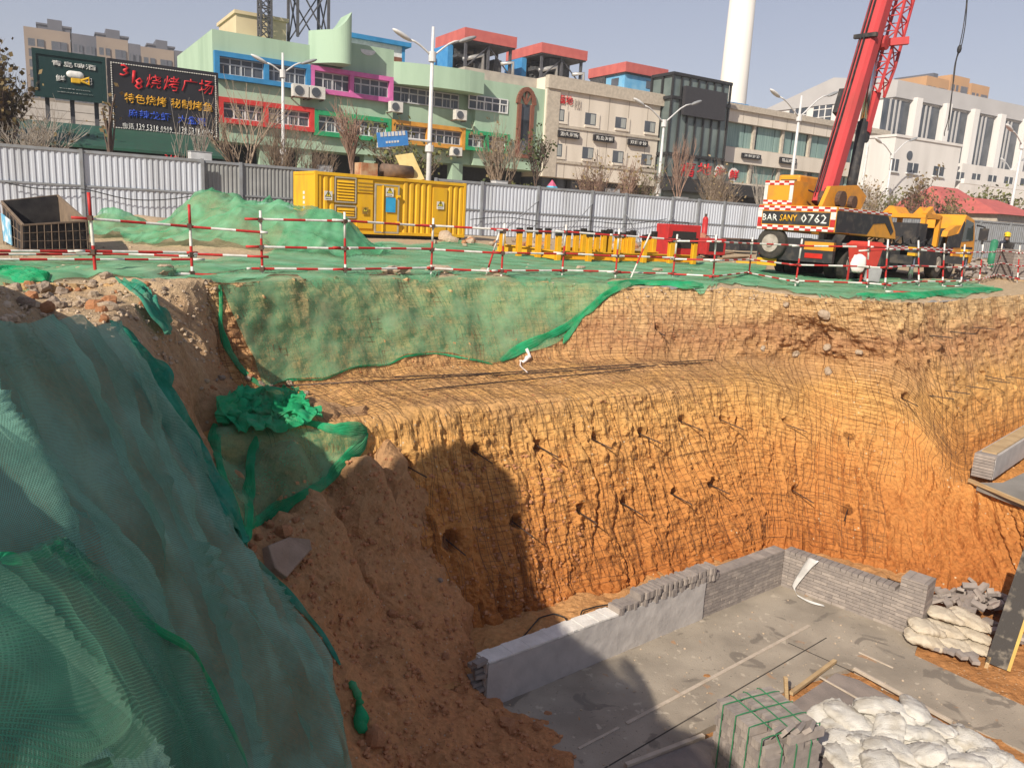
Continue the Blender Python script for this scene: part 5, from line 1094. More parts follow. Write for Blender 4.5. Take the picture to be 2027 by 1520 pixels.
# arched maroon frame
u0,u1,z0,z1=FG.rect(1024,205,1050,308); b=MB(); rr=(u1-u0)/2
b.bx(u0,u0+.35,-.25,.05,z0,z1); b.bx(u1-.35,u1,-.25,.05,z0,z1); b.bx(u0,u1,-.24,.05,z0-.3,z0)
for i in range(12):
    a=math.pi*i/12; a2=math.pi*(i+1)/12; b.bar((u0+rr+math.cos(a)*rr,-.1,z1+math.sin(a)*rr*1.5),(u0+rr+math.cos(a2)*rr,-.1,z1+math.sin(a2)*rr*1.5),.35,.35)
for a in (.8,1.57,2.34): b.bar((u0+rr,-.1,z1),(u0+rr+math.cos(a)*rr,-.1,z1+math.sin(a)*rr*1.5),.15)
fw=b.build('arched_surround',MATS['rust_brown'],gb)
b=MB(); b.bx(u0+.35,u1-.35,-.04,.1,z1-3.2,z1); b.build('window',MATS['glass_dark'],gb); b=MB(); b.bx(u0+.35,u1-.35,-.04,.1,z0+.05,z0+3.); b.build('window',MATS['glass_dark'],gb)
for (x,y,s) in [(592,181,1),(625,185,1),(908,229,.9),(781,213,.9),(757,286,.8),(900,301,.8)]:
    u,z=FG.uv(x,y,.5); b=MB(); b.bx(u-.6*s,u+.6*s,-1.0,-.45,z-.45*s,z+.45*s); a=b.build('air_conditioner',MATS['ac_white'],gb,bevel=.02); b=MB(); b.cyl((u-.15*s,-1.03,z),.34*s,.06,16,ax='y'); b.build('fan_grille',MATS['glass_grey'],a); b=MB(); b.bx(u-.5,u-.45,-1.,0,z-.5*s-.04,z-.45*s); b.bx(u+.45,u+.5,-1.,0,z-.5*s-.04,z-.45*s); b.build('bracket',MATS['clamp_iron'],a)
# white half-moon opening, roof house, shed, concrete upstand
u0,u1,z0,z1=FG.rect(713,97,743,113); b=MB(); b.prism([(u0,z1)]+[(u0+(u1-u0)*(.5-.5*math.cos(math.pi*i/10)),z1-(z1-z0)*math.sin(math.pi*i/10)) for i in range(1,10)]+[(u1,z1)],-.04,.05,ax='y'); b.build('lunette',MATS['white_frame'],gb)
u0,z1=FG.uv(467,27,-5); u1=FG.uv(567,40,-5)[0]; b=MB(); b.bx(u0,u1,5,11,zA-.5,z1); b.bx(u0-.15,u1+.15,4.85,11.15,z1,z1+.25); b.build('roof_house',MATS['beige_wall'],gb)
u0,z1=FG.uv(697,76,-4); u1=FG.uv(800,95,-4)[0]; b=MB(); b.bx(u0,u1,4,9,zB-1,z1); s_=b.build('roof_shed',MATS['white_frame'],gb); b=MB(); b.bx(u0-.5,u1+.5,3.6,9.3,z1,z1+.35); b.bx(u1-.2,u1+.05,3.9,4.2,zB-1,z1); b.build('shed_trim',MATS['trim_blue'],s_); uw=FG.uv(785,110,-4)[0]; b=MB(); b.bx(uw-.7,uw+.7,3.93,4.02,z1-3.3,z1-.9); b.build('window',MATS['rust_brown'],s_)
u0,z1=FG.uv(920,132,-1.5); b=MB(); b.bx(u0,uE,1.5,DG+6,zD-.6,z1); b.build('concrete_upstand',MATS['concrete'],gb)
uu=FG.uv(398,120)[0]; b=MB(); b.tube([(uu+1.2,1,zA-6),(uu+1.2,1,zA-.8),(uu+1.8,1,zA-.2),(uu+2.6,1,zA-.5)],.12,6); b.bx(uu+.2,uu+2.3,.4,1.6,zA-5.2,zA-3.6); b.build('duct_box',MATS['rust_brown'],gb)
# ---- roof masts
mat('mast_steel',(.10,.10,.11),(.07,.07,.08),rough=.6)
def lattice(name,label,fc,xl,xr,yb,dep,hgt,leg=.09,n=9,taper=.0,ant=False):
    u0,z0=fc.uv(xl,yb,-dep); u1=fc.uv(xr,yb,-dep)[0]; w_=u1-u0; t=fc.thing(name,label,'mast',u0+w_/2,dep); t.location.z+=z0; b=MB(); H_=hgt
    c=lambda i,f: Vector(((-1,1,1,-1)[i]*w_/2*(1-taper*f),(-1,-1,1,1)[i]*w_/2*(1-taper*f),H_*f))
    for i in range(4): b.bar(c(i,0),c(i,1),leg)
    b.build('legs',MATS['mast_steel'],t); b=MB()
    for k in range(n):
        f,g=k/n,(k+1)/n
        for i in range(4): j=(i+1)%4; b.bar(c(i,g),c(j,g),leg*.6); b.bar(c(i,f),c(j,g),leg*.5); b.bar(c(j,f),c(i,g),leg*.5)
    b.build('bracing',MATS['mast_steel'],t)
    if ant:
        for x in (-.5,.5): b=MB(); b.bx(x*w_*2-.25,x*w_*2+.25,-.4,-.1,H_*.62,H_*.62+1.8); b.build('antenna',MATS['ac_white'],t)
    return t
lattice('lattice_mast','slim dark lattice mast with antennas on the green roof',FG,514,535,74,4.,9,leg=.14,n=12,ant=True); lattice('lattice_mast','wide open lattice mast rising behind the curved green fin',FG,580,640,78,6.,12,leg=.2,n=3)
# ---- red roofed cooling shelters on the roofs
mat('shelter_red',(.52,.14,.12),(.44,.11,.10),scale=1.2,rough=.7); mat('shelter_blue',(.04,.22,.50),(.07,.28,.55),scale=1.5,rough=.6); mat('shelter_pale',(.12,.36,.60),(.22,.46,.66),scale=1.2,rough=.6); mat('machine_dark',(.05,.05,.055),(.10,.10,.10),rough=.6,scale=5); mat('pipe_silver',(.5,.49,.47),rough=.4,metal=.4)
def shelter(label,xc,yt,ybm,xr,xl,yl,yfloor,dep,kind):
    c0,zt_=FG.uv(xc,yt,-dep); zb_=FG.uv(xc,ybm,-dep)[1]; c1=FG.uv(xr,yt,-dep)[0]; zf_=FG.uv(xc,yfloor,-dep)[1]
    pl=pln(xl,yl,FG.w(c0,dep,0),FG.t); dd=float(np.dot(pl-FG.w(c0,dep,0),-FG.n)); dd=min(max(dd,6),26); W_=c1-c0
    t=FG.thing('roof_shelter',label,'roof shelter',c0,dep,'red roofed shelters on the roofs'); t.location.z+=zf_; h=zt_-zf_; hb=zb_-zf_
    b=MB(); b.bx(0,W_,0,dd,hb,h); b.build('red_fascia',MATS['shelter_red'],t)
    b=MB(); b.bx(.1,W_-.1,.1,dd-.1,hb-.12,hb-.002); b.build('soffit',MATS['machine_dark'],t)
    if kind==0:
        b=MB()
        for x in (.4,W_*.5,W_-.4):
            for y in (.5,dd*.5,dd-.5): b=MB(); b.bx(x-.12,x+.12,y-.12,y+.12,0,hb-.12); b.build('column',MATS['mast_steel'],t)
        b=MB()
        for y in (.5,dd-.5): b.bar((.4,y,.2),(W_*.5,y,hb-.2),.1); b.bar((W_*.5,y,hb-.2),(W_-.4,y,.2),.1)
        b.build('bracing',MATS['mast_steel'],t)
        b=MB(); rr=random.Random(int(xc))
        for i in range(26): b.box((rr.uniform(.8,W_-.8),rr.uniform(1.2,dd-1),rr.uniform(.4,hb*.75)),(rr.uniform(.4,1.6),rr.uniform(.4,1.5),rr.uniform(.2,1.2)))
        b.build('cooling_plant',MATS['machine_dark'],t); b=MB(); b.tube([(W_*.05,.7,hb*.35),(W_*.42,.7,hb*.62),(W_*.42,.7,.1)],.22,7); b.build('pipe',MATS['pipe_silver'],t,smooth=True); b=MB(); b.tube([(W_-.2,.2,.1),(W_-.2,.2,hb*.5),(W_*.75,.5,hb*.4)],.18,7); b.build('pipe',MATS['pipe_silver'],t,smooth=True)
        b=MB(); b.bx(-.3,.25,dd*.45,dd*.95,0,hb-.13); b.build('blue_screen',MATS['shelter_blue'],t)
    else:
        b=MB(); b.bx(.3,W_-.3,.4,dd*.55,0,hb-.13); b.build('blue_cabin',MATS['shelter_pale'],t); b=MB(); b.bx(W_*.55,W_*.55+1.6,.34,.41,hb*.45,hb*.8); b.build('window',MATS['glass_dark'],t); b=MB(); b.bx(.24,.31,1.4,2.6,hb*.45,hb*.8); b.build('window',MATS['glass_dark'],t); b=MB(); b.bx(.1,W_-.2,dd*.56,dd-.3,0,hb-.14); b.build('cooling_plant',MATS['machine_dark'],t)
shelter('nearest red roofed open shelter over dark machinery above the green building',921,54,77,1025,862,80,136,7,0)
shelter('second red roofed open shelter, between the green building and the cream block',1073,84,104,1165,1002,105,156,7,0)
shelter('red roofed shelter over a pale blue cabin above the cream block',1240,122,142,1325,1165,140,186,6,1)
# ---------------------------------------------------------------- cream block, glass tower, right wing
mat('cream_panel',(.69,.625,.54),(.53,.475,.40),scale=.9,rough=.8,lo=.45,hi=.85,stretch=(1,1,.12),detail=8); mat('cream_trim',(.52,.46,.38),rough=.8); mat('joint_line',(.30,.26,.22),rough=.9)
mat('sign_dark',(.025,.024,.026),rough=.5); mat('letter_white',(.72,.72,.70),rough=.5); mat('letter_red',(.62,.02,.03),rough=.5); mat('curtain',(.42,.44,.42),(.28,.30,.30),scale=3,rough=.9,stretch=(3,3,.1)); mat('tower_glass',(.17,.21,.20),(.09,.12,.12),scale=.3,rough=.08,spec=.6); mat('tower_frame',(.035,.035,.037),rough=.5); mat('screen_grey',(.05,.048,.052),(.042,.04,.045),rough=.4); mat('teal_curtain',(.28,.40,.37),(.16,.25,.24),scale=2.2,rough=.35,stretch=(4,4,.1))
FCc=Fac(427,60,57.4); ue=uE
cb=FG.thing('restaurant_block','cream panelled restaurant block with eight small square windows and dark signs','building',uE+.02,-.3)
X0=uE+.02
def cu(px,py,d=.3): u,z=FG.uv(px,py,d); return u-X0,z
W1=cu(1322,191)[0]; zT=cu(1089,152)[1]; zBt=cu(1075,349)[1]
b=MB(); b.bx(0,W1,0,16,zBt,zT); b.build('walls',MATS['cream_panel'],cb)
b=MB(); b.bx(-.05,W1+.02,-.3,.3,zT-1.0,zT+.12); b.build('cornice',MATS['cream_trim'],cb)
b=MB(); b.bx(.2,W1,1.5,15.5,-.3,zBt); b.build('ground_floor',MATS['glass_dark'],cb); b=MB()
for i in range(9): x=.6+i*(W1-1)/8; b.bx(x-.2,x+.2,1.2,1.6,-.3,zBt)
b.build('shopfront_frames',MATS['tower_frame'],cb)
b=MB()
for py0 in (245.5,316.6): z=cu(1082,py0+1)[1]; b.bx(0,W1,-.12,.01,z-.12,z+.12)
b.bx(0,1.4,-.14,.02,zBt,zT-1.0); b.build('string_course',MATS['cream_trim'],cb)
b=MB(); k=int(W1/2.1)
for i in range(1,k): x=i*W1/k; b.bx(x-.025,x+.025,-.012,.01,zBt,zT-1.02)
b.build('panel_joint',MATS['joint_line'],cb)
Z5=lambda x,y:(1060+x/3.8,60+y/3.8)
for q in [(137,588,212,690),(375,620,450,722),(603,652,678,747),(823,682,895,777),(118,850,195,955),(355,878,430,975),(583,905,655,1005),(798,930,868,1022)]:
    a=cu(*Z5(q[0],q[1]));e=cu(*Z5(q[2],q[3])); b=MB(); b.bx(a[0],e[0],-.06,.03,e[1],a[1]); g=b.build('window',MATS['glass_dark'],cb); b=MB(); xm=a[0]+(e[0]-a[0])*.5; b.bx(xm,e[0]-.12,-.075,-.061,e[1]+.1,a[1]-.1); b.build('curtain',MATS['curtain'],g); b=MB(); b.bx(e[0],e[0]+.4,-.1,.03,e[1]-.1,a[1]); b.bx(a[0],e[0]+.4,-.12,.03,e[1]-.2,e[1]); b.build('reveal',MATS['cream_panel'],g)
for q,s in [((175,752,328,822),'源头采购'),((443,783,590,850),'青岛海鲜'),((702,817,842,880),'双虾水饺')]:
    a=cu(*Z5(q[0],q[1]),.6);e=cu(*Z5(q[2],q[3]),.6); b=MB(); b.bx(a[0],e[0],-.35,-.1,e[1],a[1]); g=b.build('sign_board',MATS['sign_dark'],cb); textmesh(s,(a[1]-e[1])*.62,MATS['letter_white'],g,(a[0]+e[0])/2,-.38,(a[1]+e[1])/2,wd=(e[0]-a[0])*.85,bold=.01)
a=cu(*Z5(165,480));e=cu(*Z5(275,570)); textmesh('福地',(a[1]-e[1])*.92,MATS['letter_red'],cb,(a[0]+e[0])/2,-.1,(a[1]+e[1])/2,wd=e[0]-a[0],bold=.015); e2=cu(*Z5(332,585)); textmesh('FUDI',.8,MATS['concrete'],cb,(e[0]+e2[0])/2+.1,-.1,e[1]+.2,wd=(e2[0]-e[0])*.8)
# glass tower
u0,zt1=FG.uv(1335,145,1.8); u1=FG.uv(1449,164,1.8)[0]; gt=FG.thing('glass_tower','dark framed glass entrance tower with a blank grey screen','building',u0,-1.8); Wt=u1-u0
zlow=FG.uv(1320,352,1.8)[1]
b=MB(); b.bx(.15,Wt-.15,.15,3.2,-.3,zt1-.1); b.build('glazing',MATS['tower_glass'],gt)
b=MB(); n=7
for i in range(n+1): x=Wt*i/n; b.bx(x-.06,x+.06,-.03,.2,zlow,zt1)
for y in (1.6,3.2): b.bx(-.06,.2,y-.1,y+.1,zlow,zt1)
for z in (zt1,zt1*.86,zt1*.52,zt1*.3,zlow): b.bx(-.1,Wt+.1,-.07,.22,z-.14,z+.14); b.bx(-.1,.22,.23,3.2,z-.14,z+.14)
b.build('frame',MATS['tower_frame'],gt)
a=FG.uv(1352,169,1.8);e=FG.uv(1428,241,1.8); b=MB(); b.bx(a[0]-u0,e[0]-u0,-.45,-.08,e[1],FG.uv(1352,171,1.8)[1]); b.build('video_screen',MATS['screen_grey'],gt)
b=MB(); b.bx(-1,Wt+9,-2.5,-.1,zlow-1.3,zlow-.15); b.build('entrance_canopy',MATS['tower_frame'],gt); b=MB(); b.bx(.2,Wt+8,.5,11,-.29,zlow-1.4); b.build('entrance_void',MATS['dark_void'],gt)
for s,xa,ya,xb,yb,m_ in [('福',1347,320,1374,352,'letter_red'),('地',1383,322,1409,348,'letter_red'),('海',1418,330,1436,353,'letter_red'),('鲜',1446,336,1462,357,'letter_red')]:
    a=FG.uv(xa,ya,3);e=FG.uv(xb,yb,3)
    if s in '海鲜': b=MB(); b.cyl(((a[0]+e[0])/2-u0,-1.05,(a[1]+e[1])/2),(a[1]-e[1])*.72,.1,24,ax='y'); g=b.build('letter_disc',MATS['letter_white'],gt)
    textmesh(s,a[1]-e[1],MATS[m_],gt,(a[0]+e[0])/2-u0,-1.15,(a[1]+e[1])/2,wd=e[0]-a[0],bold=.03,depth=.1,shear=.15)
# right wing
u0=FG.uv(1443,210)[0]; u1=FG.uv(1760,250)[0]; rw=FG.thing('restaurant_wing','low cream wing with two bands of curtained windows right of the glass tower','building',u0,0); Wr=u1-u0; zt2=FG.uv(1450,207)[1]
def ru(px,py): u,z=FG.uv(px,py); return u-u0,z
zs=[ru(1450,v)[1] for v in (207,241,247,292,296,322,325,362)]
b=MB(); b.bx(0,Wr,0,12,zs[1],zs[0]); b.bx(0,Wr,0,12,zs[5]+.0,zs[3]); b.bx(0,Wr,-.1,12,zs[7]-.7,zs[7]); b.bx(0,Wr,.8,11,zs[7],zs[1]); b.build('walls',MATS['cream_panel'],rw); b=MB(); b.bx(-.05,Wr+.05,-.3,.2,zs[0]-.5,zs[0]+.1); b.build('cornice',MATS['cream_trim'],rw); b=MB(); b.bx(.0,Wr,1.5,11,-.3,zs[7]-.7); b.build('ground_floor',MATS['dark_void'],rw)
b=MB(); k=int(Wr/2.3)
for i in range(1,k): x=i*Wr/k; b.bx(x-.02,x+.02,-.013,.01,zs[1],zs[0]-.52)
b.build('panel_joint',MATS['joint_line'],rw)
for z0,z1 in ((zs[3],zs[1]),(zs[7],zs[5])):
    b=MB(); b.bx(.1,Wr-.1,.7,.79,z0,z1); g=b.build('window_band',MATS['glass_dark'],rw); rr=random.Random(int(z0*100)); x=.3; b=MB()
    while x<Wr-2: w_=rr.uniform(1.5,3.2); b.bx(x,x+w_,.6,.69,z0+.05,z1-.05); x+=w_+rr.choice([.15,.3,.9])
    b.build('curtain',MATS['teal_curtain'],g); b=MB(); k=int(Wr/4.2)
    for i in range(k+1): x=i*Wr/k; b.bx(x-.18,x+.18,.3,.59,z0,z1)
    b.bx(0,Wr,.35,.58,z0,z0+.12); b.build('mullions',MATS['cream_trim'],g)
for (xa,ya,xb,yb,s) in [(1467,303,1502,317,'海鲜家宴'),(1542,311,1572,327,'精品烤鸭')]:
    a=ru(xa,ya);e=ru(xb,yb); b=MB(); b.bx(a[0],e[0],-.3,-.05,e[1],a[1]); g=b.build('sign_board',MATS['sign_dark'],rw); textmesh(s,(a[1]-e[1])*.6,MATS['letter_white'],g,(a[0]+e[0])/2,-.33,(a[1]+e[1])/2,wd=(e[0]-a[0])*.85,bold=.01)
a=FG.uv(1448,203,-4);e=FG.uv(1482,211,-4); b=MB(); b.bx(a[0]-u0,e[0]-u0,4,7,zs[0],zs[0]+1.1); b.build('blue_roof_box',MATS['shelter_blue'],rw)
# ---------------------------------------------------------------- billboards and the shop row on the left
mat('board_green',(.010,.035,.035),(.012,.04,.04),rough=.5); mat('board_black',(.022,.022,.028),rough=.6,scale=1); mat('letter_gold',(.70,.36,.02),rough=.5); mat('letter_blue',(.03,.09,.55),rough=.5); mat('beer_gold',(.75,.45,.03),rough=.5)
FB=Fac(222,52,58.4)
def fbx(px,py): return FB.uv(px,py)
b1=FB.thing('billboard','dark green billboard with white lettering and a golden beer mug','billboard')
a=fbx(66,99);e=fbx(221,205); b=MB(); zTb=fbx(222,118)[1]; zBb=fbx(222,206)[1]; b.bx(a[0],-.1,0,.6,zBb,zTb); b.build('panel',MATS['board_green'],b1); b=MB(); b.bx(a[0]-.1,0,-.08,-.001,zTb-.25,zTb+.05); b.bx(a[0]-.1,0,-.08,-.001,zBb-.05,zBb+.25); b.bx(a[0]-.1,a[0]+.1,-.078,-.001,zBb+.2,zTb-.2); b.bx(-.2,0,-.078,-.001,zBb+.2,zTb-.2); b.build('border',MATS['board_green'],b1); b=MB()
for x in (a[0]*.85,a[0]*.5,a[0]*.15): b.bx(x-.12,x+.12,.6,.9,-.3,zBb+.5)
b.build('legs',MATS['mast_steel'],b1)
def tx(fc,par,s,xa,ya,xb,yb,m_,bold=.01,**k):
    a=fc.uv(xa,ya);e=fc.uv(xb,yb); return textmesh(s,a[1]-e[1],MATS[m_],par,(a[0]+e[0])/2,-.06,(a[1]+e[1])/2,wd=e[0]-a[0],bold=bold,**k)
tx(FB,b1,'青島啤酒',102,119,190,141,'letter_white',bold=.012); tx(FB,b1,'鲜',110,148,130,163,'letter_white'); tx(FB,b1,'吧',163,154,183,170,'letter_white')
a=fbx(140,152);e=fbx(160,167); b=MB(); b.bx(a[0],e[0],-.12,-.02,e[1],a[1]); mg=b.build('beer_mug',MATS['beer_gold'],b1,bevel=.05); b=MB(); 
for i in range(5): b.ell((a[0]+(e[0]-a[0])*(i+.3)/5,-.08,a[1]+.12),(.28,.1,.22),8,6)
b.build('foam',MATS['letter_white'],mg,smooth=True); b=MB(); b.tube([(e[0],-.07,a[1]-.2),(e[0]+.45,-.07,a[1]-.35),(e[0]+.45,-.07,e[1]+.4),(e[0],-.07,e[1]+.2)],.08,6); b.build('mug_handle',MATS['beer_gold'],mg)
tx(FB,b1,'新时直送 EXPRESS',118,174,179,182,'letter_white'); tx(FB,b1,'啤酒新过社专供 JN NO.056',113,181,184,190,'letter_white')
b2=FB.thing('billboard','black barbecue plaza billboard with red, gold and blue lettering','billboard',.1,-.15)
a=fbx(222,118);e=fbx(428,272); zT2=fbx(222,117)[1]; zB2=fbx(225,260)[1]; W2=fbx(429,200)[0]; b=MB(); b.bx(0,W2,0,.6,zB2,zT2); b.build('panel',MATS['board_black'],b2)
b=MB()
for i in range(44): x=.2+i*(W2-.4)/43; b.bx(x-.035,x+.035,-.05,.0,zT2-.26,zT2-.2); b.bx(x-.035,x+.035,-.05,.0,zB2+.2,zB2+.26)
for i in range(28): z=zB2+.3+i*(zT2-zB2-.6)/27; b.bx(.16,.22,-.05,0,z-.035,z+.035); b.bx(W2-.22,W2-.16,-.05,0,z-.035,z+.035)
b.bx(.15,W2-.15,-.02,0,zT2-.24,zT2-.22); b.bx(.15,W2-.15,-.02,0,zB2+.22,zB2+.24); b.bx(.18,.2,-.02,0,zB2+.22,zT2-.22); b.bx(W2-.2,W2-.18,-.02,0,zB2+.22,zT2-.22); b.build('lamp_string',MATS['ac_white'],b2); b=MB()
for x in (.5,W2*.35,W2*.65,W2-.5): b.bx(x-.15,x+.15,.61,.95,-.3,zB2+.5)
b.build('legs',MATS['mast_steel'],b2)
q=[('3',233,127,252,153),('1',252,140,268,166),('8',262,153,280,180),('烧',285,147,316,178),('烤',320,150,351,183),('广',356,155,387,185),('场',389,158,419,189)]
for s,xa,ya,xb,yb in q:
    if s=='1': xa+=5;xb-=4
    tx(FB,b2,s,xa,ya,xb,yb,'letter_red',bold=.006,shear=.1)
tx(FB,b2,'特色烧烤',242,184,326,213,'letter_gold',bold=.02); tx(FB,b2,'秘制烤鱼',334,195,417,223,'letter_gold',bold=.02); tx(FB,b2,'麻辣龙虾',250,216,334,241,'letter_blue',bold=.02); tx(FB,b2,'大盘鸡',348,228,404,250,'letter_blue',bold=.02)
tx(FB,b2,'电话',239,243,262,256,'letter_white'); tx(FB,b2,'139 5318 0909',267,245,337,264,'letter_white',bold=.012); tx(FB,b2,'138 5318 0909',351,251,418,271,'letter_white',bold=.012)
FW2=Fac(0,54,58.4); wl_=FW2.thing('block_wall','pale coursed block wall behind the green billboard','wall',-6,1.5); mat('pale_block',(.56,.52,.48),(.48,.45,.42),scale=1.5,rough=.9); zz=FW2.uv(0,186,-1.5)[1]
b=MB(); uw=FW2.uv(232,220,-1.5)[0]
for k in range(int(zz/.55)): b.bx(0,uw+6,0+.03*(k%2)*.0,.4,k*.55+.02,k*.55+.53)
b.build('block_courses',MATS['pale_block'],wl_); b=MB(); b.bx(0,uw+6,.03,.37,-.3,zz); b.build('wall_core',MATS['joint_line'],wl_)
mat('awning_green',(.025,.09,.06),(.03,.075,.055),scale=2,rough=.5)
FS=Fac(100,46,58.8); sh=FS.thing('shop_row','low black fronted shop with a dark green sheet roof under the billboards','shop',-9,0); us=FS.uv(440,300)[0]+9; zr=FS.uv(330,300)[1]; zr2=FS.uv(330,276)[1]
b=MB(); b.bx(0,us,.0,6,-.3,zr-.1); b.build('shopfront',MATS['dark_void'],sh); b=MB(); b.add([(0,-1.2,zr-.25),(us,-1.2,zr-.25),(us,5.,zr2+.6),(0,5.,zr2+.6),(0,-1.2,zr-.1),(us,-1.2,zr-.1),(us,5.,zr2+.75),(0,5.,zr2+.75)],[(0,3,2,1),(4,5,6,7),(0,1,5,4),(1,2,6,5),(2,3,7,6),(3,0,4,7)]); b.build('sheet_roof',MATS['awning_green'],sh)
a=FS.uv(325,306,1.3);e=FS.uv(352,318,1.3); textmesh('318',(a[1]-e[1]),MATS['letter_red'],sh,(a[0]+e[0])/2+9,-1.35,(a[1]+e[1])/2,wd=e[0]-a[0],bold=.03,shear=.2)
# ---------------------------------------------------------------- far towers, works hall, chimney
mat('apt_tan',(.30,.24,.19),(.25,.20,.165),scale=.1,rough=.9); mat('apt_dark',(.10,.105,.13),(.14,.14,.16),scale=.1,rough=.7); mat('apt_orange',(.52,.30,.14),(.45,.26,.13),scale=.1,rough=.9); mat('apt_window',(.07,.08,.10),(.11,.12,.14),rough=.3)
FA=Fac(46,250,60,0)
def tower(label,xl,ytop,xr,pl,pr,pt,dep,mtan,fc=FA,win='apt_window',grp='apartment towers on the skyline'):
    u0,z1=fc.uv(xl,ytop); u1=fc.uv(xr,ytop+ (xr-xl)*.1)[0]; W_=u1-u0; t=fc.thing('apartment_tower',label,'tower block',u0,0,grp)
    b=MB(); b.bx(0,W_,0,dep,-5,z1); b.build('walls',MATS[mtan],t); fl_=3.; n=max(2,int(W_/6.5)); 
    for i in range(n):
        x0=(i+.16)*W_/n; x1=(i+.84)*W_/n; b=MB(); b.bx(x0,x1,-.3,.2,0,z1-3.2); g=b.build('window',MATS[win],t); b=MB(); k=int((z1-20)/fl_)
        for j in range(k): z=z1-3.2-(j+1)*fl_; b.bx(x0,x1,-.45,-.29,z,z+.8)
        b.bx((x0+x1)/2-.25,(x0+x1)/2+.25,-.44,-.28,0,z1-3.2); b.build('spandrels',MATS['apt_dark' if i%2 else mtan],g)
    p0=fc.uv(pl,pt)[0]-u0; p1=fc.uv(pr,pt)[0]-u0; zp=fc.uv(pl,pt)[1]
    if pr>pl: b=MB(); b.bx(p0,p1,1,dep-1,z1,zp-1.5); b.bx(p0+(p1-p0)*.3,p1-(p1-p0)*.25,.5,dep-2,z1,zp); b.bx(p0-.4,p1+.4,.6,dep-.6,zp-1.9,zp-1.4); b.build('penthouse',MATS['apt_dark'],t)
    return t
tower('tan apartment tower at the far left, tallest over the green billboard',46,52,138,73,138,34,22,'apt_tan'); tower('narrow dark apartment wing between the left and middle towers',141,66,190,0,0,0,20,'apt_dark'); tower('middle tan apartment tower above the barbecue billboard',190,72,253,190,252,54,22,'apt_tan'); tower('dark apartment wing between the middle and right towers',254,86,278,0,0,0,20,'apt_dark'); tower('right tan apartment tower next to the green building',278,92,344,293,344,76,22,'apt_tan'); tower('low dark apartment wing at the right end of the tower row',345,100,368,0,0,0,20,'apt_dark')
FA2=Fac(1835,300,60,0)
tower('orange apartment block at the left of the trio over the works hall',1836,150,1880,1845,1866,143,18,'apt_orange',FA2,'apt_dark','orange apartment blocks on the skyline'); tower('orange apartment block in the middle of the trio over the works hall',1884,148,1921,1888,1915,151,18,'apt_orange',FA2,'apt_dark','orange apartment blocks on the skyline'); tower('orange apartment block at the right of the trio over the works hall',1924,165,1960,1926,1955,165,18,'apt_orange',FA2,'apt_dark','orange apartment blocks on the skyline')
mat('hall_white',(.69,.67,.65),(.52,.50,.48),scale=.6,rough=.8,lo=.45,hi=.88,stretch=(1,1,.12),detail=8); mat('hall_grey',(.46,.45,.45),(.42,.41,.41),scale=.3,rough=.7)
FHh=Fac(1737,110,60.5,0); hall=FHh.thing('works_hall','big white works hall with grey roof band and tall dark window bays','building'); zt3=FHh.uv(1740,153)[1]; zb3=FHh.uv(1740,188)[1]
pl=pln(1523,187,FHh.P,FHh.t); dd=float(np.dot(pl-FHh.P,-FHh.n)); dd=min(dd,90)
b=MB(); b.bx(0,140,0,dd,-1,zb3); b.build('walls',MATS['hall_white'],hall); zl=float(pln(1523,175,FHh.P,FHh.t)[2]); zm=float(pln(1640,156,FHh.P,FHh.t)[2])
b=MB(); b.add([(-.2,-.6,zb3),(-.2,-.6,zt3),(-.2,dd*.45,zt3+1.5),(-.2,dd,zb3+.5),(-.2,dd,zb3),(141,-.6,zb3),(141,-.6,zt3),(141,dd*.45,zt3+1.5),(141,dd,zb3+.5),(141,dd,zb3)],[(0,1,2,3,4),(9,8,7,6,5),(0,5,6,1),(1,6,7,2),(2,7,8,3),(3,8,9,4),(4,9,5,0)]); b.build('roof_band',MATS['hall_grey'],hall)
for i in range(11):
    xa=1738+i*66; ua_=FHh.uv(1745,230)[0]; per=FHh.uv(1808,230)[0]-ua_; a0=ua_+i*per; zt_=FHh.uv(1745,194)[1]; zb_=FHh.uv(1740,267)[1]
    b=MB(); b.bx(a0,a0+per*.78,-.25,.05,zb_-(0 if i<2 else 4),zt_); g=b.build('window',MATS['glass_dark'],hall); b=MB()
    for q in (.2,.4,.58): b.bx(a0+per*.78*q-.12,a0+per*.78*q+.12,-.4,-.24,zb_-4,zt_)
    b.build('mullions',MATS['hall_grey'],g)
    b=MB(); b.bx(a0+per*.8,a0+per*.98,-1.2,.05,zb_-6,zt_+.6); b.build('pilaster',MATS['hall_white'],hall)
for (x,y) in ((1580,222),(1628,225)):
    p=pln(x,y,FHh.P,FHh.t); yy=float(np.dot(p-FHh.P,-FHh.n)); b=MB(); b.bx(-.1,.05,yy-1.6,yy+1.6,p[2]-1.6,p[2]+1.6); g=b.build('window',MATS['glass_dark'],hall); b=MB()
    for q in (-.55,.55): b.bx(-.16,-.09,yy+q-.08,yy+q+.08,p[2]-1.6,p[2]+1.6); b.bx(-.17,-.09,yy-1.6,yy+1.6,p[2]+q-.06,p[2]+q+.06)
    b.build('mullions',MATS['hall_white'],g)
FN=Fac(1755,84,60,0); an=FN.thing('annex_building','plain white annex with three small windows below the works hall','building'); zt4=FN.uv(1757,268)[1]; wA=FN.uv(1903,290)[0]; pl=pln(1706,277,FN.P,FN.t); dA=min(float(np.dot(pl-FN.P,-FN.n)),40)
b=MB(); b.bx(0,wA,0,dA,-.5,zt4); b.build('walls',MATS['hall_white'],an); b=MB(); b.bx(-.1,wA+.1,-.12,dA+.1,zt4,zt4+.25); b.build('parapet',MATS['hall_white'],an)
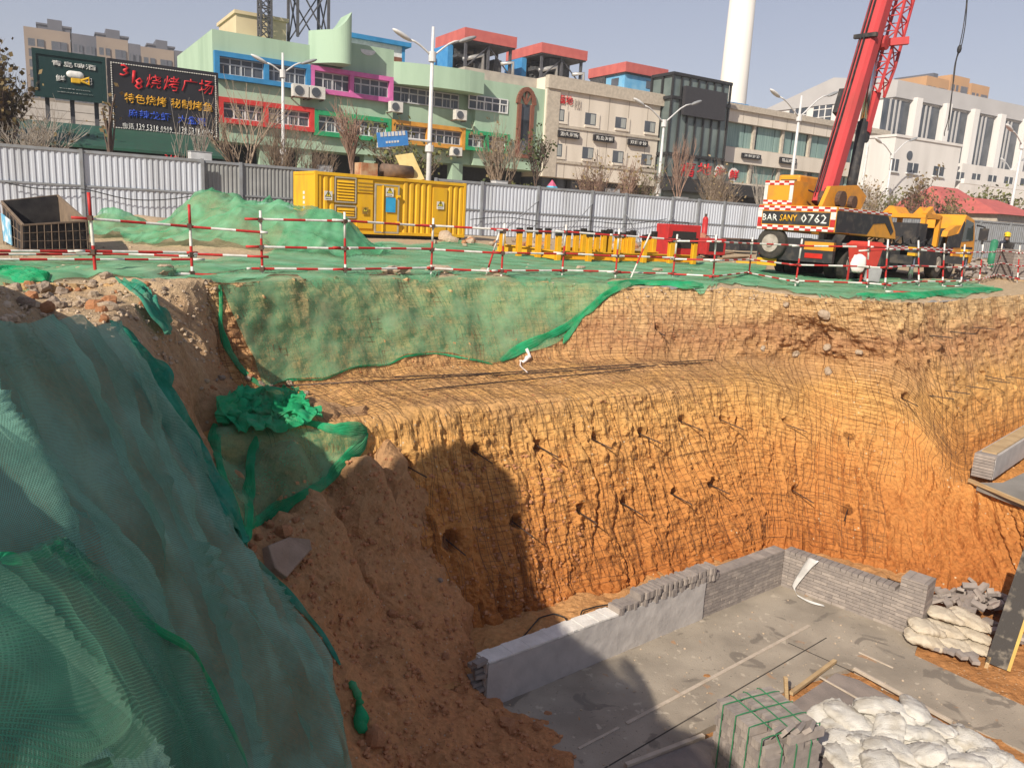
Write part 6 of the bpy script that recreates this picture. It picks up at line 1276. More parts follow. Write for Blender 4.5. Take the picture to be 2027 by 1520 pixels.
for xa,ya,xb,yb in [(1764,314,1776,340),(1797,322,1815,344),(1849,329,1866,350)]:
    q=FN.rect(xa,ya,xb,yb); b=MB(); b.bx(q[0],q[1],-.05,.05,q[2],q[3]); g=b.build('window',MATS['glass_dark'],an); b=MB(); b.bx(q[0]-.12,q[1]+.12,-.2,-.01,q[2]-.15,q[2]); b.bx((q[0]+q[1])/2-.05,(q[0]+q[1])/2+.05,-.08,-.05,q[2],q[3]); b.build('frame',MATS['white_frame'],g)
u,z=FN.uv(1800,308); b=MB(); b.cyl((u,-.03,z),.45,.1,16,ax='y'); b.build('round_vent',MATS['glass_dark'],an); b=MB(); u,_=FN.uv(1742,300); b.tube([(-.3,3,0),(-.3,3,zt4-.5)],.12,6); b.build('drain_pipe',MATS['white_frame'],an)
FL=Fac(1893,92,60,0); lw=FL.thing('long_building','low white building with a row of small windows at the right edge','building'); zt5=FL.uv(1895,322)[1]; b=MB(); b.bx(0,90,0,12,-.5,zt5); b.build('walls',MATS['hall_white'],lw)
for i in range(8):
    q=FL.rect(1893+i*32,340+i*3.3,1906+i*32,357+i*3.3); b=MB(); b.bx(q[0],q[1],-.05,.05,q[2],q[3]); g=b.build('window',MATS['glass_dark'],lw); b=MB(); b.bx((q[0]+q[1])/2-.06,(q[0]+q[1])/2+.06,-.1,-.05,q[2],q[3]); b.bx(q[0]-.1,q[1]+.1,-.15,-.01,q[2]-.15,q[2]); b.build('frame',MATS['white_frame'],g)
b=MB(); z=FL.uv(1893,368)[1]; b.bx(-4,90,-3,-2.6,z,z+.5); b.build('pipe_rack',MATS['hall_white'],lw)
mat('roof_red',(.50,.13,.11),(.42,.11,.10),scale=2,rough=.7)
for (px,Y_,xr,yt,yb,lb) in [(1887,66,1985,378,418,'red hipped shed roof behind the leafy trees at the right'),(1984,60,2075,402,424,'lower red shed roof at the right edge')]:
    fs=Fac(px,Y_,60,0); u1=fs.uv(xr,yb)[0]; zt_=fs.uv((px+xr)/2,yt,-3)[1]; zb_=fs.uv(px,yb)[1]; zb_=min(zb_,zt_-.8); t=fs.thing('red_roof_shed',lb,'shed'); b=MB(); b.bx(.4,u1-.4,.4,6,-.3,zb_); b.build('walls',MATS['cream_trim'],t); b=MB(); b.add([(0,0,zb_),(u1,0,zb_),(u1,6.4,zb_),(0,6.4,zb_),(u1*.25,3.2,zt_),(u1*.75,3.2,zt_)],[(0,3,2,1),(0,1,5,4),(1,2,5),(2,3,4,5),(3,0,4)]); b.build('roof',MATS['roof_red'],t)
# chimney
p=atY(1449,200,175); xl=atY(1436,200,175);xr=atY(1477,200,175); rb=float(np.linalg.norm(xr-xl))/2*1.3
mat('chimney_paint',(.74,.71,.66),(.66,.63,.59),scale=.12,rough=.85,stretch=(1,1,.3)); ch=thing('factory_chimney','tall tapering white chimney running out of the top of the frame','chimney',(p[0],p[1],0)); b=MB(); b.tube([(0,0,0),(0,0,20),(0,0,75)],[rb*1.18,rb*1.07,rb*.78],36); b.build('shaft',MATS['chimney_paint'],ch,smooth=True); b=MB()
for z in (14,30,38): k=1.2-.0057*z; b.cyl((0,0,z),rb*k*.96+.08,.35,36)
b.build('rings',MATS['chimney_paint'],ch,smooth=False)
# ================================================================ STREET LAMPS, TREES
mat('lamp_white',(.66,.66,.66),(.56,.56,.56),rough=.45); mat('lamp_grey',(.30,.31,.32),rough=.5)
def lamp(label,xb,yb,xt,yt,Y,arm,heads,pole='lamp_white',az=None):
    p=atY(xb,yb,Y); p[2]=.3; h=float(pln(xt,yt,p,np.array([-p[0],-p[1],0])/np.linalg.norm(p[:2]))[2]-p[2]); t=thing('street_lamp',label,'street lamp',tuple(p),R(90-57) if az is None else az,'street lamps')
    b=MB(); b.tube([(0,0,0),(0,0,h*.45),(0,0,h)],[.17,.13,.075],10); b.build('pole',MATS[pole],t,smooth=True); zc=h*heads
    b=MB(); b.cyl((0,0,zc),.2,.5,10); b.build('collar',MATS[pole],t); b=MB(); b.cyl((0,0,h*.42),.24,.35,10); b.build('collar',MATS[pole],t)
    for s in (-1,1):
        b=MB(); L_=arm*(1 if s>0 else .8); P=[(0,0,zc)]+[(s*L_*f,0,zc+.05+L_*.62*f**1.0*(1+.25*math.sin(f*3.1))*(1 if s>0 else .75)) for f in (.2,.4,.6,.8,1)]; b.tube(P,.055,6); a=b.build('arm',MATS[pole],t,smooth=True)
        e=Vector(P[-1]); b=MB(); b.ell(e+Vector((s*.5,0,.16)),(.62,.2,.12),12,7,rot=Matrix.Rotation(-s*R(22),3,'Y')); b.build('lamp_head',MATS['lamp_white' if s<0 else 'lamp_grey'],t,smooth=True)
    return t,h
L1,hL1=lamp('nearest tall white street lamp carrying the blue street sign',849,325,861.5,54,45,1.6,.86)
lamp('slim white street lamp in front of the red window surround',560.5,312,557,105,56,1.3,.88); lamp('white street lamp at the corner of the cream block and glass tower',1301,394,1317,241,62,2.6,.985); lamp('white street lamp left of the red crane boom',1565,369,1590,190,61,3.0,.86); lamp('small white street lamp before the plain annex',1757,372,1767,306,80,2.6,.985); lamp('white street lamp at the far right edge',2007,380,2024,284,66,2.4,.98); lamp('small far street lamp above the red shed roofs',1995,372,2000,335,100,2.2,.98)
mat('sign_blue',(.05,.22,.58),(.07,.26,.62),rough=.5); t=thing('street_sign','tilted blue street name sign on an arm of the nearest street lamp','street sign',(L1.location.x,L1.location.y,L1.location.z+hL1*.455),R(90-57)); b=MB(); b.tube([(0,-.1,0),(-1.5,-.1,0)],.06,6); b.build('arm',MATS['lamp_white'],t); tl=Matrix.Rotation(R(-9),3,'Y'); b=MB(); b.box((-2.25,-.14,-.1),(1.75,.06,.75),rot=tl); bd=b.build('board',MATS['sign_blue'],t)
b=MB()
for i in range(7): b.box((-2.9+.21*i,-.18,.16-.034*i*-1+(-.1)),(.15,.015,.22),rot=tl)
for i in range(5): b.box((-2.6+.16*i,-.18,-.2+.026*i-.1),(.11,.015,.11),rot=tl)
b.build('characters',MATS['letter_white'],bd)
mat('bark_tan',(.36,.28,.21),(.26,.20,.15),scale=8,rough=.95); mat('bark_dark',(.10,.075,.065),(.14,.10,.08),scale=8,rough=.95); mat('bark_red',(.34,.22,.17),(.25,.17,.13),scale=8,rough=.95); mat('bark_pale',(.42,.38,.33),(.34,.30,.26),scale=8,rough=.9)
mat('leaf_olive',(.17,.17,.06),(.11,.12,.045),scale=3,rough=.8); mat('leaf_dark',(.045,.07,.025),(.075,.085,.03),scale=1.5,rough=.8); mat('leaf_brown',(.20,.14,.07),(.13,.11,.05),scale=2,rough=.9); mat('leaf_bud',(.30,.22,.13),(.24,.19,.09),scale=3,rough=.9)
def grow(b,p,d,L_,r,lev,rr,ends,spread,up_,n,mx):
    k=4; pts=[p]; q=Vector(p); dd=Vector(d)
    for i in range(k): dd=(dd+Vector((rr.gauss(0,.10),rr.gauss(0,.10),up_*.12))).normalized(); q=q+dd*L_/k; pts.append(tuple(q))
    b.tube(pts,[r*(1-.45*i/k) for i in range(k+1)],5 if lev>1 else 3,cap=False)
    if lev==0: ends.append((q,dd)); return
    ends.append((q,dd))
    for i in range(n+1 if lev<mx else n+2):
        f=rr.uniform(.35,1.0); s=Vector(pts[0]).lerp(Vector(pts[-1]),f); s=Vector(pts[int(f*k)])
        a=Vector((rr.gauss(0,1),rr.gauss(0,1),rr.gauss(0,.35))).normalized(); nd=(dd+a*spread*rr.uniform(.6,1.3)+Vector((0,0,up_*.3))).normalized()
        grow(b,tuple(s),nd,L_*rr.uniform(.55,.85),r*.62,lev-1,rr,ends,spread,up_,n,mx)
def leaves(b,pts,n,s,rr,sp):
    for i in range(n):
        q,d=rr.choice(pts); c=q+Vector((rr.gauss(0,sp),rr.gauss(0,sp),rr.gauss(0,sp*.8))); a=Vector((rr.gauss(0,1),rr.gauss(0,1),rr.gauss(0,1))).normalized(); e=a.orthogonal().normalized(); u=a.cross(e); k=s*rr.uniform(.6,1.4)
        b.add([c-e*k*.5,c+u*k*.35,c+e*k*.5,c-u*k*.35],[(0,1,2,3)])
def tree(label,px,py,Y,ytop,stems=1,lev=3,spread=.55,bark='bark_tan',nleaf=0,leaf='leaf_olive',seed=1,trunk=.28,up_=.6,n=3,thick=1.,ls=.22,name='bare_tree',cat='tree',group='bare street trees'):
    rr=random.Random(seed); p=atY(px,py,Y); p[2]=.3; h=float(pln(px,ytop,p,np.array([-p[0],-p[1],0])/np.linalg.norm(p[:2]))[2]-p[2]); t=thing(name,label,cat,tuple(p),rr.uniform(0,6),group)
    ends=[]; b=MB(); r=.0145*h*thick
    if trunk>0: b.tube([(0,0,-.1),(rr.gauss(0,.05),rr.gauss(0,.05),h*trunk*.5),(0,0,h*trunk)],[r*1.3,r*1.05,r],7)
    tb=b.build('trunk',MATS[bark],t,smooth=True) if trunk>0 else None
    b=MB(); S_=h*(1-trunk)
    for i in range(stems):
        a=2*math.pi*i/max(1,stems)+rr.random(); d=Vector((math.cos(a)*spread*.6*(stems>1),math.sin(a)*spread*.6*(stems>1),1)).normalized(); grow(b,(0,0,h*trunk*.96),d,S_*rr.uniform(.42,.55),r*(.8 if stems==1 else .55),lev,rr,ends,spread,up_,n,lev)
    zs=max(v[2] for v in b.v); k=h/zs; sc=lambda v:(v[0]*min(k,1.2),v[1]*min(k,1.2),h*trunk*.96+(v[2]-h*trunk*.96)*(h-h*trunk*.96)/(zs-h*trunk*.96)); b.v=[sc(v) for v in b.v]; ends=[(Vector(sc(q)),d) for q,d in ends]
    b.build('branches' if trunk>0 else 'stems',MATS[bark],t,smooth=True)
    if nleaf: b=MB(); leaves(b,ends,nleaf,ls,rr,.22); b.build('crown',MATS[leaf],t)
    return t
tree('pale bare tree fanning out low at the left behind the hoarding',57,287,38,170,6,3,.75,'bark_pale',60,'leaf_brown',3,.14,.5)
tree('dark forked tree trunk cut short in front of the barbecue billboard',219,300,39,188,2,1,.25,'bark_dark',40,'leaf_brown',4,.42,.9,2,1.9)
tree('clump of pale straight stems before the right end of the barbecue billboard',382,300,40,195,6,2,.28,'bark_pale',0,'leaf_brown',5,.05,.9,2,.8); tree('broad tangled bare tree before the red window surround',472,318,42,128,4,3,.6,'bark_tan',0,'leaf_brown',6,.22,.5,2); tree('bare tree around the slim street lamp',562,325,44,205,6,3,.6,'bark_tan',0,'leaf_brown',7,.12,.4,3,.8)
tree('twin headed pollard tree left of the dark trunked tree',632,330,46,240,4,3,.55,'bark_tan',0,'leaf_brown',8,.3,.4,3); tree('dark trunked bare tree with wide forks before the pink surround',697,338,46,188,3,3,.5,'bark_red',0,'leaf_brown',9,.38,.5,3,1.2)
tree('olive leafed young tree beside the nearest street lamp',803,345,47,228,5,3,.55,'bark_tan',620,'leaf_olive',10,.2,.5,3,.8,.24); tree('tall upright bare tree before the arched maroon window',984,365,50,228,6,3,.4,'bark_tan',120,'leaf_brown',11,.2,.9,3,.9); tree('thin trunked tree with tufted crown at the left end of the cream block',1060,372,51,247,3,3,.45,'bark_dark',220,'leaf_dark',12,.45,.5,3,.8,.2)
tree('reddish bushy bare tree before the middle of the cream block',1172,383,55,292,6,3,.5,'bark_red',200,'leaf_bud',13,.12,.6,3,.8,.2); tree('small reddish bare tree right of the bushy one at the cream block',1243,390,58,305,4,3,.45,'bark_red',140,'leaf_bud',14,.3,.5,3); tree('small pale bare tree left of the corner street lamp',1275,393,59,300,5,3,.4,'bark_tan',180,'leaf_olive',15,.15,.7,3,.8,.2)
tree('dark thin bare tree before the glass tower',1341,396,60,262,3,3,.3,'bark_red',0,'leaf_brown',16,.3,.9,3,.8); tree('round crowned budding tree before the red restaurant letters',1419,402,62,312,6,3,.5,'bark_tan',130,'leaf_bud',17,.15,.5,4,.8,.22); tree('clump of white stems left of the crane counterweight',1506,408,64,322,5,2,.25,'bark_pale',0,'leaf_brown',18,.05,.9,2,.7)
tree('bare budding tree just right of the black boom cylinder',1718,410,60,342,4,3,.4,'bark_tan',150,'leaf_bud',19,.1,.6,3,.7); tree('small leafy tree left of the tallest one before the annex',1755,412,62,365,4,3,.6,'bark_tan',320,'leaf_olive',20,.2,.4,3,.8,.22); tree('tallest leafing tree before the annex windows',1802,415,62,328,4,3,.5,'bark_red',420,'leaf_brown',21,.2,.6,3,.9,.24); tree('pair of thin bare stems right of the annex tree',1845,418,62,350,3,2,.2,'bark_tan',20,'leaf_bud',22,.05,.9,2,.6)
tree('yellow green tree above the red hipped shed roof',1935,400,72,362,5,3,.6,'bark_tan',700,'leaf_olive',23,.2,.3,3,.8,.3); tree('yellow green tree at the right above the lower red shed roof',1992,405,72,368,5,3,.6,'bark_tan',600,'leaf_olive',24,.2,.3,3,.8,.3); tree('thin leafy tree before the left end of the red hipped roof',1880,425,56,378,4,3,.6,'bark_tan',420,'leaf_brown',25,.2,.4,3,.8,.22)
tree('dark bushy tree at the far left edge beside the billboards',6,285,44,50,5,4,.4,'bark_dark',1100,'leaf_brown',26,.15,.6,3,1.,.3,name='evergreen_tree')
def shrub(label,px,py,Y,w_,h,n,leaf,seed,name='evergreen_shrub',group='shrubs along the street'):
    rr=random.Random(seed); p=atY(px,py,Y); p[2]=.3; t=thing(name,label,'shrub',tuple(p),0,group); pts=[]
    for i in range(26):
        a=rr.uniform(0,6.3); q=rr.random()**.5; f=rr.random(); pts.append((Vector((math.cos(a)*q*w_*(1-.45*f),math.sin(a)*q*w_*.6*(1-.45*f),h*(.15+.8*f))),None))
    b=MB(); leaves(b,pts,n,.2,rr,.26); b.build('foliage',MATS[leaf],t); b=MB()
    for q,_ in pts[:10]: b.tube([(q.x*.2,q.y*.2,0),tuple(q*.6+Vector((0,0,.2))),tuple(q)],[.05,.035,.015],4)
    b.build('stems',MATS['bark_dark'],t)
for i,(px,Y,w_,h,n,l,lb) in enumerate([(20,49,2.4,4.4,1500,'leaf_brown','brown leaved shrub at the left end of the hedge below the billboards'),(75,49,2.6,4.0,1600,'leaf_dark','dark shrub beside the pale fanning tree'),(130,48.6,2.2,4.8,1700,'leaf_dark','taller dark shrub below the middle of the green billboard'),(165,48.6,2.,3.9,1400,'leaf_brown','brown shrub below the right part of the green billboard'),(205,48.2,1.8,4.6,1200,'leaf_dark','dark shrub between the two billboards'),(275,47.5,2.8,2.4,1300,'leaf_brown','low brown shrub under the left of the barbecue billboard'),(340,47.5,3,2.2,1300,'leaf_dark','low dark shrub under the middle of the barbecue billboard'),(405,48,2.4,2.0,1100,'leaf_brown','low brown shrub under the right end of the barbecue billboard'),(455,45,2.6,1.9,1200,'leaf_brown','dry shrub at the foot of the broad tangled tree'),(962,53,1.9,3.2,1700,'leaf_dark','bushy evergreen left of the upright bare tree'),(1008,54,2.2,2.9,1800,'leaf_dark','bushy evergreen between the bare tree and the tufted tree'),(1040,54,2.4,3.1,1800,'leaf_olive','olive evergreen at the left end of the cream block')]):
    shrub(lb,px,330 if px<500 else 372,Y,w_,h,n,l,40+i)
mat('box_white',(.6,.61,.62),rough=.5)
for (px,py,Y,s,lb) in [(396,318,35.6,.75,'white electric box on top of the left hoarding post'),(641,340,46,.7,'white box behind the hoarding at the twin headed tree'),(988,370,48,.7,'white box behind the hoarding at the upright bare tree'),(1212,384,56,.7,'white box behind the hoarding at the cream block'),(1348,400,59,.7,'white box behind the hoarding at the glass tower')]:
    p=atY(px,py,Y); t=thing('electric_box',lb,'electric box',(p[0],p[1],.3),R(33)); b=MB(); z=float(p[2])-.3; b.bx(-s*.6,s*.6,-.3,.3,z-.6,z+s*.45); b.build('casing',MATS['box_white'],t,bevel=.03); b=MB(); b.bx(-s*.62,s*.62,-.32,.32,z+s*.45,z+s*.5); b.bx(-.08,.08,-.08,.08,-.3,z-.6); b.build('cap_and_stand',MATS['lamp_grey'],t)
mat('roof_pink',(.62,.12,.22),rough=.6); mat('roof_sky',(.10,.42,.62),rough=.6)
p=atY(1092,377,50); t=thing('play_house','little play house roof, pink tipped and sky blue, showing above the hoarding','play house',(p[0],p[1],.3)); b=MB(); z=float(p[2])-.3; b.tube([(0,0,z-.5),(0,0,z+.25)],[.8,.3],6); b.build('blue_roof',MATS['roof_sky'],t); b=MB(); b.tube([(0,0,z+.25),(0,0,z+.62)],[.3,.02],6); b.build('pink_tip',MATS['roof_pink'],t); b=MB(); b.bx(-.5,.5,-.5,.5,-.3,z-.5); b.build('walls',MATS['cream_panel'],t)
# ================================================================ TRUCK CRANE
mat('crane_orange',(.70,.30,.025),(.42,.20,.05),scale=3,rough=.5,lo=.5,hi=.82,detail=9); mat('crane_red',(.53,.06,.065),(.34,.06,.055),scale=2.,rough=.55,stretch=(1,1,.25),lo=.45,hi=.8,detail=9); mat('crane_black',(.03,.03,.033),(.13,.11,.09),scale=4,rough=.6,lo=.5,hi=.85,detail=9); mat('tyre',(.035,.032,.03),(.06,.052,.045),scale=6,rough=.9); mat('rim_grey',(.42,.38,.34),(.30,.26,.22),scale=6,rough=.6); mat('chrome',(.6,.6,.6),rough=.15,metal=.9); mat('wood_block',(.34,.22,.12),(.26,.17,.10),scale=4,rough=.9); mat('tail_red',(.55,.03,.02),rough=.3); mat('cab_glass',(.05,.07,.07),rough=.08)
CO=np.array([9.35,25.2,.03]); ca=R(90-47); crane=thing('truck_crane','orange and black truck crane with red boom raised, standing behind the right guard rail','crane',tuple(CO),ca)
def ck(b,a,e,n,wd,ht,y,m0=0,ax='x'):
    for i in range(n):
        for j in range(2):
            f0=a+(e-a)*i/n;f1=a+(e-a)*(i+1)/n; z0=ht[0]+(ht[1]-ht[0])*j/2; z1=ht[0]+(ht[1]-ht[0])*(j+1)/2
            if ax=='x': b.bx(f0,f1,y,y+wd,z0,z1,(i+j)%2)
            else: b.bx(y,y+wd,f0,f1,z0,z1,(i+j)%2)
RW=[MATS['paint_red'],MATS['paint_white']]; CK=crane
b=MB(); b.bx(-1.3,9.0,-.62,.62,.62,1.0); b.bx(-1.35,9.2,-1.2,1.2,1.0,1.12); b.build('chassis',MATS['crane_black'],CK)
b=MB(); b.bx(1.9,3.3,-1.2,-.75,.35,1.0); b.bx(4.4,6.6,-1.2,-.75,.40,1.0); b.bx(4.4,6.6,.75,1.2,.40,1.0); b.build('tool_locker',MATS['crane_black'],CK)
b=MB(); ck(b,-.9,8.6,34,.012,(1.02,1.10),-1.213); b.build('hazard_strip',RW,CK)
def wheel(x,y,r=.5,w_=.3,par=None):
    b=MB(); b.cyl((x,y,r),r,w_,22,ax='y'); o=b.build('tyre',MATS['tyre'],par,bevel=.05); b=MB(); s=-1 if y<0 else 1; b.cyl((x,y+s*w_*.46,r),r*.55,.06,16,ax='y'); b.cyl((x,y+s*w_*.5,r),r*.2,.1,10,ax='y'); b.build('rim',MATS['rim_grey'],o); return o
for x in (-.1,1.35,6.9,8.15):
    for y in (-1.0,1.0): wheel(x,y,par=CK)
    if x<2:
        for y in (-.66,.66): wheel(x,y,par=CK)
sp=MB(); sp.cyl((-1.5,.72,.98),.48,.28,24,ax='x'); o=sp.build('spare_tyre',MATS['tyre'],CK,bevel=.06); b=MB(); b.cyl((-1.65,.72,.98),.27,.05,18,ax='x'); b.cyl((-1.67,.72,.98),.11,.08,12,ax='x'); b.build('rim',MATS['rim_grey'],o)
b=MB(); b.bx(-1.45,-1.3,-1.2,1.25,.5,1.18); b.build('rear_beam',MATS['crane_black'],CK); b=MB(); b.bx(-1.47,-1.451,.3+.8,.62+.8-.25,.62,.76); b.build('tail_light',MATS['tail_red'],CK); b=MB(); b.bx(-1.47,-1.451,-.9,-.35,.62,.76); b.build('tail_light',MATS['tail_red'],CK); b=MB(); b.bx(-1.47,-1.451,.55,1.2,.30,.52); b.build('number_plate',MATS['steel_yellow'],CK); b=MB(); b.bx(-1.46,-1.3,-1.2,-.3,.86,1.1); b.build('rear_locker',MATS['crane_orange'],CK)
for x in (2.75,7.45):
    b=MB(); b.bx(x-.18,x+.18,-1.9,1.9,.55,.82); o=b.build('outrigger_beam',MATS['crane_black'],CK)
    for y in (-1.85,1.85):
        b=MB(); b.cyl((x,y,.42),.07,.84,10); o2=b.build('outrigger_leg',MATS['chrome'],CK,smooth=True); b=MB(); b.cyl((x,y,.04),.28,.08,14); b.build('foot_pad',MATS['crane_black'],o2); b=MB()
        for i in range(4): b.bx(x-.2,x+.2,y-.12,y+.12,.82+i*.09,.82+(i+1)*.09,i%2)
        b.build('hazard_box',[MATS['steel_yellow'],MATS['crane_black']],o2)
# driving cab at the front
prof=[(8.0,.55),(10.1,.55),(10.25,1.0),(10.12,1.45),(9.75,2.2),(8.8,2.35),(8.55,2.0),(8.0,1.5)]
b=MB(); b.prism(prof,-1.22,.1,ax='y'); dc=b.build('driving_cab',MATS['crane_orange'],CK,bevel=.03); b=MB(); b.prism([(8.7,1.35),(9.9,1.42),(9.66,2.08),(8.85,2.18)],-1.235,-1.221,ax='y'); b.build('cab_window',MATS['cab_glass'],dc); b=MB(); b.prism([(7.2,1.13),(8.6,1.13),(8.75,2.05),(8.62,2.1),(8.3,1.65),(7.3,1.5)],-1.24,-1.222,ax='y'); b.build('black_panel',MATS['crane_black'],dc); b=MB(); b.bx(10.0,10.28,-1.15,.05,.6,.8); b.build('bumper',MATS['crane_black'],dc); b=MB(); b.tube([(10.0,-1.25,2.0),(10.25,-1.45,1.95),(10.25,-1.45,1.3)],.04,6); b.bx(10.2,10.3,-1.6,-1.3,1.45,1.9); b.build('mirror',MATS['crane_black'],dc)
b=MB(); b.prism([(7.2,1.5),(8.3,1.62),(8.5,1.95),(7.9,1.9),(7.3,1.7)],-1.2,-1.0,ax='y'); b.build('orange_fender',MATS['crane_orange'],CK)
# boom rest and engine deck
b=MB()
for y in (-.7,.7): b.bar((6.2,y,1.1),(6.2,y,2.2),.16); b.bar((6.2,y,2.2),(6.7,y,2.45),.16); b.bar((7.6,y,1.1),(7.6,y,2.2),.16); b.bar((6.2,y,2.2),(7.6,y,2.2),.14)
b.bx(6.1,7.7,-.78,.78,2.1,2.24); b.prism([(-.7,2.24),(-.25,2.24),(-.47,2.5)],6.3,7.4,ax='x'); b.prism([(.25,2.24),(.7,2.24),(.47,2.5)],6.3,7.4,ax='x'); b.build('boom_rest',MATS['crane_orange'],CK); b=MB(); b.bx(5.2,6.1,-.9,.9,1.12,1.9); b.bx(7.75,8.0,-.9,.9,1.12,1.8); b.build('engine_cover',MATS['crane_black'],CK); b=MB()
for i in range(5): b.box((4.2+.25*i,-.3+.1*(i%3),1.22+.13*(i%2)),(2.4,.3,.13),rz=.05*i)
b.build('wood_blocks',MATS['wood_block'],CK)
# slewing upper structure
b=MB(); b.cyl((1.6,0,1.24),.75,.25,24); b.build('slew_ring',MATS['crane_black'],CK)
b=MB(); b.bx(-1.7,-.75,-1.28,1.22,1.38,2.12); b.build('counterweight',MATS['crane_orange'],CK,bevel=.03)
b=MB(); b.bx(-1.712,-1.701,-1.1,1.05,1.56,1.94); b.build('plate',MATS['crane_black'],CK)
b=MB(); ck(b,-1.26,1.2,14,.012,(1.40,1.53),-1.713,ax='y'); ck(b,-1.26,1.2,14,.012,(1.97,2.10),-1.713,ax='y'); ck(b,-1.27,-1.12,1,.013,(1.54,1.96),-1.7125,ax='y'); ck(b,1.07,1.2,1,.013,(1.54,1.96),-1.7125,ax='y'); b.build('hazard_strip',RW,CK)
def rtext(s,h,y,z,m_,wd):
    o=textmesh(s,h,MATS[m_],CK,0,0,0,wd=wd,bold=.02,depth=.012); me=o.data
    for v in me.vertices: x,_,zz=v.co; v.co=(-1.725,y-x,z+zz)
rtext('BAR',.2,.78,1.75,'letter_white',.5); rtext('SANY',.2,.18,1.75,'steel_yellow',.55); rtext('0762',.26,-.62,1.75,'letter_white',.8)
b=MB(); b.prism([(-.75,1.36),(2.6,1.30),(2.5,1.55),(1.9,2.1),(-.75,2.12)],-1.28,-.75,ax='y'); sd=b.build('side_body',MATS['crane_orange'],CK,bevel=.02); b=MB(); b.prism([(-1.68,1.40),(.4,1.40),(.75,1.72),(1.6,1.78),(2.15,1.42),(2.3,1.55),(1.75,2.0),(-1.68,2.0)],-1.295,-1.283,ax='y'); b.build('black_flash',MATS['crane_black'],sd); b=MB(); ck(b,-1.6,2.0,12,.01,(2.02,2.10),-1.293); b.build('hazard_strip',RW,sd)
b=MB(); b.prism([(-.75,1.36),(2.6,1.30),(2.5,1.6),(-.75,2.0)],.75,1.2,ax='y'); b.build('side_body',MATS['crane_orange'],CK)
b=MB(); b.bx(-1.5,-.6,.25,1.2,2.13,2.85); wb=b.build('winch_guard',MATS['crane_orange'],CK); b=MB(); ck(b,.25,1.2,6,.012,(2.15,2.27),-1.513,ax='y'); ck(b,.25,1.2,6,.012,(2.72,2.84),-1.513,ax='y'); b.bx(-1.512,-1.501,.25,.36,2.28,2.71,1); b.bx(-1.512,-1.501,1.09,1.2,2.28,2.71,1); b.build('hazard_strip',RW,wb)
b=MB(); b.prism([(-1.0,2.13),(1.6,2.13),(1.9,2.6),(1.2,2.9),(-.6,2.75)],-.45,-.33,ax='y'); b.prism([(-1.0,2.13),(1.6,2.13),(1.9,2.6),(1.2,2.9),(-.6,2.75)],.76,.88,ax='y'); b.build('turntable_cheek',MATS['crane_orange'],CK); b=MB(); b.cyl((.0,-.25,2.4),.25,.7,14,ax='y'); b.cyl((.8,-.25,2.35),.2,.7,14,ax='y'); b.build('winch_drum',MATS['clamp_iron'],CK)
b=MB(); b.bx(.2,1.7,1.0,1.75,1.7,3.15); oc=b.build('operator_cab',MATS['crane_orange'],CK,bevel=.06); b=MB(); b.bx(.18,.199,1.1,1.65,2.4,3.0); b.build('cab_window',MATS['cab_glass'],oc)
# telescopic boom, luffing cylinder, folded lattice jib
bel=R(71.5); bd_=Vector((math.cos(bel),0,math.sin(bel))); bp=Vector((.35,.22,2.25)); mt=bd_.to_track_quat('Z','Y').to_matrix()
upv=Vector((-math.sin(bel),0,math.cos(bel)))
def boomsec(f0,f1,w_,hgt,nm,tp=1.):
    b=MB(); c0=bp+bd_*f0; c1=bp+bd_*f1; y=Vector((0,1,0)); P=[]
    for c,k in ((c0,1),(c1,tp)):
        for (u,v) in ((-.5,.32),(-.32,.5),(.32,.5),(.5,.32),(.5,-.25),(.28,-.5),(-.28,-.5),(-.5,-.25)): P.append(c+y*u*w_*k+upv*v*hgt*k)
    b.add(P,[tuple(range(7,-1,-1)),tuple(range(8,16))]+[(i,(i+1)%8,8+(i+1)%8,8+i) for i in range(8)]); return b.build(nm,MATS['crane_red'],CK)
boom=boomsec(0,11,.56,.66,'boom'); boomsec(10.8,20,.48,.58,'boom_extension'); boomsec(19.8,28,.4,.5,'boom_extension')
b=MB(); c=bp+bd_*5.4+upv*.36; b.bar(c+Vector((0,-.36,0)),c+Vector((0,.36,0)),.14,.12); b.build('boom_strap',MATS['crane_black'],boom); b=MB(); b.bar(bp+bd_*.1+upv*.335,bp+bd_*10.9+upv*.335,.02,.05); b.bar(bp+bd_*.1+upv*.33+Vector((0,.14,0)),bp+bd_*10.9+upv*.33+Vector((0,.18,0)),.02,.03); b.build('boom_seam',MATS['crane_black'],boom)
b=MB(); c=bp+bd_*3.4+Vector((0,.38,0)); b.bar(c-bd_*.4,c+bd_*.4,.2,.3); b.build('rope_guide',MATS['crane_black'],boom)
b=MB(); q0=Vector((1.9,.15,1.6)); q1=bp+bd_*5.6-upv*.5; b.tube([q0,q0.lerp(q1,.58)],.165,14); cy=b.build('luffing_cylinder',MATS['crane_black'],CK,smooth=True); b=MB(); b.tube([q0.lerp(q1,.58),q1],.115,12); b.build('piston_rod',MATS['chrome'],cy,smooth=True)
b=MB(); b.cyl(tuple(q1),.22,.62,12,ax='y'); b.bar(q1+Vector((0,-.4,0)),q1+Vector((.3,-.85,.05)),.18,.22); b.build('jib_bracket',MATS['crane_red'],CK)
W2C=lambda p:Matrix.Rotation(-ca,3,'Z')@(Vector(p)-Vector(CO))
j0=W2C(atY(1711,262,27.0)); j1=W2C(atY(1800,-60,27.6)); jd=(j1-j0).normalized(); j1=j0+jd*16; s1=jd.cross(Vector((0,1,0))).normalized(); s2=jd.cross(s1)
b=MB(); C=lambda i,f:(j0+jd*f)+(s1*(.5 if i in(0,1) else -.5)+s2*(.5 if i in(1,2) else -.5))*(.30+.26*min(1,f/2.2))
n=22; L16=12.
